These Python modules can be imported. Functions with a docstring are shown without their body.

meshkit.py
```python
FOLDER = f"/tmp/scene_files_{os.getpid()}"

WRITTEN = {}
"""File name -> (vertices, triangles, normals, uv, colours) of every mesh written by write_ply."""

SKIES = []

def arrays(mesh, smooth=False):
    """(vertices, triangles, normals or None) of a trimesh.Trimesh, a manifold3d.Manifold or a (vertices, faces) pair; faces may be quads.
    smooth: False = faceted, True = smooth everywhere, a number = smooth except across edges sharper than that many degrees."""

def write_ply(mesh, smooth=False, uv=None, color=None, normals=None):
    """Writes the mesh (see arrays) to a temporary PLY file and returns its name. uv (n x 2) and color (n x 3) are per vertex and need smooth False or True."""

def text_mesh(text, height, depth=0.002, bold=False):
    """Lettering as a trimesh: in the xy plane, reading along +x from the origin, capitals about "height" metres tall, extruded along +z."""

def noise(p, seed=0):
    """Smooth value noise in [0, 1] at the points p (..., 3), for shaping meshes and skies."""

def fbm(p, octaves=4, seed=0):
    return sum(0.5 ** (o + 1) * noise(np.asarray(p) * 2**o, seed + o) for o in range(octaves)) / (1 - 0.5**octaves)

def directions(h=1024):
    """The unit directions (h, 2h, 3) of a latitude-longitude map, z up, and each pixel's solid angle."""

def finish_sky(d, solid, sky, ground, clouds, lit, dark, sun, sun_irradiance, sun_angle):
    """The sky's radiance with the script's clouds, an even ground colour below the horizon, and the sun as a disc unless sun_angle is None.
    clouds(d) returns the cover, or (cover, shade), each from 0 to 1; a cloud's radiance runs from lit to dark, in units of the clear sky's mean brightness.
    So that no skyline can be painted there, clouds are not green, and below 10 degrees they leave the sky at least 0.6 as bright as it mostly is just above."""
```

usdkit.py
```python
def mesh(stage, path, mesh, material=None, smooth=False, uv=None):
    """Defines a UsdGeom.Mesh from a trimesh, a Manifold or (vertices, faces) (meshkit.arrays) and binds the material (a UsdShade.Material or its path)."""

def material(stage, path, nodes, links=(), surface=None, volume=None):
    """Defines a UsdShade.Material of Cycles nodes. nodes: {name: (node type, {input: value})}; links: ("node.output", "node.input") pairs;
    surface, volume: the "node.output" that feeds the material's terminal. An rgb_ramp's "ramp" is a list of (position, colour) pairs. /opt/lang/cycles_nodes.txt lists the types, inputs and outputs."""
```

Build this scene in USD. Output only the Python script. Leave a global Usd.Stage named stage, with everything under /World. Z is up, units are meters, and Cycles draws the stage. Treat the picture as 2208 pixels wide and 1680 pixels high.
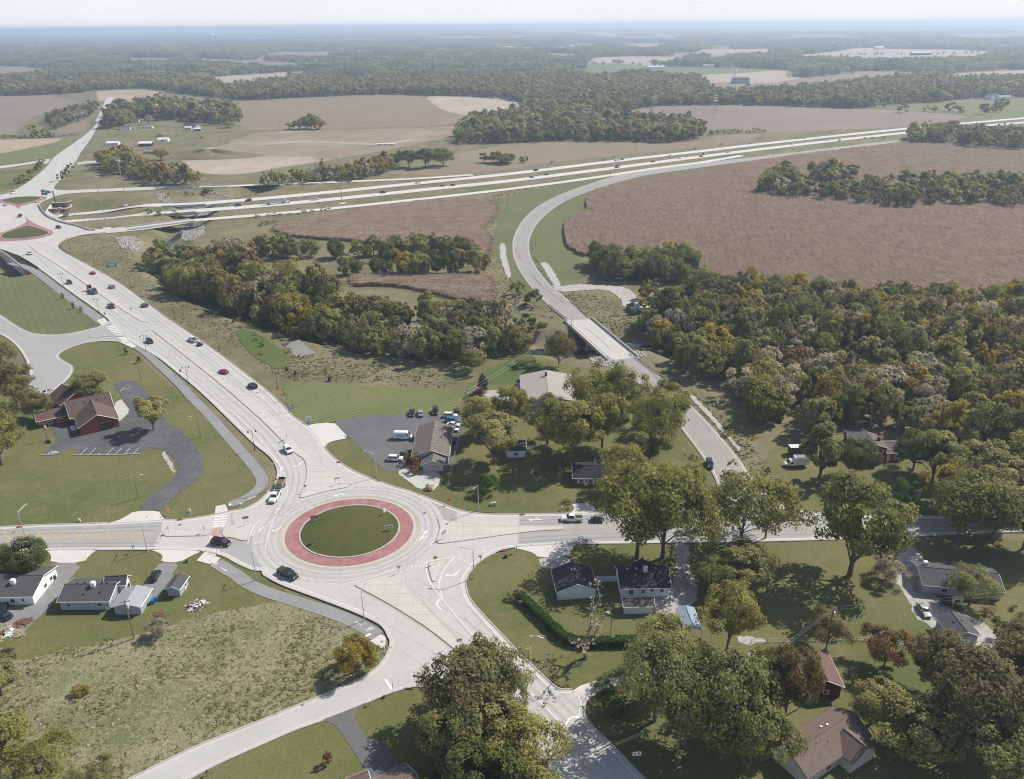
import math, random
import numpy as np, trimesh, usdkit, meshkit
import shapely
from shapely.geometry import Polygon, LineString, Point, MultiPolygon, box as sbox
from shapely.ops import unary_union
from pxr import Usd, UsdGeom, UsdLux, UsdShade, Gf, Sdf, Vt

stage = Usd.Stage.CreateInMemory()
UsdGeom.SetStageUpAxis(stage, 'Z'); UsdGeom.SetStageMetersPerUnit(stage, 1.0)
UsdGeom.Xform.Define(stage, '/World'); UsdGeom.Scope.Define(stage, '/World/Looks')
PI = math.pi; HAZE = 0.00015; NTREES = 200
# ------------------------------------------------------------------ camera, sky, sun
F, H = 1720.0, 120.0                                  # focal length in survey units, drone height in metres
PITCH, ROLL = math.atan((840 - 54) / F), math.radians(0.5)
cp, sp = math.cos(PITCH), math.sin(PITCH)
FW = np.array([0, cp, -sp]); _r, _u = np.array([1.0, 0, 0]), np.array([0, sp, cp])
RT = math.cos(ROLL) * _r - math.sin(ROLL) * _u; UP = math.sin(ROLL) * _r + math.cos(ROLL) * _u
cam = UsdGeom.Camera.Define(stage, '/World/camera')
cam.CreateHorizontalApertureAttr(36.0); cam.CreateFocalLengthAttr(36.0 * F / 2208); cam.CreateClippingRangeAttr(Gf.Vec2f(1, 200000))
M = Gf.Matrix4d(1)
for i, v in enumerate((RT, UP, -FW)): M.SetRow(i, Gf.Vec4d(*map(float, v), 0))
M.SetRow(3, Gf.Vec4d(0, 0, H, 1)); cam.AddTransformOp().Set(M)
cam.CreateExposureAttr(0.26)
SUN_AZ, SUN_EL = math.radians(59), math.radians(44.5)  # azimuth clockwise from +y
dome = UsdLux.DomeLight.Define(stage, '/World/sky')
skym = usdkit.material(stage, '/World/Looks/sky', {
    's': ('sky_texture', {'sky_type': 'single_scattering', 'sun_disc': False, 'sun_elevation': SUN_EL, 'sun_rotation': SUN_AZ, 'air_density': 1.0, 'aerosol_density': 1.6, 'ozone_density': 1.0}),
    'tc': ('texture_coordinate', {}), 'sx': ('separate_xyz', {}), 'ab': ('math', {'math_type': 'absolute'}), 'mr': ('map_range', {'range_type': 'smoothstep', 'from_min': 0.0, 'from_max': 0.22, 'to_min': 0.88, 'to_max': 0.03, 'clamp': True}),
    'n': ('noise_texture', {'scale': 2.0, 'detail': 4}), 'cm': ('map_range', {'from_min': .3, 'from_max': .7, 'to_min': .92, 'to_max': 1.08}), 'veil': ('mix', {'mix_type': 'multiply', 'fac': 1.0, 'color1': (10.2, 10.45, 10.7)}),
    'x': ('mix', {}), 'b': ('background_shader', {'strength': 0.085})},
    [('tc.generated', 'sx.vector'), ('sx.z', 'ab.value1'), ('ab.value', 'mr.value'), ('tc.generated', 'n.vector'), ('n.fac', 'cm.value'), ('cm.result', 'veil.color2'), ('s.color', 'x.color1'), ('veil.color', 'x.color2'), ('mr.result', 'x.fac'), ('x.color', 'b.color')], surface='b.background')   # a thin even cirrus veil, whiter towards the horizon all round
UsdShade.MaterialBindingAPI.Apply(dome.GetPrim()).Bind(skym)
dome.GetPrim().SetCustomDataByKey('kind', 'structure')
sun = UsdLux.DistantLight.Define(stage, '/World/sun')
sun.CreateIntensityAttr(1.15); sun.CreateAngleAttr(0.5); sun.CreateColorAttr(Gf.Vec3f(1.0, 0.95, 0.87)); sun.CreateNormalizeAttr(True)
sun.AddRotateXYZOp().Set(Gf.Vec3f(math.degrees(PI / 2 - SUN_EL), 0, -math.degrees(SUN_AZ) + 180))
sdir = np.array([math.sin(SUN_AZ) * math.cos(SUN_EL), math.cos(SUN_AZ) * math.cos(SUN_EL), math.sin(SUN_EL)])

# ------------------------------------------------------------------ helpers
used = {}
def path(name, parent=None):
    base = (str(parent.GetPath()) if parent is not None else '/World') + '/' + name
    n = used.get(base, -1) + 1; used[base] = n
    return base if n == 0 else '%s_%03d' % (base, n)
def tag(p, label=None, cat=None, group=None, kind=None):
    p = p.GetPrim() if hasattr(p, 'GetPrim') else p
    for k, v in (('label', label), ('category', cat), ('group', group), ('kind', kind)):
        if v: p.SetCustomDataByKey(k, v)
    return p
def obj(name, mesh, mat, parent=None, smooth=False):
    return usdkit.mesh(stage, path(name, parent), mesh, mat, smooth=smooth).GetPrim()
def empty(name, loc=(0, 0, 0), rz=0.0, scale=None, parent=None):
    x = UsdGeom.Xform.Define(stage, path(name, parent))
    x.AddTranslateOp().Set(Gf.Vec3d(*map(float, loc)))
    if rz: x.AddRotateZOp().Set(float(math.degrees(rz)))
    if scale is not None: x.AddScaleOp().Set(Gf.Vec3f(*([float(scale)] * 3 if np.ndim(scale) == 0 else map(float, scale))))
    return x.GetPrim()
def cls(name):
    return stage.CreateClassPrim('/World/Looks/' + name) if False else stage.CreateClassPrim('/_' + name)
def inst(name, proto, loc, rz=0.0, scale=None):
    p = empty(name, loc, rz, scale); p.GetReferences().AddInternalReference(proto.GetPath()); p.SetInstanceable(True)
    return p
class MB:
    """collects simple solids into one mesh"""
    def __init__(s): s.v, s.f, s.n = [], [], 0
    def add(s, v, f):
        v = np.asarray(v, float); f = np.asarray(f, int)
        if f.shape[1] == 4: f = np.vstack([f[:, [0, 1, 2]], f[:, [0, 2, 3]]])
        s.v.append(v); s.f.append(f + s.n); s.n += len(v); return s
    def tm(s, m): return s.add(m.vertices, m.faces)
    def box(s, c, size, rz=0.0, taper=1.0):
        x, y, z = np.asarray(size, float) / 2
        v = np.array([[-x, -y, -z], [x, -y, -z], [x, y, -z], [-x, y, -z], [-x * taper, -y * taper, z], [x * taper, -y * taper, z], [x * taper, y * taper, z], [-x * taper, y * taper, z]])
        if rz: v = v @ np.array([[math.cos(rz), math.sin(rz), 0], [-math.sin(rz), math.cos(rz), 0], [0, 0, 1]])
        return s.add(v + np.asarray(c, float), [[0, 3, 2, 1], [4, 5, 6, 7], [0, 1, 5, 4], [1, 2, 6, 5], [2, 3, 7, 6], [3, 0, 4, 7]])
    def tube(s, pts, rad, sides=6, cap=True):
        p = np.asarray(pts, float); rad = np.broadcast_to(np.asarray(rad, float), (len(p),))
        t = np.gradient(p, axis=0); t /= np.linalg.norm(t, axis=1, keepdims=True) + 1e-9
        ref = np.array([0.0, 0, 1]) if abs(t[0][2]) < 0.9 else np.array([1.0, 0, 0])
        a = np.cross(t, ref); a /= np.linalg.norm(a, axis=1, keepdims=True) + 1e-9; b = np.cross(t, a)
        an = np.arange(sides) * 2 * PI / sides
        v = p[:, None] + rad[:, None, None] * (np.cos(an)[None, :, None] * a[:, None] + np.sin(an)[None, :, None] * b[:, None])
        i, j = np.meshgrid(np.arange(len(p) - 1), np.arange(sides), indexing='ij')
        q = np.stack([i * sides + j, i * sides + (j + 1) % sides, (i + 1) * sides + (j + 1) % sides, (i + 1) * sides + j], -1).reshape(-1, 4)
        s.add(v.reshape(-1, 3), q)
        if cap:
            e = (len(p) - 1) * sides
            s.f.append(np.array([[e + 0, e + k, e + k + 1] for k in range(1, sides - 1)]) + s.n - len(p) * sides)
        return s
    def prism(s, poly, z0, z1):
        m = trimesh.creation.extrude_polygon(poly, z1 - z0, engine='earcut'); m.apply_translation([0, 0, z0]); return s.tm(m)
    @property
    def mesh(s):
        if not s.v: s.box((0, 0, -20), (.1, .1, .1))
        return (np.vstack(s.v), np.vstack(s.f))
    def build(s, name, mat, parent=None, smooth=False): return obj(name, s.mesh, mat, parent, smooth)

# ------------------------------------------------------------------ terrain
def ray(u, v):
    d = FW + RT * ((u - 1104) / F) - UP * ((v - 840) / F)
    return d
def G0(u, v, z=0.0):
    d = ray(u, v); t = (z - H) / d[2]; return np.array([d[0] * t, d[1] * t])
def pl(P, z=0.0): return np.array([G0(u, v, z) for u, v in P])
def sstep(x): x = np.clip(x, 0, 1); return x * x * (3 - 2 * x)
CREEK = LineString(pl([(560, 405), (470, 424), (425, 446), (405, 470), (385, 492), (355, 515), (345, 545), (420, 610), (520, 655), (640, 690), (780, 725), (920, 742), (1050, 738), (1150, 735), (1230, 741), (1320, 727), (1420, 720), (1520, 760), (1650, 790), (2000, 830), (2300, 850)]))
CUT = LineString(pl([(-250, 521), (-160, 507), (0, 487), (110, 474), (212, 464), (330, 455.5)], -4))
_ends = [CUT.project(Point(*G0(190, 466, -4))), CUT.project(Point(*G0(330, 455.5, -4)))]
HOLE = Polygon(pl([(-140, 520), (-10, 545), (52, 578), (30, 592), (0, 598), (-60, 610), (-140, 600)])).buffer(2)
def height(x, y):
    x, y = np.broadcast_arrays(np.asarray(x, float), np.asarray(y, float)); sh = x.shape
    x, y = x.ravel(), y.ravel(); z = np.zeros(len(x))
    near = np.where((y > 60) & (y < 1100) & (np.abs(x) < 1000))[0]
    if len(near):
        pts = shapely.points(x[near], y[near])
        d = shapely.distance(pts, CREEK); z[near] -= 5.0 * sstep((19 - d) / 13.5)
        d = shapely.distance(pts, CUT); t = shapely.line_locate_point(CUT, pts)
        z[near] = np.minimum(z[near], -5.5 * sstep((37 - d) / 12) * (1 - sstep((t - _ends[0]) / (_ends[1] - _ends[0]))))
        d = shapely.distance(pts, HOLE); z[near] = np.minimum(z[near], -5.0 * sstep((6 - d) / 6))
    r = np.hypot(x, y); far = np.where(r > 5500)[0]
    if len(far):
        q = np.stack([x[far] / 2600, y[far] / 2600, np.zeros(len(far))], -1)
        z[far] += (meshkit.fbm(q, 3, 5) - 0.45) * 70 * sstep((r[far] - 5500) / 9000)
    return z.reshape(sh)
def G(u, v):
    z = 0.0
    for _ in range(6):
        p = G0(u, v, z); z = 0.5 * z + 0.5 * float(height(p[0], p[1]))
    p = G0(u, v, z); return np.array([p[0], p[1], float(height(p[0], p[1]))])
def xy(P): return np.array([G0(u, v) for u, v in P])
def chaikin(p, n=2, closed=True):
    p = np.asarray(p, float)
    for _ in range(n):
        if closed:
            q = np.roll(p, -1, 0); p = np.stack([.75 * p + .25 * q, .25 * p + .75 * q], 1).reshape(-1, 2)
        else:
            a, b = p[:-1], p[1:]; m = np.stack([.75 * a + .25 * b, .25 * a + .75 * b], 1).reshape(-1, 2); p = np.vstack([p[:1], m[1:-1], p[-1:]])
    return p
def poly(P, n=2):
    p = Polygon(chaikin(xy(P), n) if n else xy(P))
    p = p if p.is_valid else p.buffer(0)
    return p
def parts_of(g):
    return [x for x in getattr(g, 'geoms', [g]) if x.geom_type == 'Polygon' and x.area > 0.02]
def flat(g, z=0.0):
    """an upward-facing sheet of a shapely polygon"""
    m = MB()
    for q in parts_of(g):
        v, f = trimesh.creation.triangulate_polygon(q, engine='earcut')
        v = np.column_stack([v, np.full(len(v), z)]); n = np.cross(v[f[:, 1]] - v[f[:, 0]], v[f[:, 2]] - v[f[:, 0]])[:, 2]
        f = f.copy(); f[n < 0] = f[n < 0][:, ::-1]; m.add(v, f)
    return m.mesh
def slab(g, z0, z1):
    m = MB()
    for q in parts_of(g): m.prism(q, z0, z1)
    return m.mesh
def ribbon(pts, w, dz=0.0, drape=True, step=6.0, off=0.0):
    """a strip w wide along a line in the plane, laid on the terrain"""
    L = LineString(pts); n = max(2, int(L.length / step) + 1); s = np.linspace(0, L.length, n)
    c = np.array([L.interpolate(t).coords[0] for t in s]); t = np.gradient(c, axis=0); t /= np.linalg.norm(t, axis=1, keepdims=True)
    nr = np.column_stack([t[:, 1], -t[:, 0]])
    k = np.linspace(-.5, .5, 3)
    v = np.concatenate([c[:, None] + nr[:, None] * (k * w + off)[None, :, None]], 1)
    z = (height(v[..., 0], v[..., 1]) if drape is True else np.broadcast_to(np.interp(s, *drape)[:, None], v.shape[:2]) if drape else np.zeros(v.shape[:2])) + dz
    V = np.concatenate([v, z[..., None]], -1).reshape(-1, 3); q = []
    for i in range(n - 1):
        for j in range(2): a = i * 3 + j; q.append([a, a + 1, a + 4, a + 3])
    return V, np.array(q)
# ------------------------------------------------------------------ materials
MATS = {}
def mat(name, c, c2=None, scale=0.3, rough=0.85, c3=None, scale3=4.0, spec=0.3, bump=0.0, bscale=3.0, metal=0.0, amt3=0.5, stretch=None, detail=4):
    """principled paint: colour c mixed towards c2 by a noise of the given scale (1/m), towards c3 by a finer one"""
    if name in MATS: return MATS[name]
    nodes = {'p': ('principled_bsdf', {'base_color': c, 'roughness': rough, 'specular_ior_level': spec, 'metallic': metal})}; links = []
    src = None
    if c2 is not None or bump:
        nodes['g'] = ('geometry', {})
        vec = 'g.position'
        if stretch is not None:
            nodes['mp'] = ('mapping', {'scale': stretch[:3], 'rotation': (0, 0, stretch[3] if len(stretch) > 3 else 0)}); links.append(('g.position', 'mp.vector')); vec = 'mp.vector'
    if c2 is not None:
        nodes['n'] = ('noise_texture', {'scale': scale, 'detail': detail, 'roughness': 0.6}); links.append((vec, 'n.vector'))
        nodes['r'] = ('rgb_ramp', {'ramp': [(0.34, c), (0.66, c2)]}); links += [('n.fac', 'r.fac')]; src = 'r.color'
        if c3 is not None:
            nodes['n3'] = ('noise_texture', {'scale': scale3, 'detail': 3, 'roughness': 0.7}); links.append((vec, 'n3.vector'))
            nodes['m3'] = ('map_range', {'from_min': 0.42, 'from_max': 0.68, 'to_min': 0.0, 'to_max': amt3, 'clamp': True}); links.append(('n3.fac', 'm3.value'))
            nodes['x'] = ('mix', {'color2': c3}); links += [('r.color', 'x.color1'), ('m3.result', 'x.fac')]; src = 'x.color'
        links.append((src, 'p.base_color'))
    if bump:
        nodes['nb'] = ('noise_texture', {'scale': bscale, 'detail': 4, 'roughness': 0.65}); nodes['bp'] = ('bump', {'strength': bump, 'distance': 0.3})
        links += [(vec, 'nb.vector'), ('nb.fac', 'bp.height'), ('bp.normal', 'p.normal')]
    MATS[name] = usdkit.material(stage, '/World/Looks/' + name, nodes, links, surface='p.BSDF'); return MATS[name]
def grass(name, c, c2, c3, c4, stripe=None, bump=0.6, s1=0.03, s2=0.35, s3=2.2, dry=0.5, samp=.06):
    """turf: broad patches c/c2, dry flecks c3, dark tufts c4; stripe = (angle, width) of the mower"""
    nodes = {'g': ('geometry', {}), 'n1': ('noise_texture', {'scale': s1, 'detail': 5, 'roughness': 0.6}), 'n2': ('noise_texture', {'scale': s2, 'detail': 5, 'roughness': 0.65, 'distortion': 0.4}), 'n3': ('noise_texture', {'scale': s3, 'detail': 4, 'roughness': 0.7}),
             'r': ('rgb_ramp', {'ramp': [(0.36, c), (0.62, c2)]}), 'm2': ('map_range', {'from_min': 0.5, 'from_max': 0.72, 'to_min': 0, 'to_max': dry, 'clamp': True}), 'm3': ('map_range', {'from_min': 0.52, 'from_max': 0.7, 'to_min': 0, 'to_max': 0.6, 'clamp': True}),
             'x2': ('mix', {'color2': c3}), 'x3': ('mix', {'color2': c4}), 'bp': ('bump', {'strength': bump, 'distance': 0.35}), 'p': ('principled_bsdf', {'roughness': 0.9, 'specular_ior_level': 0.15})}
    links = [('g.position', 'n1.vector'), ('g.position', 'n2.vector'), ('g.position', 'n3.vector'), ('n1.fac', 'r.fac'), ('n2.fac', 'm2.value'), ('n3.fac', 'm3.value'), ('r.color', 'x2.color1'), ('m2.result', 'x2.fac'), ('x2.color', 'x3.color1'), ('m3.result', 'x3.fac'), ('n3.fac', 'bp.height'), ('bp.normal', 'p.normal')]
    out = 'x3.color'
    if stripe:
        nodes['mp'] = ('mapping', {'rotation': (0, 0, stripe[0])}); nodes['w'] = ('wave_texture', {'scale': 0.314 / stripe[1] , 'distortion': 1.6, 'detail': 2, 'detail_scale': 0.8}); nodes['mw'] = ('map_range', {'to_min': 1 - samp, 'to_max': 1 + samp}); nodes['hs'] = ('hsv', {})
        links += [('g.position', 'mp.vector'), ('mp.vector', 'w.vector'), ('w.fac', 'mw.value'), ('mw.result', 'hs.value'), (out, 'hs.color')]; out = 'hs.color'
    links.append((out, 'p.base_color'))
    MATS[name] = usdkit.material(stage, '/World/Looks/' + name, nodes, links, surface='p.BSDF'); return MATS[name]
grass('meadow', (.135, .135, .062), (.21, .185, .11), (.27, .235, .155), (.07, .075, .03), dry=.5, s2=.12, s3=1.1)
grass('rough_grass', (.150, .172, .070), (.27, .245, .15), (.36, .32, .22), (.085, .10, .038), dry=.8, s1=.05, s2=.3, s3=1.3, bump=1.0)
grass('lawn', (.110, .130, .043), (.165, .160, .068), (.22, .185, .10), (.055, .068, .020), stripe=(0.05, 1.3), dry=.6, s2=.22)
grass('lawn_diagonal', (.135, .165, .062), (.18, .185, .075), (.22, .19, .10), (.075, .09, .03), stripe=(1.0, 2.0), samp=.13, dry=.3, s2=.22)
grass('lawn_shade', (.112, .130, .042), (.168, .160, .068), (.21, .165, .085), (.06, .075, .022), dry=.65, s2=.15)
grass('verge', (.125, .142, .065), (.150, .152, .075), (.21, .185, .10), (.075, .10, .03), stripe=(-0.6, 3.0), dry=.35, s2=.09)
grass('lush', (.085, .125, .035), (.12, .135, .05), (.16, .15, .07), (.04, .08, .015), dry=.3, s2=.4)
grass('island_grass', (.068, .080, .024), (.105, .102, .038), (.15, .125, .06), (.045, .055, .016), dry=.35, s2=.3)
grass('field_brown', (.215, .170, .140), (.25, .20, .165), (.24, .21, .125), (.17, .135, .11), dry=.5, s1=.006, s2=.02, s3=.25, bump=.2)
grass('field_olive', (.22, .18, .12), (.25, .20, .14), (.21, .19, .10), (.16, .135, .09), dry=.5, s1=.008, s2=.02, s3=.3, bump=.2)
grass('field_tan', (.33, .265, .19), (.40, .32, .23), (.27, .23, .16), (.24, .20, .14), stripe=(0.3, 8), dry=.4, s1=.01, s2=.03, s3=.3, bump=.2)
grass('field_pale', (.34, .29, .235), (.40, .34, .27), (.30, .27, .19), (.28, .24, .18), dry=.4, s1=.01, s2=.02, s3=.2, bump=.1)
grass('field_green', (.13, .16, .07), (.17, .18, .08), (.20, .19, .10), (.10, .13, .05), dry=.4, s1=.01, s2=.02, s3=.2, bump=.1)
grass('scrub_dirt', (.24, .19, .135), (.32, .26, .19), (.20, .18, .10), (.13, .12, .06), dry=.6, s1=.012, s2=.05, s3=.5, bump=.4)
grass('bare_dirt', (.36, .30, .24), (.44, .37, .30), (.28, .24, .17), (.22, .2, .12), dry=.5, s1=.02, s2=.06, s3=.5, bump=.3)
def pavement(name, c, var=.06, tracks=.0, rough=.8, blot=.12):
    a, b, d = [tuple(x * k for x in c) for k in (1 - var, 1 + var, 1 - 3 * var)]
    return mat(name, a, b, .09, rough, d, .8, .3, .12, 6.0, amt3=blot * 3)
pavement('concrete', (.49, .472, .44), .06); pavement('concrete_new', (.58, .56, .525), .04); pavement('concrete_island', (.52, .49, .45), .05)
pavement('road_gray', (.35, .345, .335), .06); pavement('road_tan', (.33, .31, .28), .06); pavement('asphalt', (.115, .115, .12), .16, blot=.2); pavement('path_asphalt', (.26, .26, .26), .06)
pavement('asphalt_lot', (.135, .135, .138), .1); pavement('asphalt_old', (.24, .235, .225), .09, blot=.25); pavement('gravel', (.42, .40, .37), .1, blot=.3); pavement('chip_seal', (.46, .45, .43), .05)
mat('red_paver', (.34, .150, .145), (.30, .125, .122), .5, .85, (.43, .31, .29), .35, amt3=.4)
mat('rust_red', (.20, .06, .04)); mat('brick_paver', (.40, .26, .23), (.45, .32, .28), .6)
mat('curb', (.47, .45, .42), (.38, .365, .345), 1.2); mat('white_paint', (.78, .77, .74), (.66, .65, .62), 1.5, .6); mat('yellow_paint', (.62, .40, .14), (.56, .38, .17), 1.0, .6)
mat('soil', (.10, .075, .05), (.14, .105, .075), .8); mat('riprap', (.40, .39, .365), (.52, .50, .47), 1.4, .9, (.2, .19, .17), 2.5, bump=1.0, bscale=1.5)
mat('joint', (.36, .35, .335)); mat('slab_a', (.46, .447, .425), (.485, .47, .447), .3, .8, (.40, .39, .37), .8, amt3=.3); mat('slab_b', (.45, .437, .415), (.475, .463, .44), .3, .8, (.37, .365, .35), .7, amt3=.35); mat('slab_c', (.47, .457, .435), (.495, .48, .455), .3, .8, (.42, .41, .39), .7, amt3=.3)
MATS['water'] = usdkit.material(stage, '/World/Looks/water', {'p': ('principled_bsdf', {'base_color': (.03, .035, .025), 'roughness': .12, 'specular_ior_level': .5})}, [], surface='p.BSDF')
# haze: pale, even air round the whole scene
hz = usdkit.material(stage, '/World/Looks/haze', {'v': ('principled_volume', {'color': (.68, .81, 1.0), 'density': HAZE, 'anisotropy': 0.25, 'absorption_color': (0, 0, 0)})}, [], volume='v.volume')
if HAZE: tag(obj('haze', trimesh.creation.box(bounds=[[-34000, -3000, -60], [34000, 34000, 135]]), hz), 'thin bluish haze over the whole plain out to the horizon', 'haze', None, 'stuff')

# ------------------------------------------------------------------ ground
def ground():
    th = np.concatenate([np.linspace(-48, 48, 385), np.linspace(48, 312, 67)[1:-1]]); th = np.radians(th)
    r = [25.0]
    while r[-1] < 30000: r.append(r[-1] * (1.009 if 250 < r[-1] < 900 else 1.03 if r[-1] > 1000 else 1.02))
    r = np.array(r); R, T = np.meshgrid(r, th, indexing='ij')
    X, Y = R * np.sin(T), R * np.cos(T); Z = height(X, Y)
    V = np.concatenate([np.stack([X, Y, Z], -1).reshape(-1, 3), [[0, 0, 0]]]); n = len(th); i, j = np.meshgrid(np.arange(len(r) - 1), np.arange(n), indexing='ij')
    a, b = i * n + j, i * n + (j + 1) % n
    q = np.stack([a, b, b + n, a + n], -1).reshape(-1, 4)[:, ::-1]
    f = np.vstack([q[:, [0, 1, 2]], q[:, [0, 2, 3]], [[len(V) - 1, (k + 1) % n, k] for k in range(n)]])
    return V, f
gv, gf = ground()
tag(obj('ground', (gv, gf), MATS['meadow'], smooth=True), 'uneven grassy plain under everything, brown and green', None, None, 'structure')

pavement('tyre_wear', (.405, .395, .375), .05); pavement('tyre_wear_dark', (.295, .29, .275), .05); mat('skid', (.12, .115, .11))
# ------------------------------------------------------------------ fields and lawns (sheets on the ground)
def sheet(name, P, m, label, z=.03, n=2, minus=None, flatz=True):
    g = poly(P, n)
    if minus is not None: g = g.difference(minus)
    return tag(obj(name, flat(g, z), MATS[m]), label, None, None, 'structure'), g
def ragged(g, step, amp, sc):
    """an outline worn uneven by noise"""
    g = shapely.segmentize(g, step)
    def f(c): q = np.column_stack([c / sc, np.zeros(len(c))]); return c + amp * 2 * np.column_stack([meshkit.fbm(q, 2, 3) - .5, meshkit.fbm(q, 2, 17) - .5])
    return shapely.transform(g, f).buffer(0)
ROADS = []                                             # (name, polygon, material, label)
def road(name, g, m, label):
    for _, o, _, _ in ROADS: g = g.difference(o)
    ROADS.append((name, g, m, label)); return g
ctr = (pl([(616.5, 1150)])[0] + pl([(889.5, 1150)])[0]) / 2; _t, _b = pl([(753, 1077)])[0], pl([(753, 1222.5)])[0]
RC = np.array([ctr[0], (_t[1] + _b[1]) / 2]); RX, RY = (pl([(889.5, 1150)])[0][0] - pl([(616.5, 1150)])[0][0]) / 2, (_t[1] - _b[1]) / 2
def ell(k, a0=0, a1=360, n=96):
    a = np.radians(np.linspace(a0, a1, n)); return np.column_stack([RC[0] + RX * k * np.cos(a), RC[1] + RY * k * np.sin(a)])
nw_left = [(32, 547), (67, 566), (100, 590), (160, 635), (200, 662), (237, 690), (240, 700), (262, 718), (280, 735), (300, 748), (342, 770), (384, 805), (430, 842), (497, 907), (550, 960), (584, 985), (597, 1005), (601, 1025), (592, 1047), (572, 1072), (552, 1088), (525, 1100), (494, 1110)]
nw_right = [(707, 977), (699, 965), (672, 924), (647, 910), (627, 895), (602, 867), (572, 840), (552, 825), (475, 765), (412, 722), (345, 677), (287, 632), (235, 597), (175, 565), (130, 541), (80, 520), (40, 510), (20, 525)]
g_nw = poly(nw_left + [(520, 1150), (600, 1180), (753, 1150), (852, 1060), (802, 1034), (764, 1018), (732, 999)] + nw_right, 2)
g_ring = Polygon(ell(1.49))
g_west = poly([(-90, 1141), (0, 1138.5), (72, 1134), (225, 1130), (350, 1122), (385, 1124), (462, 1112), (520, 1098), (600, 1100), (640, 1150), (600, 1215), (560, 1236), (517, 1219), (487, 1201), (460, 1193), (440, 1189), (325, 1186), (212, 1187), (0, 1189), (-90, 1190)])
g_south = poly([(552, 1230), (599, 1259), (657, 1280), (712, 1300), (764, 1320), (802, 1337), (829, 1352), (843, 1385), (900, 1470), (985, 1500), (1075, 1570), (1150, 1625), (1230, 1700), (1300, 1760), (1470, 1760), (1386, 1680), (1344, 1635), (1304, 1595), (1274, 1567), (1259, 1550), (1259, 1530), (1262, 1505), (1240, 1488), (1209, 1490), (1194, 1482), (1141, 1432), (1104, 1395), (1022, 1307), (1009, 1287), (1003, 1265), (1004, 1246), (1022, 1222), (1047, 1202), (1077, 1190), (1000, 1150), (800, 1150), (640, 1180)])
g_sw = poly([(802, 1337), (829, 1352), (839, 1367), (844, 1385), (839, 1407), (822, 1435), (794, 1457), (764, 1472), (759, 1476), (677, 1510), (589, 1545), (552, 1561), (425, 1610), (285, 1680), (160, 1745), (290, 1745), (410, 1680), (475, 1645), (552, 1612), (634, 1575), (692, 1556), (792, 1516), (847, 1492), (909, 1477), (985, 1498), (1080, 1560), (1010, 1480), (900, 1390)])
g_east = poly([(802, 1034), (852, 1052), (902, 1067), (952, 1087), (989, 1102), (1027, 1109), (1060, 1111), (1104, 1111), (1226, 1109), (1284, 1106), (1400, 1103), (1491, 1102), (1526, 1100), (1600, 1070), (1678, 1085), (1701, 1096), (1763, 1111), (1943, 1115), (2031, 1116), (2300, 1120), (2300, 1147), (2163, 1148), (2046, 1153), (1931, 1160), (1681, 1168), (1479, 1171), (1244, 1174), (1200, 1176), (1104, 1181), (1077, 1188), (1047, 1200), (900, 1200), (820, 1120)])
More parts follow.
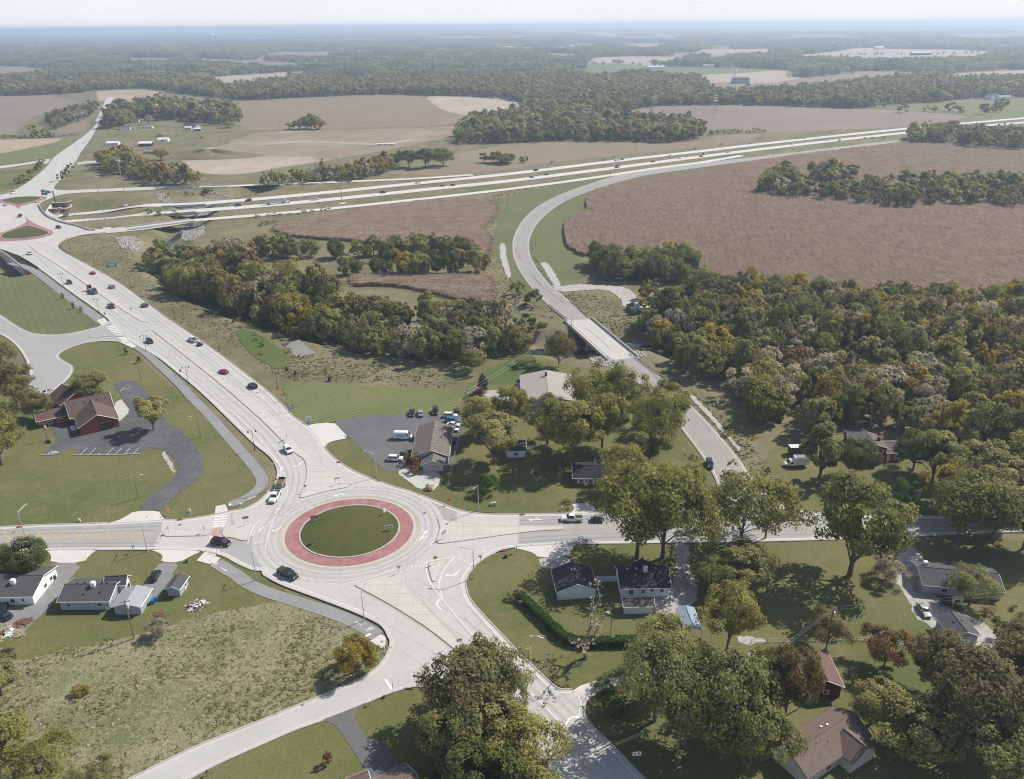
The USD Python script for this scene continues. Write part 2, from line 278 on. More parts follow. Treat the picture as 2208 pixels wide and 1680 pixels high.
g_ne = poly([(1526, 1101), (1550, 1060), (1539, 1025), (1504, 972), (1479, 940), (1461, 915), (1429, 872), (1391, 840), (1336, 795), (1224, 692), (1181, 660), (1131, 605), (1109, 565), (1104, 540), (1106, 510), (1129, 470), (1166, 440), (1211, 418), (1279, 394), (1354, 371), (1474, 356), (1656, 336), (1946, 300.5), (1946, 307), (1656, 342), (1479, 366), (1366, 382), (1249, 420), (1204, 442), (1161, 477), (1141, 515), (1141, 545), (1154, 575), (1186, 615), (1204, 630), (1231, 651), (1269, 690), (1366, 772), (1431, 817), (1454, 840), (1529, 912), (1591, 985), (1626, 1037), (1655, 1068), (1690, 1092), (1640, 1120), (1560, 1120)])
g_side = poly([(-80, 640), (0, 679), (32, 702), (62, 719), (100, 724), (150, 721), (195, 711), (222, 704), (236, 690), (262, 716), (284, 742), (257, 737), (225, 736), (187, 739), (150, 750), (127, 762), (124, 770), (140, 782), (160, 792), (150, 815), (120, 840), (90, 860), (60, 850), (70, 800), (40, 745), (0, 719), (-80, 690)])
n2_left = [(32, 547), (0, 536), (-40, 526), (-80, 520)]
g_inter = poly([(40, 552), (0, 536), (-60, 520), (-120, 470), (-60, 425), (0, 423), (37, 410), (85, 375), (107, 354), (112, 342), (155, 312), (190, 287), (205, 270), (217, 254), (223, 250), (212, 270), (195, 302), (175, 327), (165, 347), (140, 382), (112, 405), (128, 412), (210, 408), (340, 403), (340, 410), (210, 414), (130, 419), (101, 432), (88, 437), (86, 444), (92, 456), (105, 467), (125, 475), (160, 485), (190, 494), (230, 495), (320, 481.5), (420, 471), (420, 480), (320, 495), (230, 504), (195, 506), (165, 510), (140, 517), (127, 527), (124, 535), (150, 552), (120, 575)])
g_inter2 = poly([(217, 255), (221, 238), (224, 234), (222, 250), (215, 268)], 0)
g_sideup = poly([(-60, 365), (0, 358.5), (60, 351), (90, 345), (112, 342), (100, 356), (92, 350), (60, 355), (0, 364.5), (-60, 371)])
for a in (('roundabout', g_ring, 'concrete', 'pale concrete roadway circling the red-paved roundabout'), ('north_west_road', g_nw, 'concrete', 'wide pale concrete road from the roundabout up to the interchange'), ('south_road', g_south, 'concrete', 'concrete road leaving the roundabout towards the bottom edge'),
          ('east_road', g_east, 'road_gray', 'grey road leaving the roundabout to the right under the maples'), ('west_road', g_west, 'road_gray', 'grey road from the roundabout to the left edge'), ('ramp_road', g_ne, 'road_tan', 'curving tan grey road crossing the creek bridge towards the freeway'),
          ('side_street', g_sw, 'chip_seal', 'pale side street running to the lower left'), ('campus_road', g_side, 'road_gray', 'grey side road joining the wide road from the left'), ('interchange_road', g_inter, 'concrete', 'pale concrete double roundabout over the freeway at far left'), ('frontage_road', g_sideup, 'concrete', 'thin pale road at the left edge above the interchange')):
    road(*a)
# far straight stretch of the interchange road beyond the houses
PAVED = unary_union([g for _, g, _, _ in ROADS])
curbg = PAVED.buffer(.01)
FREE = []
far_c = [(-160, 497), (0, 478), (110, 466.5), (212, 455.5), (375, 444), (500, 434), (552, 430), (640, 422), (760, 410), (901, 395.5), (1104, 375.5), (1346, 345), (1500, 328), (1656, 309), (1946, 278), (2208, 255), (2400, 240)]
near_c = [(-160, 517), (0, 497), (110, 482), (212, 472.5), (314, 464), (420, 455), (552, 445.5), (700, 432), (826, 419), (954, 405.5), (1104, 390.5), (1330, 362), (1477, 342.5), (1656, 320), (1946, 286.5), (2208, 264), (2400, 250)]
def fpl(P): return chaikin(np.array([G0(u, v, -5.5 * (1 - float(sstep((u - 190) / 140)))) for u, v in P]), 2, False)
FARC, NEARC = fpl(far_c), fpl(near_c)
RAMP_S = chaikin(xy([(418, 475.5), (552, 465), (700, 452), (850, 436), (1000, 420), (1150, 402), (1280, 384), (1400, 365), (1520, 350), (1600, 336)]), 2, False)
RAMP_N = chaikin(xy([(338, 406.5), (400, 405), (552, 399.5), (700, 394), (830, 389), (927, 384), (1020, 377.5)]), 2, False)
bridge_spans = []
def deckz(line, w, P0, P1, drop):
    """height profile of a strip along its length: on the terrain, but level across the creek between P0 and P1"""
    L = LineString(line); n = int(L.length / 6) + 1; s = np.linspace(0, L.length, n); c = np.array([L.interpolate(t).coords[0] for t in s]); q_ = shapely.points(c[:, 0], c[:, 1]); z = -5.5 * (1 - sstep((shapely.line_locate_point(CUT, q_) - _ends[0]) / (_ends[1] - _ends[0])))
    s0, s1 = L.project(Point(*G(*P0)[:2])), L.project(Point(*G(*P1)[:2]))
    return (s, z), (s0, s1)
import shapely.affinity
LAWNS = [
 ('churchyard_lawn', [(-90, 815), (0, 795), (60, 790), (115, 800), (125, 768), (150, 748), (190, 738), (258, 738), (300, 770), (400, 860), (480, 935), (535, 985), (560, 1020), (555, 1050), (530, 1080), (495, 1108), (462, 1112), (385, 1124), (350, 1122), (225, 1130), (72, 1134), (0, 1138), (-90, 1141)], 'lawn', 'mown lawn round the brown-roofed brick church'),
 ('bank_lawn', [(-120, 590), (30, 601), (60, 592), (75, 600), (236, 690), (222, 704), (195, 711), (150, 720), (100, 723), (62, 718), (32, 701), (0, 678), (-120, 620)], 'verge', 'smooth green bank between the side road and the footpath'),
 ('corner_lawn', [(-70, 700), (0, 720), (38, 744), (48, 756), (20, 768), (-70, 790)], 'lawn', 'green corner of lawn at the left edge below the side road'),
 ('house_lawn', [(-90, 1189), (0, 1189), (440, 1189), (487, 1202), (520, 1222), (600, 1262), (640, 1292), (520, 1312), (430, 1332), (300, 1372), (150, 1402), (40, 1430), (-90, 1440)], 'lawn_shade', 'worn lawn round the pale houses at lower left'),
 ('rough_meadow', [(-120, 1440), (40, 1429), (150, 1401), (300, 1371), (430, 1331), (520, 1311), (640, 1291), (700, 1318), (770, 1348), (820, 1375), (836, 1408), (818, 1434), (793, 1457), (759, 1475), (677, 1509), (552, 1560), (425, 1609), (285, 1679), (160, 1744), (-160, 1744)], 'rough_grass', 'rough tussocky meadow of dry grass in the lower left corner'),
 ('front_lawn', [(410, 1681), (475, 1646), (552, 1613), (634, 1576), (692, 1557), (792, 1517), (847, 1493), (909, 1478), (985, 1500), (1075, 1570), (1150, 1625), (1230, 1700), (1320, 1775), (260, 1775)], 'lawn_shade', 'mown lawn below the side street at the bottom edge'),
 ('striped_lawn', [(606, 823), (640, 828), (780, 832), (900, 838), (990, 842), (1000, 850), (996, 880), (985, 893), (880, 894), (800, 900), (720, 909), (668, 918), (640, 908), (620, 880)], 'lawn_diagonal', 'mown lawn with diagonal mower stripes above the dark car park'),
 ('shaded_yard', [(704, 958), (755, 945), (985, 893), (1003, 850), (1040, 792), (1150, 772), (1235, 790), (1330, 803), (1390, 846), (1429, 875), (1479, 943), (1535, 1030), (1520, 1098), (1284, 1105), (1104, 1110), (1027, 1108), (952, 1087), (852, 1052), (764, 1018), (708, 980)], 'lawn_shade', 'shaded yards under the maples right of the car park'),
 ('garden_lawn', [(1077, 1190), (1104, 1185), (1244, 1176), (1479, 1173), (1681, 1170), (2400, 1149), (2400, 1775), (1480, 1775), (1386, 1680), (1260, 1545), (1262, 1505), (1226, 1489), (1194, 1482), (1104, 1395), (1022, 1307), (1004, 1262), (1022, 1223)], 'lawn_shade', 'broad lawn with gardens right of the south road'),
 ('wooded_yard', [(1650, 975), (1700, 955), (1850, 985), (2000, 1000), (2400, 1010), (2400, 1118), (2031, 1115), (1763, 1110), (1700, 1094), (1648, 1030)], 'lawn_shade', 'yard of the two-storey brick house by the wood'),
 ('ramp_verge', [(1062, 432), (1200, 398), (1330, 371), (1490, 351), (1490, 355), (1279, 394), (1211, 418), (1166, 440), (1129, 470), (1106, 510), (1104, 540), (1112, 575), (1135, 612), (1185, 662), (1160, 668), (1110, 620), (1072, 560), (1064, 510), (1078, 465)], 'verge', 'green mown verge on the left of the curving road'),
 ('inner_verge', [(1249, 421), (1366, 384), (1479, 367), (1656, 343), (1900, 312), (1900, 317), (1656, 351), (1480, 378), (1350, 396), (1270, 423), (1266, 455), (1236, 467), (1216, 482), (1213, 515), (1226, 540), (1254, 558), (1262, 600), (1262, 614), (1204, 628), (1186, 614), (1154, 575), (1141, 545), (1141, 515), (1161, 477), (1204, 442)], 'verge', 'green mown verge between the curving road and the corn'),
 ('lush_patch', [(500, 705), (548, 712), (600, 752), (640, 790), (600, 800), (540, 768)], 'lush', 'lush green weeds near the creek wood'),
 ('shed_lawn', [(1030, 830), (1060, 800), (1105, 772), (1150, 768), (1180, 800), (1110, 832)], 'lush', 'bright green grass behind the metal shed'),
 ('north_bank', [(0, 370), (60, 364), (92, 358), (85, 374), (60, 392), (0, 416), (-60, 424), (-60, 376)], 'lawn', 'green grass between the thin road and the interchange'),
 ('hamlet_green', [(212, 280), (225, 255), (300, 250), (420, 252), (500, 262), (560, 290), (470, 305), (350, 315), (260, 330), (180, 350), (190, 315)], 'meadow', 'grassy land round the small farm buildings'),
 ('north_verge', [(0, 333), (130, 305), (175, 293), (186, 288), (150, 312), (110, 341), (60, 349), (0, 357), (-60, 364), (-60, 338)], 'field_green', 'grass verge left of the straight far road')]
FIELDS = [
 ('field', [(-120, 207), (0, 207), (100, 206), (182, 219), (145, 237), (97, 243), (50, 262), (37, 290), (0, 291), (-120, 291)], 'field_brown', 'bare grey-brown harvested field at the left edge'),
 ('field', [(105, 269), (188, 243), (192, 270), (176, 284), (127, 287)], 'field_brown', 'small grey harvested field beside the straight road'),
 ('field', [(-120, 302), (0, 301), (128, 298), (130, 303), (100, 321), (0, 331), (-120, 336)], 'field_tan', 'tan stubble field at the left edge'),
 ('field', [(512, 217), (552, 217), (677, 210), (760, 206), (852, 204), (914, 207), (934, 225), (962, 242), (1012, 253), (964, 271), (852, 275), (702, 277), (552, 281), (505, 277), (515, 250)], 'field_olive', 'large harvested field in the middle distance with olive tinges'),
 ('field', [(914, 207), (1000, 208), (1077, 212), (1130, 225), (1128, 240), (1090, 252), (1012, 252), (962, 241), (934, 224)], 'bare_dirt', 'pale bare earth beside the large harvested field'),
 ('field', [(552, 284), (702, 280), (852, 278), (964, 274), (1010, 266), (990, 290), (930, 305), (860, 318), (760, 335), (690, 350), (620, 362), (552, 372), (500, 378), (430, 374), (380, 352), (400, 330), (470, 318), (512, 300)], 'scrub_dirt', 'churned tan earth and scrub in the middle distance'),
 ('field', [(380, 352), (410, 345), (530, 340), (640, 335), (700, 345), (620, 360), (552, 371), (500, 377), (430, 373)], 'bare_dirt', 'bare tan building plot behind the yellow bushes'),
 ('field', [(979, 330), (1104, 309.5), (1229, 305), (1404, 311), (1504, 304), (1545, 292), (1656, 288), (1600, 307), (1479, 322), (1354, 334), (1204, 350), (1104, 363), (960, 381), (790, 376), (827, 360), (925, 359)], 'field_olive', 'brown and olive field just behind the freeway'),
 ('field', [(1336, 246), (1421, 227), (1656, 228), (1831, 235), (1956, 240), (2081, 247), (2090, 257), (1981, 270), (1781, 283), (1656, 287), (1514, 283), (1505, 272), (1336, 262)], 'field_brown', 'wide grey-brown field right of the middle wood'),
 ('field', [(-60, 143), (0, 142), (70, 146), (108, 148), (95, 157), (45, 162), (-60, 166)], 'field_brown', 'far grey field near the left edge'),
 ('field', [(205, 200), (250, 195), (317, 193), (365, 199), (300, 206), (237, 210)], 'field_tan', 'far tan field behind the hamlet trees'),
 ('field', [(250, 127), (310, 125), (375, 125), (380, 131), (330, 134), (262, 133)], 'field_brown', 'thin far brown field left of the middle'),
 ('field', [(378, 124), (480, 128), (552, 131), (667, 137), (662, 144), (600, 144), (552, 142), (480, 138), (400, 130)], 'field_brown', 'long far brown field above the pale field'),
 ('field', [(420, 166), (490, 164), (600, 156), (690, 153), (684, 157), (602, 166), (552, 173), (487, 182), (445, 177)], 'field_pale', 'far pale field like a bright band among the woods'),
 ('field', [(1240, 126), (1350, 121), (1440, 122), (1500, 127), (1440, 133), (1300, 134)], 'field_pale', 'far pale field right of centre'),
 ('field', [(1150, 112), (1254, 118), (1290, 122), (1240, 125), (1150, 117)], 'field_brown', 'thin far brown field above centre'),
 ('field', [(1229, 140), (1316, 135), (1466, 146), (1656, 147), (1640, 157), (1504, 160), (1400, 152), (1320, 158), (1279, 161), (1244, 157)], 'field_green', 'far green pasture with scattered trees right of centre'),
 ('field', [(1514, 161), (1600, 158), (1656, 152), (1720, 152), (1712, 165), (1656, 171), (1600, 177), (1530, 173)], 'field_pale', 'pale farm field among the far right woods'),
 ('field', [(1534, 178), (1656, 180), (1720, 172), (1800, 160), (1881, 151), (1990, 158), (1900, 165), (1760, 180), (1650, 189), (1545, 192)], 'field_brown', 'long brown field running between the right woods'),
 ('field', [(1681, 122), (1770, 116), (1856, 102), (1960, 106), (2056, 107), (2156, 111), (2131, 125), (2020, 127), (1906, 130), (1790, 126)], 'field_pale', 'far pale field on a rise at the upper right'),
 ('field', [(2006, 163), (2081, 155), (2300, 149), (2300, 160), (2150, 162), (2060, 166)], 'field_tan', 'thin tan field near the right edge'),
 ('field', [(1259, 78), (1380, 79), (1490, 80), (1460, 86), (1300, 83)], 'field_pale', 'very far pale field near the skyline'),
 ('field', [(1780, 81), (1860, 80), (1900, 82), (1850, 85)], 'field_pale', 'faint pale field just under the right skyline'),
 ('field', [(80, 82), (130, 82), (130, 87), (85, 87)], 'field_pale', 'tiny pale field just under the left skyline'),
 ('field', [(1504, 124), (1530, 123), (1580, 126), (1540, 129)], 'field_pale', 'small far pale field left of the dark-roofed house'),
 ('field', [(1685, 76), (1760, 75), (1840, 77), (1810, 83), (1700, 83)], 'field_pale', 'thin pale field under the skyline right of centre'),
 ('field', [(2020, 77), (2070, 73), (2300, 73), (2300, 80), (2060, 85)], 'field_pale', 'thin pale fields under the skyline at far right'),
 ('field', [(1500, 99), (1580, 97), (1620, 102), (1540, 106)], 'field_green', 'far green meadow in the right woods'),
 ('field', [(880, 76), (960, 73), (980, 77), (900, 80)], 'field_pale', 'thin pale clearing under the middle skyline'),
 ('field', [(1330, 98), (1430, 96), (1450, 101), (1360, 104)], 'field_tan', 'far tan strip between the right woods'),
 ('field', [(300, 96), (380, 94), (410, 98), (330, 101)], 'field_tan', 'far tan strip in the left woods'),
 ('field', [(1750, 92), (1840, 90), (1860, 94), (1780, 97)], 'field_brown', 'far brown strip above the rise'),
 ('field', [(1900, 235), (2010, 228), (2208, 212), (2300, 214), (2300, 250), (2208, 256), (2095, 258), (2085, 247), (1980, 242)], 'field_green', 'grass with scattered trees at the right beside the freeway')]
zi = [0.02]
def nz(): zi[0] += 0.003; return zi[0]
FPOLY = []
for n_, P_, m_, l_ in FIELDS:
    g_ = poly(P_, 2); g_ = ragged(g_, 12 if g_.centroid.y < 1500 else 40, 6 if g_.centroid.y < 1500 else 30, 45 if g_.centroid.y < 1500 else 200); FPOLY.append(g_)
    if g_.centroid.y > 1500: g_ = unary_union([shapely.affinity.scale(g_, k, k, origin=(0, 0)).buffer(2) for k in (1, .97, .94, .915, .895)])
    q_ = flat(g_, nz())
    v_ = q_[0]; tag(obj(n_, q_, MATS[m_]), l_, None, None, 'structure')
# many more fields far off, too thin to tell apart
CLEAR, rc_, cm_ = [], random.Random(21), {}
for _ in range(120):
    D = 2700 * (6.0 ** rc_.random()); x = D * rc_.uniform(-.62, .66)
    if rc_.random() > (.95 if x > 0 else .55): continue
    g_ = ragged(shapely.affinity.rotate(sbox(x - D * rc_.uniform(.03, .09), D, x + D * rc_.uniform(.03, .09), D * (1 + rc_.uniform(.03, .10))), rc_.uniform(-14, 14)), 60, 40, 260)
    if any(g_.intersects(o) for o in FPOLY + CLEAR): continue
    CLEAR.append(g_); cm_.setdefault(rc_.choice(('field_pale', 'field_brown', 'field_tan', 'field_green')), []).append(unary_union([shapely.affinity.scale(g_, k, k, origin=(0, 0)).buffer(2) for k in (1, .95, .91, .88)]))
for m_, L_ in cm_.items():
    u_ = unary_union(L_).difference(unary_union(FPOLY)); v_, f_ = flat(shapely.segmentize(u_, 400), nz()); v_[:, 2] += np.where(v_[:, 1] > 5000, height(v_[:, 0], v_[:, 1]) + .5, 0); tag(obj('far_field', (v_, f_), MATS[m_]), 'far %s fields scattered among the woods below the skyline' % {'field_pale': 'pale', 'field_brown': 'brown', 'field_tan': 'tan', 'field_green': 'green'}[m_], None, None, 'structure')
LP = {}
for n_, P_, m_, l_ in LAWNS:
    g_ = ragged(poly(P_, 2), 1.2, .7, 3.5).difference(PAVED.buffer(-.4)); LP[n_] = g_; tag(obj(n_, flat(g_, nz()), MATS[m_]), l_, None, None, 'structure')
# corn fields: soil below, stalks in rows later
CORN_P = [[(1266, 424), (1300, 408), (1400, 387), (1479, 376), (1560, 364), (1656, 346.5), (1800, 327), (1950, 311), (2081, 317), (2208, 327), (2330, 338), (2330, 700), (2208, 670), (2000, 640), (1800, 632), (1680, 612), (1560, 604), (1504, 585), (1420, 560), (1290, 556), (1254, 551), (1226, 537), (1214, 515), (1217, 482), (1238, 467), (1268, 456), (1262, 440)],
          [(577, 496), (640, 480), (702, 467), (827, 447), (900, 438), (977, 433), (1052, 436), (1072, 452), (1069, 470), (1035, 496), (1052, 507), (1060, 520), (1059, 540), (1040, 560), (900, 545), (760, 520), (640, 515)],
          [(757, 600), (787, 596), (900, 594), (1030, 599), (1058, 602), (1066, 645), (1050, 665), (960, 640), (880, 622), (802, 616), (760, 620)]]
CORN = []
for P_ in CORN_P:
    g_ = poly(P_, 2); CORN.append(g_); tag(obj('corn_soil', flat(g_, nz()), MATS['soil']), 'brown soil under the dry standing corn', None, None, 'structure')
# ------------------------------------------------------------------ drives and car parks
DRIVES = [
 ('church_car_park', [(290, 1103), (330, 1064), (365, 1040), (384, 1020), (384, 1008), (374, 985), (352, 972), (330, 967), (318, 966), (303, 983.5), (156, 983.5), (168, 971), (152, 968), (140, 972), (128, 983.5), (87, 983.5), (125, 950), (114, 928), (112, 915), (150, 900), (262, 915), (282, 888), (268, 860), (246, 832), (250, 822), (292, 822), (310, 838), (330, 862), (355, 905), (390, 932), (415, 952), (432, 980), (440, 1005), (435, 1028), (405, 1052), (372, 1076), (352, 1095), (344, 1103)], 'asphalt', 'dark asphalt drive and car park winding round the brick church', 1),
 ('driveway', [(290, 1103), (344, 1103), (347, 1112), (358, 1122), (300, 1128), (225, 1130.5), (252, 1125), (272, 1115)], 'concrete_new', 'pale concrete mouth of the church drive', 1),
 ('driveway', [(98, 1186), (212, 1186), (196, 1196), (180, 1215), (108, 1215), (112, 1200)], 'concrete_new', 'wide pale concrete apron below the grey road at left', 1),
 ('driveway', [(108, 1215), (180, 1215), (148, 1255), (118, 1300), (70, 1345), (45, 1372), (5, 1372), (-10, 1330), (70, 1275), (92, 1240)], 'asphalt_old', 'worn grey drive between the two long houses', 1),
 ('driveway', [(318, 1186), (441, 1188), (412, 1200), (388, 1214), (346, 1213), (352, 1202), (345, 1193)], 'concrete_new', 'pale concrete apron beside the bike path', 1),
 ('driveway', [(346, 1213), (388, 1214), (372, 1242), (354, 1272), (330, 1292), (300, 1296), (310, 1262), (330, 1238)], 'asphalt_old', 'grey drive with a parked dark hatchback', 1),
 ('driveway', [(659, 917), (719, 911), (733, 925), (753, 946), (722, 951), (706, 957), (700, 966), (690, 960), (672, 930)], 'concrete_new', 'pale concrete entrance of the dark car park', 1),
 ('car_park', [(719, 911), (745, 902), (830, 896), (985, 891), (1002, 893), (998, 925), (990, 955), (978, 1000), (962, 1018), (905, 1016), (880, 1008), (853, 1019), (833, 1018), (800, 989), (770, 961), (753, 946), (733, 925)], 'asphalt_lot', 'dark asphalt car park round the grey office', 1),
 ('driveway', [(853, 1019), (880, 1008), (905, 1016), (952, 1016), (944, 1058), (906, 1058), (880, 1038)], 'concrete', 'cracked concrete drive in front of the office garage', 1),
 ('driveway', [(1228, 1110), (1240, 1097), (1231, 1087), (1276, 1087), (1286, 1106)], 'concrete_new', 'short pale concrete drive of the brick bungalow', 1),
 ('driveway', [(1104, 1182.5), (1130, 1179), (1245, 1173), (1236, 1179), (1227, 1201), (1161, 1204), (1150, 1193), (1125, 1186)], 'concrete_new', 'pale concrete drive mouth above the white garage', 1),
 ('driveway', [(1161, 1204), (1227, 1201), (1238, 1222), (1190, 1232), (1160, 1222)], 'gravel', 'gravel patch behind the white garage', 1),
 ('driveway', [(1448, 1171), (1482, 1171), (1490, 1200), (1500, 1240), (1506, 1280), (1492, 1308), (1480, 1328), (1425, 1326), (1385, 1302), (1395, 1286), (1452, 1268), (1458, 1212)], 'gravel', 'pale gravel drive right of the white house', 1),
 ('driveway', [(1226, 1488), (1326, 1457), (1339, 1477), (1294, 1492), (1271, 1507), (1260, 1527), (1248, 1508)], 'concrete_new', 'pale concrete drive mouth off the south road', 1),
 ('driveway', [(1326, 1457), (1420, 1446), (1560, 1436), (1600, 1412), (1645, 1405), (1650, 1425), (1570, 1460), (1420, 1476), (1339, 1477)], 'gravel', 'gravel lane running under the big trees at lower right', 1),
 ('driveway', [(1934, 1161), (1953, 1160), (1990, 1208), (2012, 1238), (2000, 1262), (2020, 1290), (2060, 1320), (2110, 1336), (2170, 1380), (2215, 1405), (2208, 1428), (2150, 1412), (2080, 1384), (2010, 1354), (1975, 1332), (1955, 1290), (1930, 1250), (1934, 1200)], 'gravel', 'pale gravel drive round the grey garage at right', 1),
 ('driveway', [(1187, 615), (1210, 619), (1240, 613), (1290, 616), (1332, 616), (1366, 628), (1380, 656), (1346, 666), (1338, 645), (1310, 624), (1250, 627), (1205, 631)], 'gravel', 'white gravel track to the green-walled pump station', 1),
 ('driveway', [(1040, 845), (1090, 840), (1112, 850), (1112, 900), (1095, 905), (1060, 872)], 'gravel', 'pale gravel yard beside the metal shed', 1),
 ('slab_ruin', [(606, 739), (645, 733), (682, 763), (640, 772)], 'asphalt_old', 'abandoned cracked concrete slab in the meadow', 0),
 ('gravel_strip', [(349, 976), (357, 975), (372, 1000), (379, 1021), (372, 1023), (361, 1002)], 'gravel', 'sliver of pale gravel beside the church drive', 1),
 ('terrace', [(246, 884), (250, 868), (262, 862), (282, 888), (262, 906), (250, 914)], 'concrete', 'pale paved terrace at the right of the church', 0),
 ('walkway', [(180, 953), (262, 914), (268, 918), (188, 960)], 'concrete', 'pale path along the church front', 0),
 ('ditch_gravel', [(1076, 526), (1090, 524), (1093, 560), (1104, 598), (1092, 601), (1080, 562)], 'riprap', 'white stony ditch left of the curving road', 1),
 ('ditch_gravel', [(1164, 568), (1180, 566), (1196, 590), (1212, 616), (1196, 618), (1180, 592)], 'riprap', 'stony ditch beside the inner verge', 1),
 ('ditch_gravel', [(1474, 842), (1484, 842), (1545, 905), (1600, 975), (1594, 977), (1535, 908)], 'gravel', 'stony shoulder right of the bridge road', 1),
 ('front_driveway', [(692, 1557), (727, 1540), (760, 1529), (777, 1520), (792, 1515), (772, 1530), (765, 1547), (769, 1560), (792, 1595), (823, 1597), (862, 1648), (880, 1700), (800, 1700), (782, 1652), (760, 1617), (727, 1570), (712, 1559)], 'asphalt_lot', 'dark asphalt driveway running to the bottom edge', 1),
 ('worn_patch', [(1580, 1372), (1640, 1376), (1655, 1388), (1600, 1392)], 'gravel', 'bare worn earth beside the lower right trees', 1),
 ('dirt_track', [(365, 335), (420, 325), (455, 318), (470, 318), (430, 328), (372, 338)], 'bare_dirt', 'pale dirt track to the building plot', 1),
 ('dirt_track', [(550, 312), (640, 303), (700, 305), (820, 311), (880, 300), (900, 303), (830, 315), (700, 309), (640, 307), (552, 316)], 'field_pale', 'pale dirt track across the churned earth', 1),
 ('farm_lane', [(165, 352), (185, 348), (222, 347), (222, 351), (186, 353), (166, 356)], 'chip_seal', 'short pale lane right of the straight road', 0),
 ('sand_heap', [(1064, 303), (1080, 301.5), (1115, 302.5), (1110, 306), (1066, 307)], 'concrete_new', 'white heap of sand behind the dark trees', 1)]
DRV = []
for n_, P_, m_, l_, c_ in DRIVES:
    g_ = ragged(poly(P_, c_), .6, {'gravel': .7, 'riprap': .9, 'asphalt_old': .35, 'asphalt': .16, 'asphalt_lot': .14}.get(m_, .04), 1.4).difference(PAVED)
    for o in DRV: g_ = g_.difference(o)
    DRV.append(g_); tag(obj(n_, flat(g_, nz() if False else .235 + .001 * len(DRV) if False else zi[0] + .01), MATS[m_]), l_, None, None, 'structure')
DRVU = unary_union(DRV)
ZR = zi[0] + .02                                       # level of the road surfaces
NEB_ = poly([(1224, 691.5), (1269, 689.5), (1366, 772), (1321, 778)], 0)
# ------------------------------------------------------------------ raised concrete islands (P outlines)
def Z2(*p): return [(510.4 + x * .19815, 1050 + y * .19815) for x, y in p]
def Z4(*p): return [(364.6 + x * .1321, 1020.9 + y * .1321) for x, y in p]
def Z5(*p): return [(875 + x * .1321, 1050 + y * .1321) for x, y in p]
def T(i, j, *p): return [(552 * i + x / 4, 420 * j + y / 4) for x, y in p]
ISL = [
 ('traffic_island', [(55, 529), (150, 589), (230, 646), (300, 694), (328, 697.5), (303, 686), (240, 640), (150, 578), (100, 545), (75, 531)], 'concrete_island', 'long narrow concrete island up the middle of the wide road', 'concrete'),
 ('traffic_island', [(328, 714), (372, 747), (412, 779), (482, 835), (552, 896), (585, 928), (619, 964), (640, 982), (655, 990), (662, 1010), (660, 1040), (648, 1068), (645, 1074), (652, 1076), (700, 1062), (762, 1050), (742, 1035), (702, 1005), (664, 980), (634, 950), (594, 902), (552, 862), (480, 818), (420, 777), (372, 738), (335, 713)], 'concrete_island', 'broad concrete splitter island above the roundabout', 'concrete'),
 ('traffic_island', T(0, 2, (1385, 1276), (1418, 1225), (1480, 1195)) + Z4((200, 935), (690, 918), (675, 1030), (300, 1040)), 'concrete_island', 'short concrete island left of the zebra crossing', 'concrete'),
 ('traffic_island', Z4((895, 880), (1100, 850), (1250, 822), (1340, 800), (1385, 812), (1380, 850), (1330, 970), (1275, 1100), (1230, 1117), (1150, 1100), (1040, 1065), (850, 1045)), 'concrete_island', 'kite-shaped concrete island right of the zebra crossing', 'concrete'),
 ('traffic_island', Z4((697, 918), (888, 882), (846, 1040), (683, 1030)), 'brick_paver', 'brick-paved refuge in the middle of the zebra crossing', 'flat'),
 ('traffic_island', Z2((1285, 1082), (1300, 1060), (1400, 1025), (1560, 982), (1700, 940), (1810, 906), (1838, 920), (1860, 1000)) + T(1, 3, (1280, 0), (1340, 60), (1400, 130), (1500, 230), (1640, 385), (1800, 540), (1900, 650), (2000, 760), (1960, 790), (1790, 640), (1700, 560), (1500, 400), (1300, 270), (1100, 150), (900, 45)), 'concrete_island', 'long concrete splitter island below the roundabout', 'concrete'),
 ('traffic_island', Z5((512, 530), (700, 562), (1000, 612), (1400, 640), (1860, 642), (2300, 650), (2570, 655), (2590, 685), (2570, 715), (2208, 727), (1850, 767), (1400, 828), (1000, 887), (700, 925), (545, 945), (485, 900), (540, 770), (556, 650), (530, 570)), 'concrete_island', 'long pointed concrete island right of the roundabout', 'concrete'),
 ('traffic_island', Z5((372, 1262), (400, 1240), (540, 1215), (720, 1187), (670, 1240), (600, 1330), (550, 1430), (515, 1520), (490, 1562), (435, 1565), (395, 1440), (370, 1330)), 'concrete_island', 'small three-cornered concrete island with a yellow sign', 'concrete'),
 ('traffic_island', [(78, 523), (92, 519), (112, 514), (120, 515), (98, 522), (86, 526)], 'concrete_island', 'tiny concrete island at the foot of the far roundabout', 'concrete'),
 ('traffic_island', [(101, 456), (106, 456), (122, 469), (142, 479), (170, 487), (192, 493), (205, 497), (240, 501), (215, 502), (165, 496), (162, 490), (120, 474)], 'concrete_island', 'pale concrete shoulder inside the curved bridge wall', 'flat'),
 ('traffic_island', [(-40, 452), (0, 455), (20, 462), (29, 473), (15, 482), (-40, 490)], 'concrete_island', 'pale paved corner at the far left edge', 'flat'),
 ('traffic_island', T(0, 1, (735, 1242), (850, 1225), (1000, 1213), (1060, 1192), (1100, 1222), (1040, 1225), (960, 1222), (850, 1232)), 'concrete_island', 'thin island splitting the mouth of the side road', 'concrete')]
def Z1(*p): return [(x * .1321, 350 + y * .1321) for x, y in p]
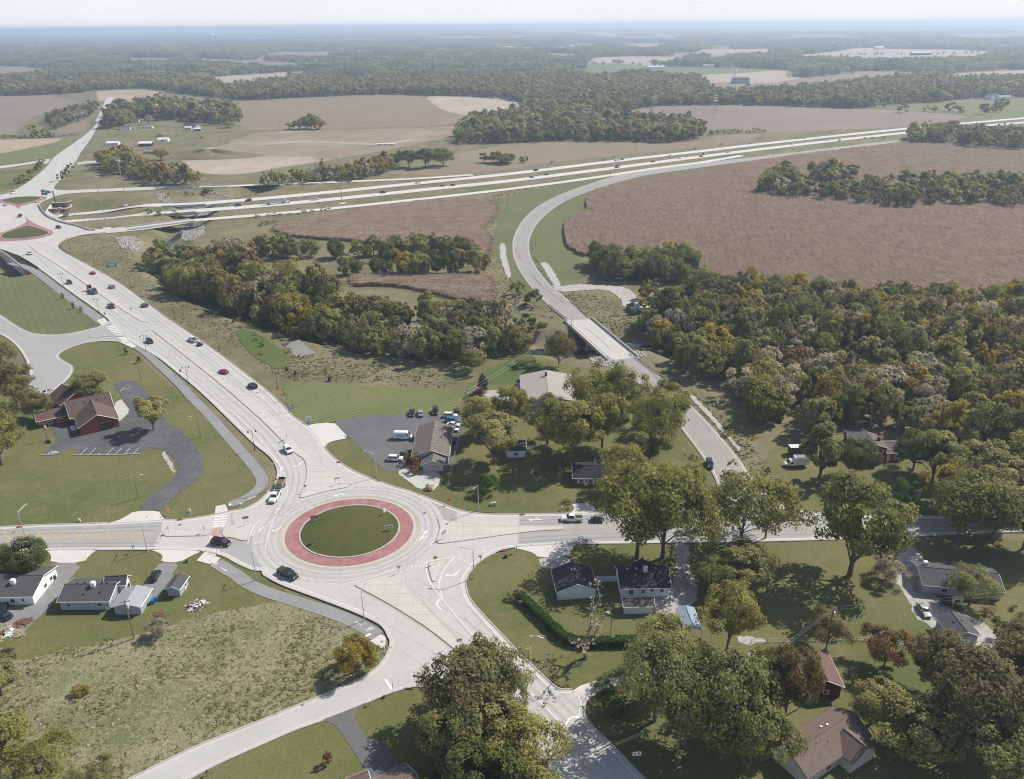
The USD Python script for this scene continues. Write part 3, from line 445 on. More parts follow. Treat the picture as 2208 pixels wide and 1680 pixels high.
RED = [('apron_red', [], 'red_paver', ''),
       ('far_apron', Z1((-500, 660), (0, 610), (250, 575), (430, 555), (650, 555), (760, 570), (770, 595), (700, 625), (520, 675), (360, 715), (305, 745), (330, 810), (420, 900), (500, 970), (620, 1030), (760, 1090), (850, 1120), (875, 1150), (840, 1185), (700, 1240), (500, 1270), (250, 1290), (0, 1300), (-400, 1310), (-400, 1210), (0, 1165), (200, 1095), (380, 1020), (440, 975), (420, 900), (330, 780), (230, 710), (100, 685), (0, 665), (-500, 700)), 'red_paver', 'red-paved apron of the far double roundabout')]
isl_polys = []
for n_, P_, m_, l_, how in ISL:
    g_ = poly(P_, 1); isl_polys.append(g_)
ISLU = unary_union(isl_polys)
JOINT = .03
def slabs(road_poly, lines, parent, pal=('slab_a', 'slab_b', 'slab_c', 'slab_a'), seed=1, z0=None, maxn=300):
    cut = unary_union([LineString(l).buffer(JOINT, cap_style=2) for l in lines]); rng = random.Random(seed)
    ps = sorted(parts_of(road_poly.difference(cut)), key=lambda g: g.centroid.y)
    for g in ps[:maxn]:
        obj('slab', slab(g.simplify(.02), ZR - .012, ZR + rng.uniform(.0, .006)), MATS[rng.choice(pal)], parent)
    if len(ps) > maxn: tag(obj('far_slab', slab(unary_union(ps[maxn:]), ZR - .012, ZR), MATS['slab_a'], parent), None, None, None, 'stuff')
def cross_lines(center, a, b, step, half):
    L = LineString(center); out = []
    for s in np.arange(a, min(b, L.length), step):
        p, q = np.array(L.interpolate(s).coords[0]), np.array(L.interpolate(s + .5).coords[0]); t = (q - p) / np.linalg.norm(q - p); nrm = np.array([t[1], -t[0]])
        out.append([p - nrm * half, p + nrm * half])
    return out
for n_, g_, m_, l_ in ROADS:
    if n_ in ('roundabout', 'north_west_road', 'south_road'):
        root = tag(empty(n_), l_, None, None, 'structure')
        core = g_.difference(Polygon(ell(1.0)))
        obj('bed', flat(core, ZR - .02), MATS['joint'], root)
        if n_ == 'roundabout':
            lines = [[RC + np.array([RX * math.cos(a), RY * math.sin(a)]) * .98, RC + np.array([RX * math.cos(a), RY * math.sin(a)]) * 1.7] for a in np.linspace(0, 2 * PI, 29)[:-1] + .07] + [ell(1.055), ell(1.27)]
        elif n_ == 'north_west_road':
            cl = chaikin(xy([(650, 1090), (640, 1040), (632, 985), (590, 925), (552, 880), (482, 828), (412, 778), (330, 712), (230, 645), (150, 587), (60, 527)]), 2, False)
            lines = cross_lines(cl, 2, 330, 4.8, 26) + [LineString(cl).parallel_offset(o, 'left').coords for o in (4.2, 8.0, -4.2, -8.0)]
        else:
            cl = chaikin(xy([(760, 1260), (830, 1310), (985, 1400), (1080, 1480), (1180, 1570), (1300, 1700)]), 2, False); lines = cross_lines(cl, 0, 140, 4.6, 30) + [LineString(cl).parallel_offset(o, 'left').coords for o in (3.9, 7.7, 11.5, -3.9, -7.7)]
        slabs(core, lines, root, seed=len(n_))
    else:
        tag(obj(n_, flat(g_, ZR), MATS[m_]), l_, None, None, 'structure')
# concrete part of the west and east roads next to the roundabout
ZM = ZR + .02
for n_, P_, l_ in (('concrete_bay', [(351, 1121), (385, 1124), (462, 1111), (497, 1106), (500, 1150), (470, 1193), (440, 1190), (325, 1188), (347, 1150)], 'paler concrete stretch of the left road at the crossing'),
                   ('concrete_bay', [(985, 1102), (1027, 1109), (1060, 1111), (1121, 1111), (1118, 1150), (1117, 1178), (1104, 1180), (1077, 1187), (1040, 1198), (985, 1180)], 'paler concrete stretch of the right road by the pointed island'),
                   ('bridge_deck', [(1224, 691.5), (1269, 689.5), (1366, 772), (1321, 778)], 'bright concrete deck of the creek bridge')):
    g_ = poly(P_, 0).intersection(PAVED).difference(g_ring.union(g_nw) if n_ != 'bridge_deck' else Point(0, 0).buffer(.1))
    tag(obj(n_, flat(g_, ZR + .006), MATS['concrete']), l_, None, None, 'structure')
for (n_, P_, m_, l_, how), g_ in zip(ISL, isl_polys):
    if how == 'flat': tag(obj(n_, slab(g_, ZR - .02, ZR + .03), MATS[m_]), l_, None, None, 'structure'); continue
    r_ = tag(empty(n_), l_, None, None, 'structure')
    inner = g_.buffer(-.28)
    obj('kerb', slab(g_.difference(inner), ZR - .02, ZR + .17), MATS['curb'], r_)
    if g_.area > 60:
        b = g_.bounds; ls = [[(b[0], y), (b[2], y)] for y in np.arange(b[1], b[3], 3.6)] + [[(x, b[1]), (x, b[3])] for x in np.arange(b[0], b[2], 3.6)]
        cut = unary_union([LineString(l).buffer(.03, cap_style=2) for l in ls]); obj('bed', flat(inner, ZR + .14), MATS['joint'], r_)
        for i, q in enumerate(parts_of(inner.difference(cut))): obj('slab', slab(q, ZR + .13, ZR + .16 + .004 * (i % 3)), MATS['concrete_island'], r_)
    else: obj('surface', slab(inner, ZR, ZR + .16), MATS[m_], r_)
# roundabout: red apron, gutter ring, kerb, grass island
r_ = tag(empty('roundabout_apron'), 'red brick-coloured apron ring of the near roundabout', None, None, 'structure')
obj('paving', slab(Polygon(ell(1.0), [ell(.785)]), ZR - .02, ZR + .05), MATS['red_paver'], r_)
obj('kerb', slab(Polygon(ell(.79), [ell(.765)]), ZR - .02, ZR + .2), MATS['curb'], r_)
def mound():
    a = np.linspace(0, 2 * PI, 73)[:-1]; ks = np.linspace(0, .77, 12); V = [[RC[0], RC[1], ZR + .9]]
    for k in ks[1:]: V += [[RC[0] + RX * k * math.cos(t), RC[1] + RY * k * math.sin(t), ZR + .14 + .76 * math.cos(k / .77 * PI / 2) ** 1.2] for t in a]
    Fc = [[0, 1 + i, 1 + (i + 1) % 72] for i in range(72)]
    for r in range(10):
        for i in range(72): p, q = 1 + r * 72 + i, 1 + r * 72 + (i + 1) % 72; Fc += [[p, p + 72, q + 72], [p, q + 72, q]]
    return np.array(V), np.array(Fc)
tag(obj('roundabout_lawn', mound(), MATS['island_grass'], smooth=True), 'gently domed grass island inside the red ring', None, None, 'structure')
far_islands = [Z1((20, 620), (200, 580), (430, 565), (640, 572), (680, 590), (620, 620), (480, 660), (310, 695), (200, 672), (60, 645)), Z1((10, 1215), (60, 1170), (250, 1100), (440, 1035), (560, 1060), (700, 1110), (800, 1145), (790, 1175), (700, 1205), (480, 1240), (250, 1255), (60, 1250))]
g_ = poly(RED[1][1], 1); tag(obj('far_apron', slab(g_, ZR - .02, ZR + .04), MATS['red_paver']), RED[1][3], None, None, 'structure')
for P_, l_ in zip(far_islands, ('upper grass teardrop inside the far red apron', 'lower grass teardrop inside the far red apron')):
    r_ = tag(empty('far_island'), l_, None, None, 'structure'); g_ = poly(P_, 1)
    obj('kerb', slab(g_.buffer(.45).difference(g_), ZR, ZR + .2), MATS['curb'], r_); obj('grass', slab(g_, ZR, ZR + .18), MATS['island_grass'], r_)
# kerbs along the roads
kz = unary_union([g for n, g, _, _ in ROADS if n not in ('ramp_road', 'frontage_road')])
ku = unary_union([g for _, g, _, _ in ROADS])
kb = kz.boundary.buffer(.3, cap_style=2).difference(ku.buffer(-.02)).difference(DRVU.buffer(.2)).difference(poly([(-100, 240), (330, 240), (330, 525), (-100, 545)], 0))
kb = kb.intersection(sbox(-260, 60, 200, 460))
tag(obj('kerb_line', slab(kb, ZR - .1, ZR + .12), MATS['curb']), 'pale concrete kerbs edging the roads', None, None, 'structure')
gut = kz.boundary.buffer(.75, cap_style=2).intersection(ku.buffer(-.02)).difference(ISLU).intersection(sbox(-260, 60, 200, 460)).difference(DRVU.buffer(.3))
tag(obj('gutter', flat(gut, ZR + .012), MATS['concrete_island']), 'pale gutters along the kerbs', None, None, 'structure')
# footpaths
PATHS = [('footpath', T(0, 1, (90, 590), (250, 630), (360, 705), (480, 800), (590, 880), (700, 965), (790, 1030), (850, 1075), (905, 1115)), 4.2, 'grey asphalt footpath down the green bank'),
         ('footpath', T(0, 1, (1120, 1285), (1220, 1335), (1330, 1430), (1470, 1560), (1570, 1655)) + T(0, 2, (1640, 60), (1790, 205), (1950, 390), (2090, 550), (2180, 650), (2270, 780), (2255, 840), (2190, 900), (2110, 950), (1985, 1000)), 3.3, 'grey asphalt path curving down beside the wide road'),
         ('footpath', Z4((770, 1470), (880, 1530), (1000, 1610)) + Z2((0, 960), (90, 1040), (200, 1098), (400, 1180), (700, 1268), (1000, 1365), (1250, 1462), (1450, 1570), (1530, 1630)), 3.3, 'grey asphalt bike path below the roundabout')]
PTH = []
for n_, P_, w_, l_ in PATHS:
    c_ = chaikin(xy(P_), 2, False); g_ = LineString(c_).buffer(w_ / 2, cap_style=2).difference(PAVED); PTH.append((c_, w_)); tag(obj(n_, flat(g_, ZR), MATS['path_asphalt']), l_, None, None, 'structure')
for P_, l_ in ((Z4((765, 545), (920, 515), (960, 600), (960, 660), (745, 690)), 'pale kerb ramp above the zebra crossing'), (Z4((600, 1275), (780, 1305), (755, 1360), (840, 1395), (770, 1470), (650, 1490), (450, 1435)), 'pale paved ramp where the bike path begins'), (T(1, 3, (1080, 435), (1120, 465), (1115, 580), (985, 495)), 'pale paved ramp at the lower end of the bike path'), (T(0, 1, (835, 1085), (900, 1065), (935, 1110), (885, 1138)), 'pale ramp at the foot of the green bank'), (T(0, 1, (1030, 1275), (1120, 1268), (1180, 1310), (1140, 1325)), 'pale ramp at the corner of the side road')):
    g_ = poly(P_, 0).difference(PAVED.buffer(.3)); tag(obj('kerb_ramp', slab(g_, ZR - .02, ZR + .04), MATS['concrete_new']), l_, None, None, 'structure')
# ------------------------------------------------------------------ painted markings
WH, YE = [], []
def dash(P, on, off, w=.18, out=WH):
    L = LineString(chaikin(xy(P), 2, False)); s = 0
    while s < L.length:
        out.append(shapely.ops.substring(L, s, min(s + on, L.length)).buffer(w / 2, cap_style=2)); s += on + off
def solid(P, w=.17, out=WH): out.append(LineString(chaikin(xy(P), 2, False)).buffer(w / 2, cap_style=2))
def quad(P, out=WH): out.append(Polygon(xy(P)))
edge = unary_union([g_ring, g_nw, g_south, g_east, g_west])
el = edge.buffer(-.85).boundary.buffer(.09).intersection(sbox(-260, 60, 150, 460)).difference(unary_union([g_side, g_sw, g_ne]).buffer(1.5)).difference(ISLU.buffer(.2))
WH.append(el)
ne2 = g_ne.buffer(-.7).boundary.buffer(.08).difference(g_east.buffer(3)); WH.append(ne2)
dash([(75, 548), (150, 606), (260, 691), (345, 755), (430, 820), (500, 885)], 3, 7); solid([(500, 885), (552, 938), (596, 995), (612, 1020), (620, 1050)] + Z2((560, 60), (505, 168)))
solid([(360, 703), (425, 745), (490, 788), (552, 845), (600, 893)]); dash([(100, 535), (180, 590), (260, 640), (350, 695)], 3, 7)
solid(Z2((415, 335), (370, 450), (330, 560), (312, 690)))
dash(Z2((318, 720), (350, 790), (410, 850), (500, 915), (640, 985), (800, 1030), (960, 1058), (1090, 1064)), 1.0, 1.3); dash(Z2((480, 190), (430, 290), (400, 380), (360, 460)), .9, 1.2); dash(Z2((440, 350), (580, 300), (700, 258), (850, 215)), 1.0, 1.2)
dash(Z5((265, 240), (330, 290), (410, 380), (445, 440)), 1.0, 1.2); dash(Z5((490, 1240), (700, 1200), (880, 1140), (1000, 1115), (1240, 1075), (1560, 1035)), .8, 1.2)
solid(Z2((640, 170), (800, 120), (1000, 75), (1280, 12))); solid(Z2((1180, 1062), (1400, 1010), (1600, 952), (1850, 872))); solid(Z5((385, 1010), (430, 930), (480, 820), (515, 680)))
solid(Z4((1495, 762), (1390, 870), (1320, 1000), (1285, 1170))); solid(Z5((335, 1240), (330, 1400), (385, 1560), (470, 1680)) + T(1, 3, (1590, 110), (1750, 310), (1950, 540), (2208, 800)) + T(2, 3, (50, 850), (200, 980), (400, 1180), (600, 1390), (800, 1580)), .2)
solid(Z5((810, 1145), (700, 1260), (600, 1400), (550, 1540), (535, 1680)) + T(1, 3, (1580, 40), (1612, 130)), .2)
solid(Z5((335, 1240), (500, 1205), (810, 1145)), .2)
for k in range(5): quad(Z5(*[(85 + k * 60 + dx, 1300 + dy) for dx, dy in ((0, 0), (36, -2), (20, 28))]))
for k in range(5): quad(Z5(*[(860 + k * 47 + dx, 1160 + k * 24 + dy) for dx, dy in ((0, 0), (30, 15), (6, 30))]))
quad(T(1, 3, (1103, 831), (1130, 825), (1185, 910), (1160, 917)))
for y in (712, 757, 800, 838, 872): quad(Z4((745 - (y - 712) * .25, y), (962 - (y - 712) * .28, y - 20), (958 - (y - 712) * .28, y - 2), (742 - (y - 712) * .25, y + 20)))
quad(Z4((670, 1045), (845, 1045), (840, 1062), (665, 1062))); quad(Z4((660, 1085), (740, 1090), (735, 1105), (655, 1100)))
for k in range(5): quad(T(0, 1, (912 + 16 * k, 1143 + 13 * k), (985 + 14 * k, 1131 + 13 * k), (990 + 14 * k, 1138 + 13 * k), (917 + 16 * k, 1150 + 13 * k)))
for k in range(4): quad(T(0, 1, (1018 + 12 * k, 1236 + 10 * k), (1098 + 12 * k, 1230 + 10 * k), (1103 + 12 * k, 1236 + 10 * k), (1022 + 12 * k, 1243 + 10 * k)))
solid(T(0, 2, (0, 1243), (700, 1236), (1415, 1226)), .16, YE); solid(T(0, 2, (0, 1306), (700, 1299), (1400, 1289)), .16, YE)
for x in (30, 130, 230, 330, 425, 520, 620, 720, 818, 900, 993, 1090, 1200): solid(T(0, 2, (x, 1240), (x + 64, 1302)), .26, YE)
solid(T(2, 2, (540, 1168), (615, 1202)), .22, YE); solid(T(2, 2, (0, 1268), (400, 1222), (720, 1200), (1100, 1195)), .14, YE); solid(T(2, 2, (590, 1262), (780, 1262)), .16); solid(T(2, 2, (1420, 1252), (1700, 1252)), .16)
solid(T(3, 2, (180, 1140), (420, 1240)), .2, YE); solid(T(3, 2, (1150, 1160), (1330, 1200)), .2, YE); solid(T(3, 2, (1270, 1140), (1420, 1195)), .2, YE); solid(T(3, 2, (1390, 1140), (1520, 1190)), .2, YE); solid(T(3, 2, (1120, 1160), (1520, 1190)), .12, YE)
YE.append(Polygon(ell(1.078), [ell(1.066)]))
solid(T(1, 3, (900, 60), (1100, 165), (1300, 288), (1500, 415), (1700, 580), (1790, 655)), .14, YE); solid(T(1, 3, (1400, 100), (1500, 225), (1650, 370), (1900, 620), (2208, 930)), .14, YE)
solid(T(1, 2, (455, 620), (458, 720), (420, 840), (350, 960)), .14, YE); solid(Z4((862, 1062), (1040, 1082), (1180, 1122)), .12, YE)
for c_, w_ in PTH[1:]:
    L = LineString(c_)
    for s in np.arange(6, L.length - 8, 5.2): YE.append(shapely.ops.substring(L, s, s + 1.1).buffer(.09, cap_style=2))
solid(Z4((780, 1465), (980, 1580)), .12, YE); solid(Z2((1270, 1495), (1450, 1595)), .12, YE); quad(Z2((1395, 1630), (1450, 1598), (1467, 1612), (1412, 1645))); quad(Z4((965, 510), (1005, 498), (1022, 535), (982, 543)))
# church bays
for x0, x1 in ((692, 755), (768, 828), (842, 862), (918, 980), (992, 1052), (1068, 1125), (1140, 1198)): solid(T(0, 2, (x0, 571), (x1, 508 if x1 - x0 > 30 else 548)), .14)
for x0, y0, x1, y1 in ((1040, 1700, 1080, 1660), (1085, 1690, 1130, 1655)): solid(T(0, 1, (x0, y0), (x1, y1)), .14)
def arrow(P, ang, kind='turn', s=1.0):
    """white lane arrow on the road; ang = heading in the plane"""
    if kind == 'turn': ps = [[(-.15, -1.8), (.15, -1.8), (.15, -.2), (.5, .5), (.9, .75), (.9, .5), (1.6, .95), (.9, 1.4), (.9, 1.1), (.3, .8), (-.15, 0)]]
    elif kind == 'straight': ps = [[(-.13, -1.8), (.13, -1.8), (.13, .8), (.45, .8), (0, 1.8), (-.45, .8), (-.13, .8)]]
    else: ps = [[(-.13, -1.8), (.13, -1.8), (.13, .8), (.45, .8), (0, 1.8), (-.45, .8), (-.13, .8)], [(.13, -.9), (.6, -.1), (.6, .3), (1.0, -.3), (.5, -.7), (.55, -.4), (.13, -1.3)]]
    c, q = G0(*P), np.array([[math.cos(ang), math.sin(ang)], [-math.sin(ang), math.cos(ang)]])
    for p in ps: WH.append(Polygon((np.array(p) * s) @ q + c).buffer(0))
arrow(T(1, 2, (228, 690))[0], PI + .2, 'turn', 1.1); arrow(T(1, 2, (370, 660))[0], PI - .2, 'turn', 1.1); arrow(Z2((1120, 95))[0], -PI / 2 - 2.9, 'both'); arrow(Z5((290, 800))[0], -.3, 'both', 1.4); arrow(Z5((790, 1450))[0], 2.5, 'turn', 1.2)
arrow(T(2, 3, (490, 1170))[0], PI + 2.7, 'turn', 1.2); arrow(T(2, 3, (410, 1290))[0], .6, 'both', 1.2); arrow(T(1, 3, (1560, 185))[0], .6, 'turn', 1.2); arrow(Z2((250, 612))[0], 2.2, 'both', .8); arrow(Z2((270, 470))[0], 2.9, 'both', .8); arrow(Z2((455, 470))[0], 2.8, 'turn')
arrow(T(0, 1, (1190, 1222))[0], PI, 'turn'); arrow(T(0, 1, (1285, 1200))[0], PI, 'turn'); arrow(Z4((895, 1580))[0], -2.2, 'straight', .7); arrow(Z4((1350, 415))[0], -.9, 'straight', .7); arrow(Z2((1325, 1495))[0], .9, 'straight', .6); arrow(T(2, 2, (200, 1130))[0], PI / 2, 'both', 1.1); arrow(T(0, 1, (440, 500))[0], .6, 'turn')
def bike(P, ang, s=.75):
    c, q = G0(*P), np.array([[math.cos(ang), math.sin(ang)], [-math.sin(ang), math.cos(ang)]])
    sh = [Point(-.7, 0).buffer(.5).difference(Point(-.7, 0).buffer(.36)), Point(.7, 0).buffer(.5).difference(Point(.7, 0).buffer(.36)), LineString([(-.7, 0), (-.3, .8), (.4, .8), (.05, 0), (-.3, .8)]).buffer(.07), LineString([(.7, 0), (.4, .9), (.6, 1.1)]).buffer(.07), LineString([(-.45, 1.0), (-.15, 1.0)]).buffer(.07)]
    for g in sh: WH.append(shapely.affinity.translate(shapely.affinity.rotate(shapely.affinity.scale(g, s, s, origin=(0, 0)), math.degrees(ang), origin=(0, 0)), *c))
import shapely.affinity
bike(Z4((750, 1495))[0], .3); bike(Z2((1455, 1560))[0], .3); bike(Z4((1165, 505))[0], -.6, .6)
wu = unary_union([g.buffer(0) for g in WH]); yu = unary_union([g.buffer(0) for g in YE]).difference(wu)
wu = wu.difference(ISLU.buffer(-.05)); yu = yu.difference(ISLU.buffer(-.05))
tag(obj('white_marking', flat(wu, ZM + .012), MATS['white_paint']), 'white painted lines, arrows and zebra bars on the roads', None, None, 'structure')
tag(obj('yellow_marking', flat(yu, ZM + .012), MATS['yellow_paint']), 'orange-yellow painted lines on the roads', None, None, 'structure')
# worn wheel tracks
TW, TD = [], []
def tracks(P, out, w=.6):
    L = LineString(chaikin(xy(P), 2, False))
    for o in (-.85, .85): out.append(L.parallel_offset(o, 'left').buffer(w / 2, cap_style=2))
NWL = [(75, 540), (150, 598), (240, 664), (345, 745), (430, 812), (500, 872), (560, 925), (612, 985), (628, 1030), (618, 1075), (600, 1110)]
for dx, dy in ((-10, 8), (13, -6), (40, -30), (62, -46)): tracks([(u + dx * (.55 + .45 * (v - 500) / 500), v + dy * (.55 + .45 * (v - 500) / 500)) for u, v in NWL[:(7 if dx > 20 else 11)]], TW)
for k in (1.17, 1.37): tracks([], TW) if False else [TW.append(Polygon(ell(k + d), [ell(k + d - .035)])) for d in (.05, -.05)]
for dx in (-28, 8, 40): tracks([(u + dx, v - dx * .6) for u, v in [(985, 1340), (1060, 1420), (1140, 1500), (1220, 1580), (1300, 1660)]], TW)
tracks([(1120, 1128), (1240, 1125), (1400, 1122), (1700, 1128), (2100, 1126)], TD); tracks([(1120, 1166), (1240, 1158), (1400, 1154), (1700, 1150), (2100, 1140)], TD); tracks([(0, 1150), (150, 1147), (340, 1140)], TD); tracks([(0, 1178), (150, 1177), (340, 1176)], TD)
NEL = [(1600, 1075), (1560, 1005), (1500, 910), (1430, 838), (1345, 762), (1240, 682), (1170, 615), (1128, 550), (1126, 510), (1150, 465), (1215, 428), (1330, 387)]
for o in (-9, 9): tracks([(u + o * min(1, v / 900), v - o * .4) for u, v in NEL], TD, .8)
tu = unary_union([g.buffer(0) for g in TW]).intersection(unary_union([g_nw, g_ring, g_south])).difference(ISLU).difference(Polygon(ell(1.05))).difference(wu).difference(yu); td = unary_union([g.buffer(0) for g in TD]).intersection(unary_union([g_ne, g_east, g_west])).difference(g_ring.union(g_nw)).difference(ISLU).difference(wu).difference(yu).difference(NEB_)
tag(obj('wheel_track', flat(tu, ZM - .004), MATS['tyre_wear']), 'faint worn wheel tracks on the concrete lanes', None, None, 'structure'); tag(obj('wheel_track', flat(td, ZM - .004), MATS['tyre_wear_dark']), 'worn wheel tracks on the grey and tan roads', None, None, 'structure')
sk = [LineString(chaikin(xy(T(2, 1, *p)), 2, False)).buffer(.13) for p in (((30, 480), (60, 540), (120, 620), (190, 730), (330, 850), (440, 935)), ((160, 650), (230, 780), (330, 850), (465, 915)), ((1000, 1330), (1150, 1480), (1300, 1640)), ((640, 1160), (760, 1250), (840, 1330)))]
tag(obj('skid_mark', flat(unary_union(sk).difference(td).difference(wu), ZM + .004), MATS['skid']), 'dark curved skid marks on the tan road', None, None, 'structure')
# manhole and drain covers
mb = MB()
for P_ in T(0, 2, (120, 1238), (1553, 1172)) + T(1, 2, (205, 462), (1453, 1072)) + Z4((1075, 542)): c_ = G0(*P_); mb.prism(Point(*c_).buffer(.42, 12), ZM, ZM + .02)
tag(mb.build('manhole_cover', mat('iron', (.16, .15, .14), rough=.6)), 'round iron manhole covers in the roads', None, None, 'structure')
dr = MB()
for P_ in Z4((180, 768), (1762, 110)) + Z5((1900, 465), (1590, 1050)) + T(0, 2, (170, 1192)) + T(1, 2, (715, 634)): c_ = G0(*P_); dr.box((c_[0], c_[1], ZR + .08), (1.3, .7, .14), .2)
tag(dr.build('storm_drain', MATS['rust_red']), 'rust-red storm drain covers set in the kerbs', None, None, 'structure')
# freeway ribbons and ramps
sN = deckz(NEARC, 11.5, (425, 454), (335, 461), 0); sF = deckz(FARC, 11.5, (440, 438), (350, 446), 0); sS = deckz(RAMP_S, 8.5, (416, 475), (300, 490), 0)
for line, w, l_, dk in ((FARC, 11.8, 'far carriageway of the pale concrete freeway', sF), (NEARC, 11.8, 'near carriageway of the pale concrete freeway', sN)):
    s_, z_ = dk[0]; tag(obj('freeway', ribbon(line, w, ZR, (s_, z_)), MATS['concrete_new']), l_, None, None, 'structure')
    for o in (-4.6, 4.6): tag(obj('edge_line', ribbon(line, .22, ZR + .03, (s_, z_), off=o), MATS['white_paint']), 'white edge line of the freeway', None, None, 'structure')
tag(obj('slip_road', ribbon(RAMP_S, 8.0, ZR + .03, False), MATS['concrete_new']), 'pale slip road between the freeway and the corn', None, None, 'structure')
tag(obj('slip_road', ribbon(RAMP_N, 7.5, ZR + .03, False), MATS['concrete_new']), 'pale slip road along the far side of the freeway', None, None, 'structure')
tag(obj('creek_water', ribbon(np.array(CREEK.coords), 5.5, -4.85, False), MATS['water']), 'dark creek water under the bridges', None, None, 'structure')
# straight road beyond the interchange
tag(obj('straight_road', ribbon(chaikin(xy([(214, 262), (221, 248), (226, 236), (232, 222), (238, 210)]), 1, False), 11, ZR + .02, False), MATS['concrete']), 'far end of the straight road between the trees', None, None, 'structure')
# ------------------------------------------------------------------ trees: prototypes of unit height
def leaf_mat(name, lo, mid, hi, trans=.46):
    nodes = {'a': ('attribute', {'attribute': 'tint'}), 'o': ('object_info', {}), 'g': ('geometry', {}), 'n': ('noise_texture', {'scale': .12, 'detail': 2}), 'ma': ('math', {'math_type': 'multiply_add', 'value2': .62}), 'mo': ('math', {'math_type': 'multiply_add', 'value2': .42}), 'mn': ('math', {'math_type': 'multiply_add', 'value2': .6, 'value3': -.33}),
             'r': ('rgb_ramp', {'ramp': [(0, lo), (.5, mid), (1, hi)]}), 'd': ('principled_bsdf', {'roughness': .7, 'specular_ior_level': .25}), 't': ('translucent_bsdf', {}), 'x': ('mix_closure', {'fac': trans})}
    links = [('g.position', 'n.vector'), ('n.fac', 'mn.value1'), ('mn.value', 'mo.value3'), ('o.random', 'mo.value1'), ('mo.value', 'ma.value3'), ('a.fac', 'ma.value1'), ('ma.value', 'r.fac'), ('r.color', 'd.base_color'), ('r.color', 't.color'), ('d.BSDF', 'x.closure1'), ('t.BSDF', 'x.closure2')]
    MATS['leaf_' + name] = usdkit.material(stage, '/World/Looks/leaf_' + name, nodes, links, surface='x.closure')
leaf_mat('maple', (.125, .142, .036), (.285, .282, .078), (.46, .41, .13)); leaf_mat('oak', (0.076, 0.103, 0.035), (0.177, 0.201, 0.065), (0.311, 0.311, 0.107)); leaf_mat('olive', (0.139, 0.156, 0.056), (0.311, 0.305, 0.111), (0.514, 0.459, 0.172))
leaf_mat('yellow', (.19, .16, .026), (.39, .305, .046), (.57, .43, .07)); leaf_mat('russet', (0.095, 0.060, 0.028), (0.228, 0.134, 0.054), (0.410, 0.236, 0.079)); leaf_mat('grey', (0.233, 0.218, 0.159), (0.423, 0.382, 0.268), (0.629, 0.560, 0.382))
leaf_mat('pine', (0.068, 0.091, 0.028), (0.194, 0.205, 0.068), (0.342, 0.330, 0.114)); leaf_mat('locust', (0.142, 0.160, 0.060), (0.294, 0.301, 0.113), (0.458, 0.424, 0.166)); leaf_mat('sycamore', (.095, .088, .036), (.220, .195, .084), (.37, .31, .14)); leaf_mat('spruce', (0.032, 0.050, 0.028), (0.071, 0.095, 0.056), (0.118, 0.150, 0.087)); leaf_mat('hedge', (0.040, 0.082, 0.022), (0.100, 0.162, 0.040), (0.180, 0.252, 0.072))
leaf_mat('amber', (0.053, 0.061, 0.021), (0.179, 0.142, 0.053), (0.441, 0.294, 0.105)); leaf_mat('haze_wood', (0.122, 0.139, 0.073), (0.260, 0.260, 0.139), (0.439, 0.399, 0.211))
mat('bark', (.10, .080, .060), (.17, .145, .115), 2.0, .95); mat('pale_bark', (.34, .31, .27), (.22, .19, .16), 1.2, .9); mat('twig', (.15, .125, .105), (.22, .19, .165), 1.0, .95)
def put_tinted(parent, name, verts, faces, tint, m):
    ms = UsdGeom.Mesh.Define(stage, str(parent.GetPath()) + '/' + name)
    ms.CreatePointsAttr(Vt.Vec3fArray.FromNumpy(verts.astype(np.float32))); ms.CreateFaceVertexCountsAttr(Vt.IntArray.FromNumpy(np.full(len(faces), faces.shape[1], np.int32))); ms.CreateFaceVertexIndicesAttr(Vt.IntArray.FromNumpy(faces.astype(np.int32).ravel())); ms.CreateSubdivisionSchemeAttr('none')
    UsdGeom.PrimvarsAPI(ms).CreatePrimvar('tint', Sdf.ValueTypeNames.FloatArray, 'vertex').Set(Vt.FloatArray.FromNumpy(tint.astype(np.float32)))
    UsdShade.MaterialBindingAPI.Apply(ms.GetPrim()).Bind(m); return ms
def cards(c, nrm, size, rng, tint):
    """one leaf spray per centre: a slightly folded diamond of four points"""
    n = len(c); nrm = nrm / (np.linalg.norm(nrm, axis=1, keepdims=True) + 1e-9)
    ref = rng.normal(size=(n, 3)); a = np.cross(nrm, ref); a /= np.linalg.norm(a, axis=1, keepdims=True) + 1e-9; b = np.cross(nrm, a)
    s = (size * rng.uniform(.45, 1.55, n))[:, None]
    V = np.stack([c - a * s * .62, c + b * s * .38 + nrm * s * .10, c + a * s * .62, c - b * s * .38 + nrm * s * .10], 1).reshape(-1, 3)
    i = np.arange(n) * 4; Fq = np.vstack([np.stack([i, i + 1, i + 2], 1), np.stack([i, i + 2, i + 3], 1)])
    return V, Fq, np.repeat(tint, 4)
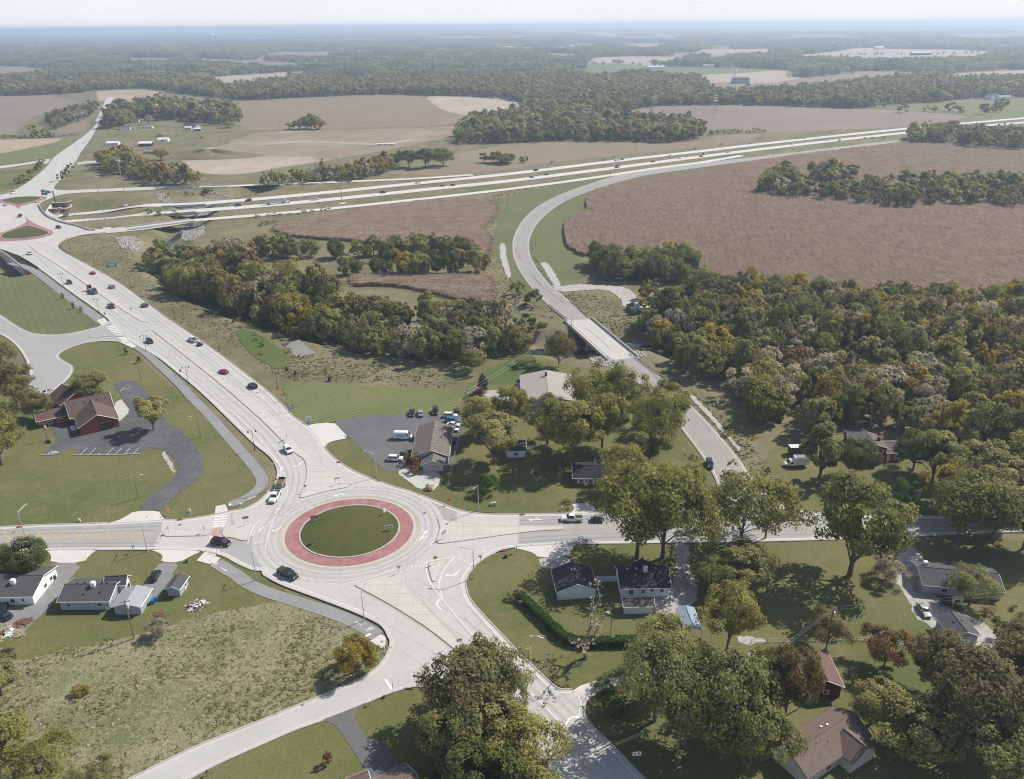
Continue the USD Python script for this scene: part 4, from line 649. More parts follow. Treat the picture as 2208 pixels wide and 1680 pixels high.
def crown_points(rng, n, R, hb, nclump, shape):
    """leaf centres and normals, tints, and the clump centres, for a crown of unit height, radius R, starting at height hb"""
    mz, rz = (1 + hb) / 2, (1 - hb) / 2
    d = rng.normal(size=(nclump * 3, 3)); d /= np.linalg.norm(d, axis=1, keepdims=True)
    d = d[d[:, 2] > rng.uniform(-1.0, -.25, len(d))][:nclump]
    k = rng.uniform(.30, .96, len(d)) ** .7
    cc = d * k[:, None]
    if shape == 'round': w = 1.0
    elif shape == 'vase': w = .62 + .55 * (cc[:, 2] + 1) / 2
    elif shape == 'tall': w = 1.05 - .3 * np.abs(cc[:, 2])
    elif shape == 'cone': w = np.clip(1.15 - .95 * (cc[:, 2] + 1) / 2, .08, 2)
    elif shape == 'lobed': w = 1 + .35 * np.sin(3 * np.arctan2(cc[:, 1], cc[:, 0]) + 2 * cc[:, 2])
    c = np.column_stack([cc[:, 0] * R * w, cc[:, 1] * R * w, mz + cc[:, 2] * rz * .86])
    rc = R * rng.uniform(.13, .34, len(c)) * (.7 if shape == 'cone' else 1)
    pick = rng.choice(len(c), n, p=rc ** 2 / (rc ** 2).sum())
    q = rng.normal(size=(n, 3)); q /= np.linalg.norm(q, axis=1, keepdims=True)
    out = d[pick]; fl = (q * out).sum(1) < -.25; q[fl] = -q[fl]
    rad = rng.uniform(.45, 1.22, n)
    p = c[pick] + q * (rc[pick] * rad)[:, None] * np.array([1, 1, .78])
    nr = q * .75 + out * .55 + rng.normal(size=(n, 3)) * .42 + np.array([0, 0, .15])
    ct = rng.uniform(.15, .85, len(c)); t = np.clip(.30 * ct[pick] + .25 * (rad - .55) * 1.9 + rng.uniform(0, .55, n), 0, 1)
    return p, nr, t, c, rc
def limbs(rng, c, hb, rt, nl, mb, lean=.0):
    top = np.array([rng.uniform(-.03, .03), rng.uniform(-.03, .03), hb + (1 - hb) * .55])
    mb.tube([[0, 0, -.02], [0, 0, hb * .5], top * [.5, .5, 1] * .75, top], [rt * 1.35, rt, rt * .7, rt * .25], 7)
    for i in rng.choice(len(c), min(nl, len(c)), replace=False):
        z0 = rng.uniform(hb * .55, hb + .25 * (1 - hb)); s = np.array([0, 0, z0]); e = c[i]; m = (s + e) / 2 + np.array([0, 0, -.02]) + rng.normal(size=3) * .02
        mb.tube([s, m, e], [rt * .5, rt * .3, rt * .08], 5)
PROTO = {}
KINDS = {  # crown radius, crown base, clumps, shape, leaf material, bark, density
    'maple': (.42, .20, 58, 'lobed', 'maple', 'bark', .8), 'oak': (.46, .18, 60, 'round', 'oak', 'bark', 1.25), 'olive': (.38, .16, 40, 'tall', 'olive', 'bark', 1.0), 'yellow': (.40, .15, 36, 'round', 'yellow', 'bark', .9), 'russet': (.40, .16, 36, 'lobed', 'russet', 'bark', .85),
    'amber': (.44, .18, 60, 'round', 'amber', 'bark', 1.2), 'airy': (.50, .22, 54, 'vase', 'maple', 'bark', .55),
    'grey': (.38, .16, 34, 'vase', 'grey', 'twig', .5), 'pine': (.34, .10, 54, 'cone', 'pine', 'bark', 1.1), 'locust': (.46, .30, 60, 'vase', 'locust', 'bark', .85), 'sycamore': (.42, .18, 60, 'lobed', 'sycamore', 'pale_bark', 1.0), 'spruce': (.30, .05, 50, 'cone', 'spruce', 'bark', 1.2), 'bush': (.62, .02, 30, 'round', 'olive', 'twig', 1.0), 'red_bush': (.62, .02, 30, 'round', 'russet', 'twig', 1.0), 'yellow_bush': (.6, .02, 30, 'round', 'yellow', 'twig', 1.0), 'green_bush': (.6, .02, 30, 'round', 'hedge', 'twig', 1.0)}
LOD = {'hi': (9500, .027, 16), 'mid': (2600, .050, 9), 'low': (420, .115, 3), 'far': (130, .20, 0)}
def proto(kind, lod, var=0):
    key = '%s_%s_%d' % (kind, lod, var)
    if key in PROTO: return PROTO[key]
    R, hb, nc, shape, lm, bk, dens = KINDS[kind]; rng = np.random.default_rng(abs(hash(key)) % 100000 if False else sum(ord(ch) * (i + 3) for i, ch in enumerate(key)))
    n, size, nl = LOD[lod]; n = int(n * dens); hb = hb if lod == 'hi' else -.10; R = R if lod in ('hi', 'mid') else R * 1.15; nc2 = nc if lod in ('hi', 'mid') else max(9, nc // (3 if lod == 'low' else 5))
    shp = shape if var < 2 else {'lobed': 'round', 'round': 'lobed', 'tall': 'lobed', 'vase': 'lobed'}.get(shape, shape)
    p, nr, t, c, rc = crown_points(rng, n, R * (1.0, 1.1, .92)[var % 3], hb, nc2, shp)
    root = cls('tree_' + key)
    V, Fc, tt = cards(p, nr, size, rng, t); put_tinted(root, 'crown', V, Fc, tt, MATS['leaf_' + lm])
    if nl:
        mb = MB(); limbs(rng, c, max(hb, .06), .020 if R < .5 else .012, nl, mb); v, f = mb.mesh; usdkit.mesh(stage, str(root.GetPath()) + '/trunk', (v, f), MATS[bk], smooth=60)
    PROTO[key] = root; return root
def bare_proto(var=0):
    key = 'bare_%d' % var
    if key in PROTO: return PROTO[key]
    rng = np.random.default_rng(900 + var); mb = MB(); root = cls('tree_' + key)
    def grow(p, d, L, r, lev):
        q = p + d * L; m = (p + q) / 2 + rng.normal(size=3) * L * .06; mb.tube([p, m, q], [r, r * .8, r * .6], 5 if lev < 2 else 3, cap=False)
        if lev < 5:
            for _ in range(2 if lev else 3):
                nd = d + rng.normal(size=3) * .5 + np.array([0, 0, .12]); nd /= np.linalg.norm(nd); grow(q if rng.random() < .7 else m, nd, L * rng.uniform(.6, .82), r * .55, lev + 1)
    grow(np.array([0, 0, -.02]), np.array([0, 0, 1.0]), .27, .022, 0)
    v, f = mb.mesh; v = v / max(v[:, 2].max(), .3); usdkit.mesh(stage, str(root.GetPath()) + '/trunk', (v, f), MATS['twig'])
    p = v[rng.integers(0, len(v), 160)]; V, Fc, tt = cards(p + rng.normal(size=p.shape) * .02, rng.normal(size=p.shape), .035, rng, rng.uniform(0, 1, len(p))); put_tinted(root, 'crown', V, Fc, tt, MATS['leaf_grey'])
    PROTO[key] = root; return root
NAME = {'amber': 'maple_tree', 'airy': 'maple_tree', 'maple': 'maple_tree', 'oak': 'oak_tree', 'olive': 'leafy_tree', 'yellow': 'yellow_tree', 'russet': 'russet_tree', 'grey': 'thin_tree', 'pine': 'pine_tree', 'locust': 'locust_tree', 'sycamore': 'sycamore_tree', 'spruce': 'spruce_tree', 'bush': 'bush', 'red_bush': 'bush', 'yellow_bush': 'bush', 'green_bush': 'bush', 'bare': 'bare_tree'}
COLW = {'amber': 'amber', 'airy': 'airy', 'maple': 'yellow-green', 'oak': 'dark green', 'olive': 'olive green', 'yellow': 'golden yellow', 'russet': 'rusty brown', 'grey': 'thin grey-green', 'pine': 'green pine', 'locust': 'soft green', 'sycamore': 'brownish green', 'spruce': 'dark conical', 'bare': 'bare grey', 'bush': 'olive', 'red_bush': 'reddish', 'yellow_bush': 'yellow', 'green_bush': 'green'}
rt = random.Random(11)
def tree(kind, x, y, h, r, lod='hi', label=None, group=None, var=None, name=None, z=None):
    var = rt.randrange(3) if var is None else var
    pr = bare_proto(var) if kind == 'bare' else proto(kind, lod, var); R = .36 if kind == 'bare' else KINDS[kind][0] * 1.12
    p = inst(name or NAME[kind], pr, (x, y, float(height(x, y)) if z is None else z), rt.uniform(0, 6.28), (r / R, r / R, h))
    tag(p, label, 'bush' if 'bush' in (name or NAME[kind]) else 'tree', group); return p
# ---- single trees near the viewer: base point, height, crown radius
SOLO = [
 ((1373, 1204), 26, 11.0, 'maple', 'tall yellow-green maple, left of the twin trunks above the white house'), ((1428, 1204), 27, 11.0, 'maple', 'tall yellow-green maple, right of the twin trunks above the white house'),
 ((1596, 1180), 22, 14, 'airy', 'airy pale maple spreading over the road beside the gravel drive'), ((1650, 1162), 17, 10, 'airy', 'smaller pale maple right behind the airy one over the road'),
 ((1831, 1243), 28, 13.0, 'maple', 'huge yellow-green maple standing alone below the right road'), ((2062, 1168), 20, 10.0, 'maple', 'broad green maple at the roadside near the right edge'), ((2140, 1160), 24, 12, 'olive', 'large olive tree over the road at the right edge'), ((2205, 1185), 19, 9, 'oak', 'dark tree at the right edge below the road'), ((2030, 1100), 15, 7.5, 'yellow', 'golden young tree above the road at right'), ((2110, 1090), 20, 9.5, 'olive', 'dense olive tree above the road at right'), ((2190, 1080), 20, 10, 'maple', 'yellow-green tree above the road at the far right edge'),
 ((1232, 1000), 22, 11.0, 'maple', 'spreading green maple between the office and the brick bungalow'), ((1298, 968), 20, 8.5, 'maple', 'green maple behind the brick bungalow'), ((1340, 900), 20, 9, 'maple', 'maple beside the metal shed near the bridge road'), ((1270, 905), 19, 9.5, 'maple', 'maple just below the metal shed roof'), ((1410, 975), 22, 10.0, 'maple', 'tall golden-green maple by the bend of the bridge road'), ((1440, 925), 18, 7.5, 'maple', 'yellowish maple leaning over the bridge road'), ((1395, 1015), 15, 7.0, 'olive', 'greener round tree behind the brick bungalow'), ((1340, 1060), 15, 6.5, 'maple', 'smaller maple in front of the brick bungalow'), ((1065, 1000), 17, 9.0, 'olive', 'dense olive tree right of the office fence'), ((1030, 945), 15, 7.5, 'maple', 'yellowish tree at the corner of the dark car park'), ((1100, 925), 16, 7, 'maple', 'maple right of the parked cars behind the office'), ((1050, 1065), 6.5, 4.0, 'green_bush', 'rounded green shrub in the lawn by the concrete lamp'), ((1180, 960), 18, 8, 'olive', 'shaded olive tree among the maples'),
 ((1042, 850), 8.5, 3.4, 'spruce', 'small dark spruce by the gravel yard of the metal shed'), ((1205, 792), 15, 6.0, 'sycamore', 'vine-clad tree at the near end of the creek bridge'), ((1018, 800), 9, 5, 'maple', 'bushy yellow-green tree at the meadow corner above the office'), ((1130, 790), 5, 4.5, 'bush', 'low olive shrub on the grass above the metal shed'),
 ((1766, 1035), 20, 8.5, 'pine', 'big green pine beside the white box truck'), ((1842, 1030), 14, 6.0, 'oak', 'dark rounded tree right of the big pine'), ((1968, 1015), 14, 7.0, 'oak', 'dark tree shading the porch of the two-storey house'), ((1941, 1090), 8.5, 5.0, 'green_bush', 'round upright shrub on the lawn above the right road'), ((2010, 1035), 17, 8, 'olive', 'olive tree right of the two-storey house'),
 ((1568, 1402), 17, 6.6, 'maple', 'olive-gold tree beside the blue-grey carport'), ((1411, 1556), 20, 8.4, 'locust', 'feathery locust tree by the gravel lane'), ((1428, 1462), 15, 7.5, 'locust', 'rounded soft-green locust behind the hedge'), ((1545, 1604), 21, 8.8, 'oak', 'large dark green maple crown near the bottom at right'), ((1475, 1610), 18, 7, 'locust', 'grey-green tree between the locust and the dark crown'), ((1612, 1660), 18, 8, 'oak', 'dark green crown left of the brown-roofed house'), ((1690, 1562), 20, 5.6, 'amber', 'orange-tinged maple left of the red barn'), ((1781, 1402), 10.0, 4.2, 'sycamore', 'small brownish tree wrapped round the utility pole'), ((1640, 1560), 17, 7, 'oak', 'dark tree below the orange-tinged maple'),
 ((2085, 1610), 22, 9.6, 'sycamore', 'huge brownish sycamore in the lower right corner'), ((2015, 1500), 15, 6.5, 'sycamore', 'reddish-brown tree right of the red barn'), ((1905, 1440), 9.5, 5.0, 'russet', 'low reddish tree on the lawn right of the red barn'), ((1960, 1640), 13, 7.5, 'olive', 'olive tree in front of the brown-roofed house'), ((2150, 1690), 16, 9, 'locust', 'grey-green tree in the bottom right corner'), ((2180, 1470), 15, 7, 'sycamore', 'brownish tree at the right edge below the gravel drive'), ((2212, 1385), 10, 5, 'olive', 'small tree at the right edge beside the gravel drive'), ((2090, 1305), 9.5, 5.5, 'locust', 'light green tree in front of the long grey house'), ((2195, 1560), 19, 9, 'sycamore', 'brown-green tree at the right edge near the bottom'), ((1880, 1560), 11, 5.5, 'olive', 'shaded tree between the red barn and the sycamore'), ((2040, 1440), 6, 4.5, 'olive', 'olive tree just below the grey garage'),
 ((1590, 1265), 11, 7.5, 'olive', 'dense olive tree below the airy maple'), ((1530, 1270), 9, 5.5, 'oak', 'dark shrubby tree beside the gravel drive'), ((1910, 1250), 6, 4.5, 'grey', 'thin grey tree beside the right gravel drive'),
 ((1010, 1560), 17, 8.5, 'sycamore', 'brownish tree at the left of the clump by the side street'), ((1055, 1532), 16, 8.0, 'locust', 'grey-green tree at the top of the clump by the side street'), ((1055, 1645), 15, 8, 'olive', 'dense green tree in the middle of the clump by the side street'), ((1122, 1682), 14, 6.5, 'maple', 'yellow-green tree at the lower right of the clump by the side street'), ((985, 1640), 14, 7.0, 'olive', 'dark shaded tree at the left foot of the clump by the side street'), ((1098, 1562), 13, 5.0, 'locust', 'grey tree leaning over the south road'), ((1150, 1760), 11, 6, 'maple', 'yellow-green tree cut off by the bottom edge'), ((1030, 1740), 14, 7.5, 'oak', 'dark tree at the bottom edge near the driveway'),
 ((770, 1448), 8.2, 4.5, 'yellow', 'round golden maple by the curb of the side street'), ((708, 1648), 3.2, 1.1, 'russet', 'tiny purple-leaved sapling on the front lawn'),
 ((5, 1003), 20, 10.0, 'maple', 'spreading green-yellow tree left of the church'), ((40, 880), 17, 9.0, 'sycamore', 'brownish oak behind the church'), ((-20, 830), 19, 10, 'sycamore', 'brownish oak at the left edge above the church'), ((75, 905), 12, 5.5, 'sycamore', 'smaller brownish tree against the church wing'), ((332, 928), 12.5, 6.3, 'olive', 'rounded weeping olive tree right of the church'), ((203, 862), 12, 7.2, 'olive', 'broad olive tree behind the church'), ((66, 1239), 10.5, 6.2, 'oak', 'rounded green tree in front of the left long house'), ((10, 1225), 6.5, 3.5, 'oak', 'small green tree at the left edge by the road'),
 ((15, 1640), 9, 7, 'maple', 'yellowish bushy tree in the bottom left corner'), ((90, 1690), 7, 6, 'maple', 'yellow-green bush along the bottom left edge'), ((205, 1695), 4.5, 4, 'bush', 'low olive bush at the bottom edge'), ((5, 1500), 9, 5, 'olive', 'olive tree at the left edge beside the meadow'), ((0, 1405), 7, 5, 'grey', 'grey-green tree at the left edge by the pale house'), ((345, 1372), 4.5, 3.0, 'grey', 'thin half-bare shrub by the leaning utility pole'),
 ((882, 361), 17, 11, 'oak', 'dark oak behind the freeway, left of three'), ((918, 362), 19, 12, 'oak', 'dark oak behind the freeway, middle of three'), ((956, 358), 17, 11, 'oak', 'dark oak behind the freeway, right of three'), ((1082, 352), 9, 15, 'oak', 'low dark thicket tree in the olive field behind the freeway'), ((646, 279), 14, 11, 'olive', 'olive tree at the left of the clump in the large field'), ((672, 278), 20, 11, 'olive', 'tall tree in the middle of the clump in the large field'), ((690, 279), 14, 9, 'yellow', 'yellowish tree at the right of the clump in the large field'), ((238, 277), 15, 11, 'oak', 'dark round tree at the right of the far straight road'), ((262, 279), 13, 6, 'spruce', 'dark conifer between the hamlet houses'), ((322, 270), 14, 8, 'grey', 'thin grey tree on the hamlet green'), ((300, 252), 15, 10, 'oak', 'dark tree behind the hamlet houses, left'), ((325, 250), 15, 10, 'olive', 'olive tree behind the hamlet houses, right'), ((416, 266), 12, 5, 'spruce', 'dark conifer by the grey farmhouse'), ((492, 276), 9, 10, 'olive', 'rounded shrub at the right end of the hamlet grove'), ((228, 354), 13, 9, 'amber', 'rust-tinged tree at the left of the farm trees'), ((348, 346), 12, 9, 'yellow', 'golden round tree beside the blue-grey shed'),
 ((1090, 738), 20, 7, 'bare', 'tall half-bare grey tree by the creek'), ((1264, 1421), 15.5, 6.5, 'bare', 'dead bare tree at the hedge corner')]
for P_, h_, r_, k_, l_ in SOLO:
    q_ = G(*P_); tree(k_, q_[0], q_[1], h_, r_, 'hi', l_)
SHRUB = [((893, 1001), 3.8, 3.0, 'red_bush', 'purple-leaved bush by the office entrance'), ((897, 1020), 3.0, 2.6, 'red_bush', 'reddish bush in front of the office garage'), ((926, 1056), 1.6, 1.6, 'yellow_bush', 'small yellowing shrub on the office drive'), ((1300, 1492), 2.0, 2.8, 'green_bush', 'green shrub at the corner of the gravel lane'), ((1328, 1540), 4, 3, 'green_bush', 'green shrub at the foot of the locust'), ((979, 1661), 2.2, 2.6, 'green_bush', 'clipped dark bush beside the bottom driveway'), ((952, 1680), 1.8, 2.2, 'green_bush', 'clipped bush at the bottom edge'), ((1050, 1045), 3, 2, 'green_bush', 'upright shrub behind the rounded shrub'), ((1320, 560), 2.5, 3.5, 'bush', 'low bush notched into the corn edge'), ((1268, 458), 3, 5, 'bush', 'bush in the notch at the left of the corn'), ((2140, 1275), 3.5, 3, 'green_bush', 'leafy shrub behind the long grey house'),((2130, 1325), 1.6, 1.8, 'red_bush', 'reddish shrub beside the gravel drive'), ((2150, 1340), 1.2, 1.2, 'green_bush', 'small clipped ball shrub, first along the gravel drive'), ((2164, 1350), 1.2, 1.2, 'green_bush', 'small clipped ball shrub, second along the gravel drive'), ((2176, 1358), 1.2, 1.2, 'green_bush', 'small clipped ball shrub, third along the gravel drive'), ((2045, 1304), 1.6, 2.2, 'green_bush', 'planting bed shrub by the white porch roof'), ((618, 800), 2.0, .9, 'spruce', 'small dark conifer in the meadow, first from the left'), ((637, 808), 1.8, .9, 'spruce', 'small dark conifer in the meadow, second from the left'), ((711, 822), 2.2, 1.0, 'spruce', 'small dark conifer in the meadow, nearest the striped lawn'), ((1240, 1255), 4.0, 2.6, 'green_bush', 'shrub against the left wall of the white garage'), ((1118, 1292), 2.6, 2.6, 'bush', 'bush at the top end of the clipped hedge'), ((175, 1498), 2.2, 2.2, 'yellow_bush', 'single yellow-green bush in the rough meadow'), ((1085, 845), 2, 2.2, 'red_bush', 'reddish weed clump in the meadow corner')]
for P_, h_, r_, k_, l_ in SHRUB:
    q_ = G(*P_); tree(k_, q_[0], q_[1], h_, r_, 'mid', l_)
# young staked trees along the green bank and the far road
for i, P_ in enumerate(T(0, 1, (545, 900), (705, 1015), (1090, 1380), (1205, 1450), (635, 985))): q_ = G(*P_); tree('russet', q_[0], q_[1], 3.6, .9, 'mid', ('thin brown sapling on the green bank, upper', 'thin brown sapling on the green bank, lower', 'thin sapling by the footpath right of the church tree', 'thin sapling by the old car park', 'thinnest sapling on the green bank')[i])
for i, P_ in enumerate(Z1((500, 215), (600, 155), (640, 120), (675, 75), (990, 300), (1060, 240), (1110, 185), (1155, 120), (330, 340), (400, 300))):
    q_ = G(*P_); tree('oak' if i not in (8, 9) else 'olive', q_[0], q_[1], 7 if i < 8 else 6, 2.6 if i < 8 else 6, 'low', 'young dark tree along the far straight road, %s from the bottom %s' % (('first', 'second', 'third', 'topmost')[i % 4], ('left of it', 'right of it')[i // 4]) if i < 8 else ('clump of shrubs at the bend of the far path', 'shrub beside the clump at the far path')[i - 8])
# ---- woods
ORD = ['first', 'second', 'third', 'fourth', 'fifth', 'sixth', 'seventh', 'eighth', 'ninth', 'tenth', 'eleventh', 'twelfth', 'thirteenth', 'fourteenth', 'fifteenth', 'sixteenth', 'seventeenth', 'eighteenth', 'nineteenth', 'twentieth']
ORD += ['twenty-' + o for o in ORD[:9]] + ['thirtieth'] + ['thirty-' + o for o in ORD[:9]]
MIX = {'creek': {'olive': 5, 'sycamore': 4, 'maple': 3, 'oak': 2, 'yellow': 1.0, 'grey': 1.6, 'russet': .25}, 'right': {'olive': 4, 'maple': 3.6, 'sycamore': 2.6, 'grey': 2.4, 'yellow': 1.2, 'oak': 1.3, 'russet': .2, 'bare': .5}, 'dark': {'oak': 4, 'olive': 4, 'sycamore': 1}, 'mixed': {'olive': 4, 'oak': 3, 'maple': 1.5, 'sycamore': 2, 'grey': 1, 'russet': .2}, 'gold': {'olive': 3, 'yellow': 2, 'maple': 2.5, 'grey': 1.6, 'russet': .5}, 'bushy': {'oak': 2, 'olive': 4, 'maple': 1.5, 'yellow': .4}}
WOODS = [
 ('the creek wood', [(318, 572), (335, 553), (400, 558), (470, 578), (540, 590), (560, 620), (600, 640), (690, 645), (735, 665), (735, 722), (690, 735), (620, 712), (560, 682), (500, 662), (440, 640), (385, 638), (360, 608)], 8.2, (12, 18), 'creek'),
 ('the wood left of the bridge', [(735, 684), (800, 692), (900, 697), (1000, 692), (1060, 692), (1098, 716), (1125, 740), (1150, 760), (1100, 770), (1060, 778), (1010, 792), (930, 782), (850, 772), (760, 757), (735, 736)], 8.0, (11, 15.5), 'creek'),
 ('the dark row behind the creek wood', [(545, 548), (640, 547), (700, 552), (800, 550), (900, 547), (1000, 552), (1020, 560), (990, 566), (880, 564), (780, 562), (640, 558), (552, 558)], 7.5, (10, 13.5), 'dark'),
 ('the thicket between the corn strips', [(700, 592), (760, 586), (860, 588), (950, 588), (1000, 586), (1052, 584), (1060, 592), (960, 597), (820, 597), (760, 596)], 6.5, (8, 15), 'bushy'),
 ('the thicket at the corn corner', [(1262, 563), (1300, 572), (1370, 570), (1420, 572), (1490, 566), (1502, 600), (1490, 614), (1420, 612), (1320, 610), (1290, 603), (1310, 588), (1280, 580)], 6.5, (7.5, 12.5), 'bushy'),
 ('the wood right of the bridge', [(1388, 707), (1405, 684), (1480, 664), (1560, 655), (1660, 662), (1760, 664), (1900, 672), (2050, 676), (2300, 684), (2300, 1006), (2208, 998), (2050, 985), (2000, 952), (1950, 938), (1840, 922), (1760, 946), (1690, 943), (1640, 923), (1580, 878), (1520, 833), (1460, 774), (1402, 736)], 8.0, (10.5, 16.5), 'right'),
 ('the tree belt in the corn', [(1640, 405), (1700, 402), (1760, 415), (1820, 410), (1900, 405), (2000, 400), (2150, 396), (2300, 400), (2300, 458), (2110, 446), (2000, 446), (1910, 452), (1850, 446), (1760, 433), (1700, 430), (1640, 425)], 12, (9, 16), 'mixed'),
 ('the tree belt behind the slip road', [(1958, 312), (2000, 313), (2100, 321), (2300, 332), (2300, 296), (2100, 290), (1990, 288), (1962, 298)], 12, (10, 15), 'mixed'),
 ('the trees by the farm buildings', [(215, 352), (240, 345), (300, 350), (340, 375), (400, 392), (438, 402), (420, 408), (360, 402), (300, 392), (240, 374)], 10, (9, 16), 'gold'),
 ('the scrub along the freeway', [(552, 398), (640, 391), (700, 380), (760, 374), (800, 368), (855, 348), (870, 360), (810, 380), (770, 391), (650, 397), (556, 403)], 8, (8, 14), 'gold'),
 ('the hamlet grove', [(228, 278), (262, 276), (300, 262), (380, 259), (440, 268), (507, 273), (516, 258), (500, 245), (420, 240), (350, 232), (290, 240), (240, 244)], 14, (15, 22), 'mixed'),
 ('the copse beside the straight road', [(45, 297), (75, 293), (125, 296), (122, 284), (100, 262), (140, 250), (175, 240), (215, 232), (212, 245), (180, 262), (128, 278), (110, 300)], 13, (10, 16), 'mixed')]
PTS = []
rw = np.random.default_rng(5)
BLD = unary_union([poly([(1800, 945), (1815, 925), (1960, 930), (1975, 1000), (1820, 1000)], 0), poly([(1355, 640), (1430, 640), (1430, 700), (1355, 690)], 0)])
def scatter(g, sp, jit=.42, keep=1.0):
    b = g.bounds; sy = sp * .87; out = []
    ys = np.arange(b[1], b[3], sy)
    for i, y in enumerate(ys):
        xs = np.arange(b[0] + (i % 2) * sp / 2, b[2], sp); out.append(np.column_stack([xs, np.full(len(xs), y)]))
    if not out: return np.zeros((0, 2))
    p = np.vstack(out); p = p + rw.uniform(-jit, jit, p.shape) * sp
    m = shapely.contains_xy(g, p[:, 0], p[:, 1]) & (rw.random(len(p)) < keep); return p[m]
for wi, (wn, P_, sp_, hr_, mx_) in enumerate(WOODS):
    g_ = poly(P_, 1).difference(BLD); p_ = scatter(g_, sp_); ks = list(MIX[mx_]); w_ = np.array([MIX[mx_][k] for k in ks], float); w_ /= w_.sum()
    big = meshkit.noise(np.column_stack([p_ / 45, np.zeros(len(p_))]), wi)
    for (x, y), bn in zip(p_, big):
        k = ks[rw.choice(len(ks), p=w_)]; h = rw.uniform(*hr_) * (.95 + .45 * bn); r = min(h * rw.uniform(.32, .46), sp_ * .9); PTS.append([math.hypot(x, y) / h ** .5, wi, k, x, y, h, r])
PTS.sort(key=lambda t: t[0]); NEAR, REST = PTS[:NTREES], PTS[NTREES:]
by = {}
for t in NEAR: by.setdefault((t[1], t[2]), []).append(t)
for (wi, k), L in by.items():
    L.sort(key=lambda t: t[3] / t[4])                  # from left to right as seen
    ys = sorted(t[4] for t in L); mid = ys[len(ys) // 2]
    for side in (0, 1):
        S = [t for t in L if (t[4] > mid) == bool(side)]
        for i, t in enumerate(S):
            far = 'back' if side else 'front'
            tree(k, t[3], t[4], t[5], t[6], 'mid', '%s tree, %s from left, %s of %s' % (COLW[k], ORD[min(i, 38)], far, WOODS[wi][0]), 'trees of ' + WOODS[wi][0])
# ---- hedge, cut square
def hedge():
    L = LineString(chaikin(xy([(1120, 1292), (1150, 1318), (1190, 1358), (1222, 1388), (1260, 1394), (1300, 1392), (1372, 1390)]), 1, False)); rng = np.random.default_rng(3); n = 9000
    s = rng.uniform(0, L.length, n); c = np.array([L.interpolate(t).coords[0] for t in s]); c2 = np.array([L.interpolate(min(t + .3, L.length)).coords[0] for t in s]); c1 = np.array([L.interpolate(max(t - .3, 0)).coords[0] for t in s]); t = c2 - c1; t /= np.linalg.norm(t, axis=1, keepdims=True) + 1e-9; nr = np.column_stack([t[:, 1], -t[:, 0]])
    a = rng.uniform(0, 2 * PI, n); ca, sa = np.cos(a), np.sin(a); k = 1 / np.maximum(np.abs(ca), np.abs(sa)) ** .8; bump = .85 + .3 * meshkit.noise(np.column_stack([c / 1.3, a]), 2)
    p = np.column_stack([c + nr * (ca * k * .95 * bump)[:, None], 1.15 + sa * k * .95 * bump]); no = np.column_stack([nr * ca[:, None], sa]) + rng.normal(size=(n, 3)) * .45
    V, Fc, tt = cards(p, no, .34, rng, rng.uniform(0, 1, n)); r_ = tag(empty('hedge'), 'long dense green hedge bending round the garden of the white house', 'hedge')
    put_tinted(r_, 'foliage', V, Fc, tt, MATS['leaf_hedge']); stems = MB()
    for q in np.arange(0, L.length, .8): c = L.interpolate(q).coords[0]; stems.tube([[c[0], c[1], 0], [c[0], c[1], 1.5]], .04, 4)
    obj('stem', stems.mesh, MATS['twig'], r_)
hedge()
# ---- all other trees: one mass
FARP = [(-300, 230), (-300, 208), (0, 208), (60, 206), (140, 203), (185, 200), (200, 195), (320, 190), (370, 199), (505, 216), (560, 217), (680, 210), (760, 206.5), (850, 204.5), (1000, 207.5), (1080, 212), (1128, 222), (1140, 240), (1090, 255), (1020, 262), (985, 290), (975, 312), (1104, 309.5), (1250, 304), (1400, 310), (1500, 303), (1518, 290), (1500, 272), (1335, 262), (1336, 246), (1421, 227.5), (1656, 228.5), (1860, 236), (1890, 226), (2010, 222), (2100, 212), (2500, 205)]
fw_ = xy(FARP); ang = np.arctan2(fw_[:, 0], fw_[:, 1])
FG = Polygon(np.vstack([fw_, [[29000 * math.tan(.75), 29000], [-29000 * math.tan(.75), 29000]]])).buffer(0)
FU = unary_union([g.buffer(6) for g in FPOLY + CLEAR]); FU2 = unary_union([shapely.affinity.scale(g, k, k, origin=(0, 0)) for g, k in [(g, k) for g in FPOLY + CLEAR if g.centroid.y > 1500 for k in (1, .97, .94, .915, .895)]]); FOREST = FG.difference(FU).difference(FU2)
HAML = unary_union([Point(*G0(u, v)).buffer(r) for u, v, r in ((88, 136, 60), (130, 138, 40), (1205, 157, 45), (1590, 142, 60), (1130, 108, 60), (1930, 150, 50), (2000, 118, 120))]); FOREST = FOREST.difference(HAML)
P_S, P_T, P_H, P_R, P_I, protos_ = [], [], [], [], [], []
def pidx(k, lod, var):
    pr = bare_proto(var) if k == 'bare' else proto(k, lod, var)
    if pr not in protos_: protos_.append(pr)
    return protos_.index(pr)
def addp(k, lod, x, y, h, r, z=None):
    R = .36 if k == 'bare' else KINDS[k][0] * 1.12; P_I.append(pidx(k, lod, rw.integers(0, 3))); P_T.append((x, y, z if z is not None else 0.0)); P_S.append((r / R, r / R, h)); P_R.append(rw.uniform(0, 6.28))
for t in REST: addp(t[2], 'mid' if t[4] < 520 else 'low', t[3], t[4], t[5], t[6], float(height(t[3], t[4])))
mixk = ['olive', 'oak', 'maple', 'sycamore', 'grey', 'russet', 'yellow']; mixw = np.array([5.0, 2.6, 2.2, 3, 2.0, .4, .15]); mixw /= mixw.sum()
near_f = FOREST.intersection(sbox(-3000, 700, 3000, 2000)); pn = scatter(near_f, 10)
for x, y in pn: h = rw.uniform(9, 21); addp(mixk[rw.choice(7, p=mixw)], 'low' if y < 1500 else 'far', x, y, h, h * rw.uniform(.34, .50))
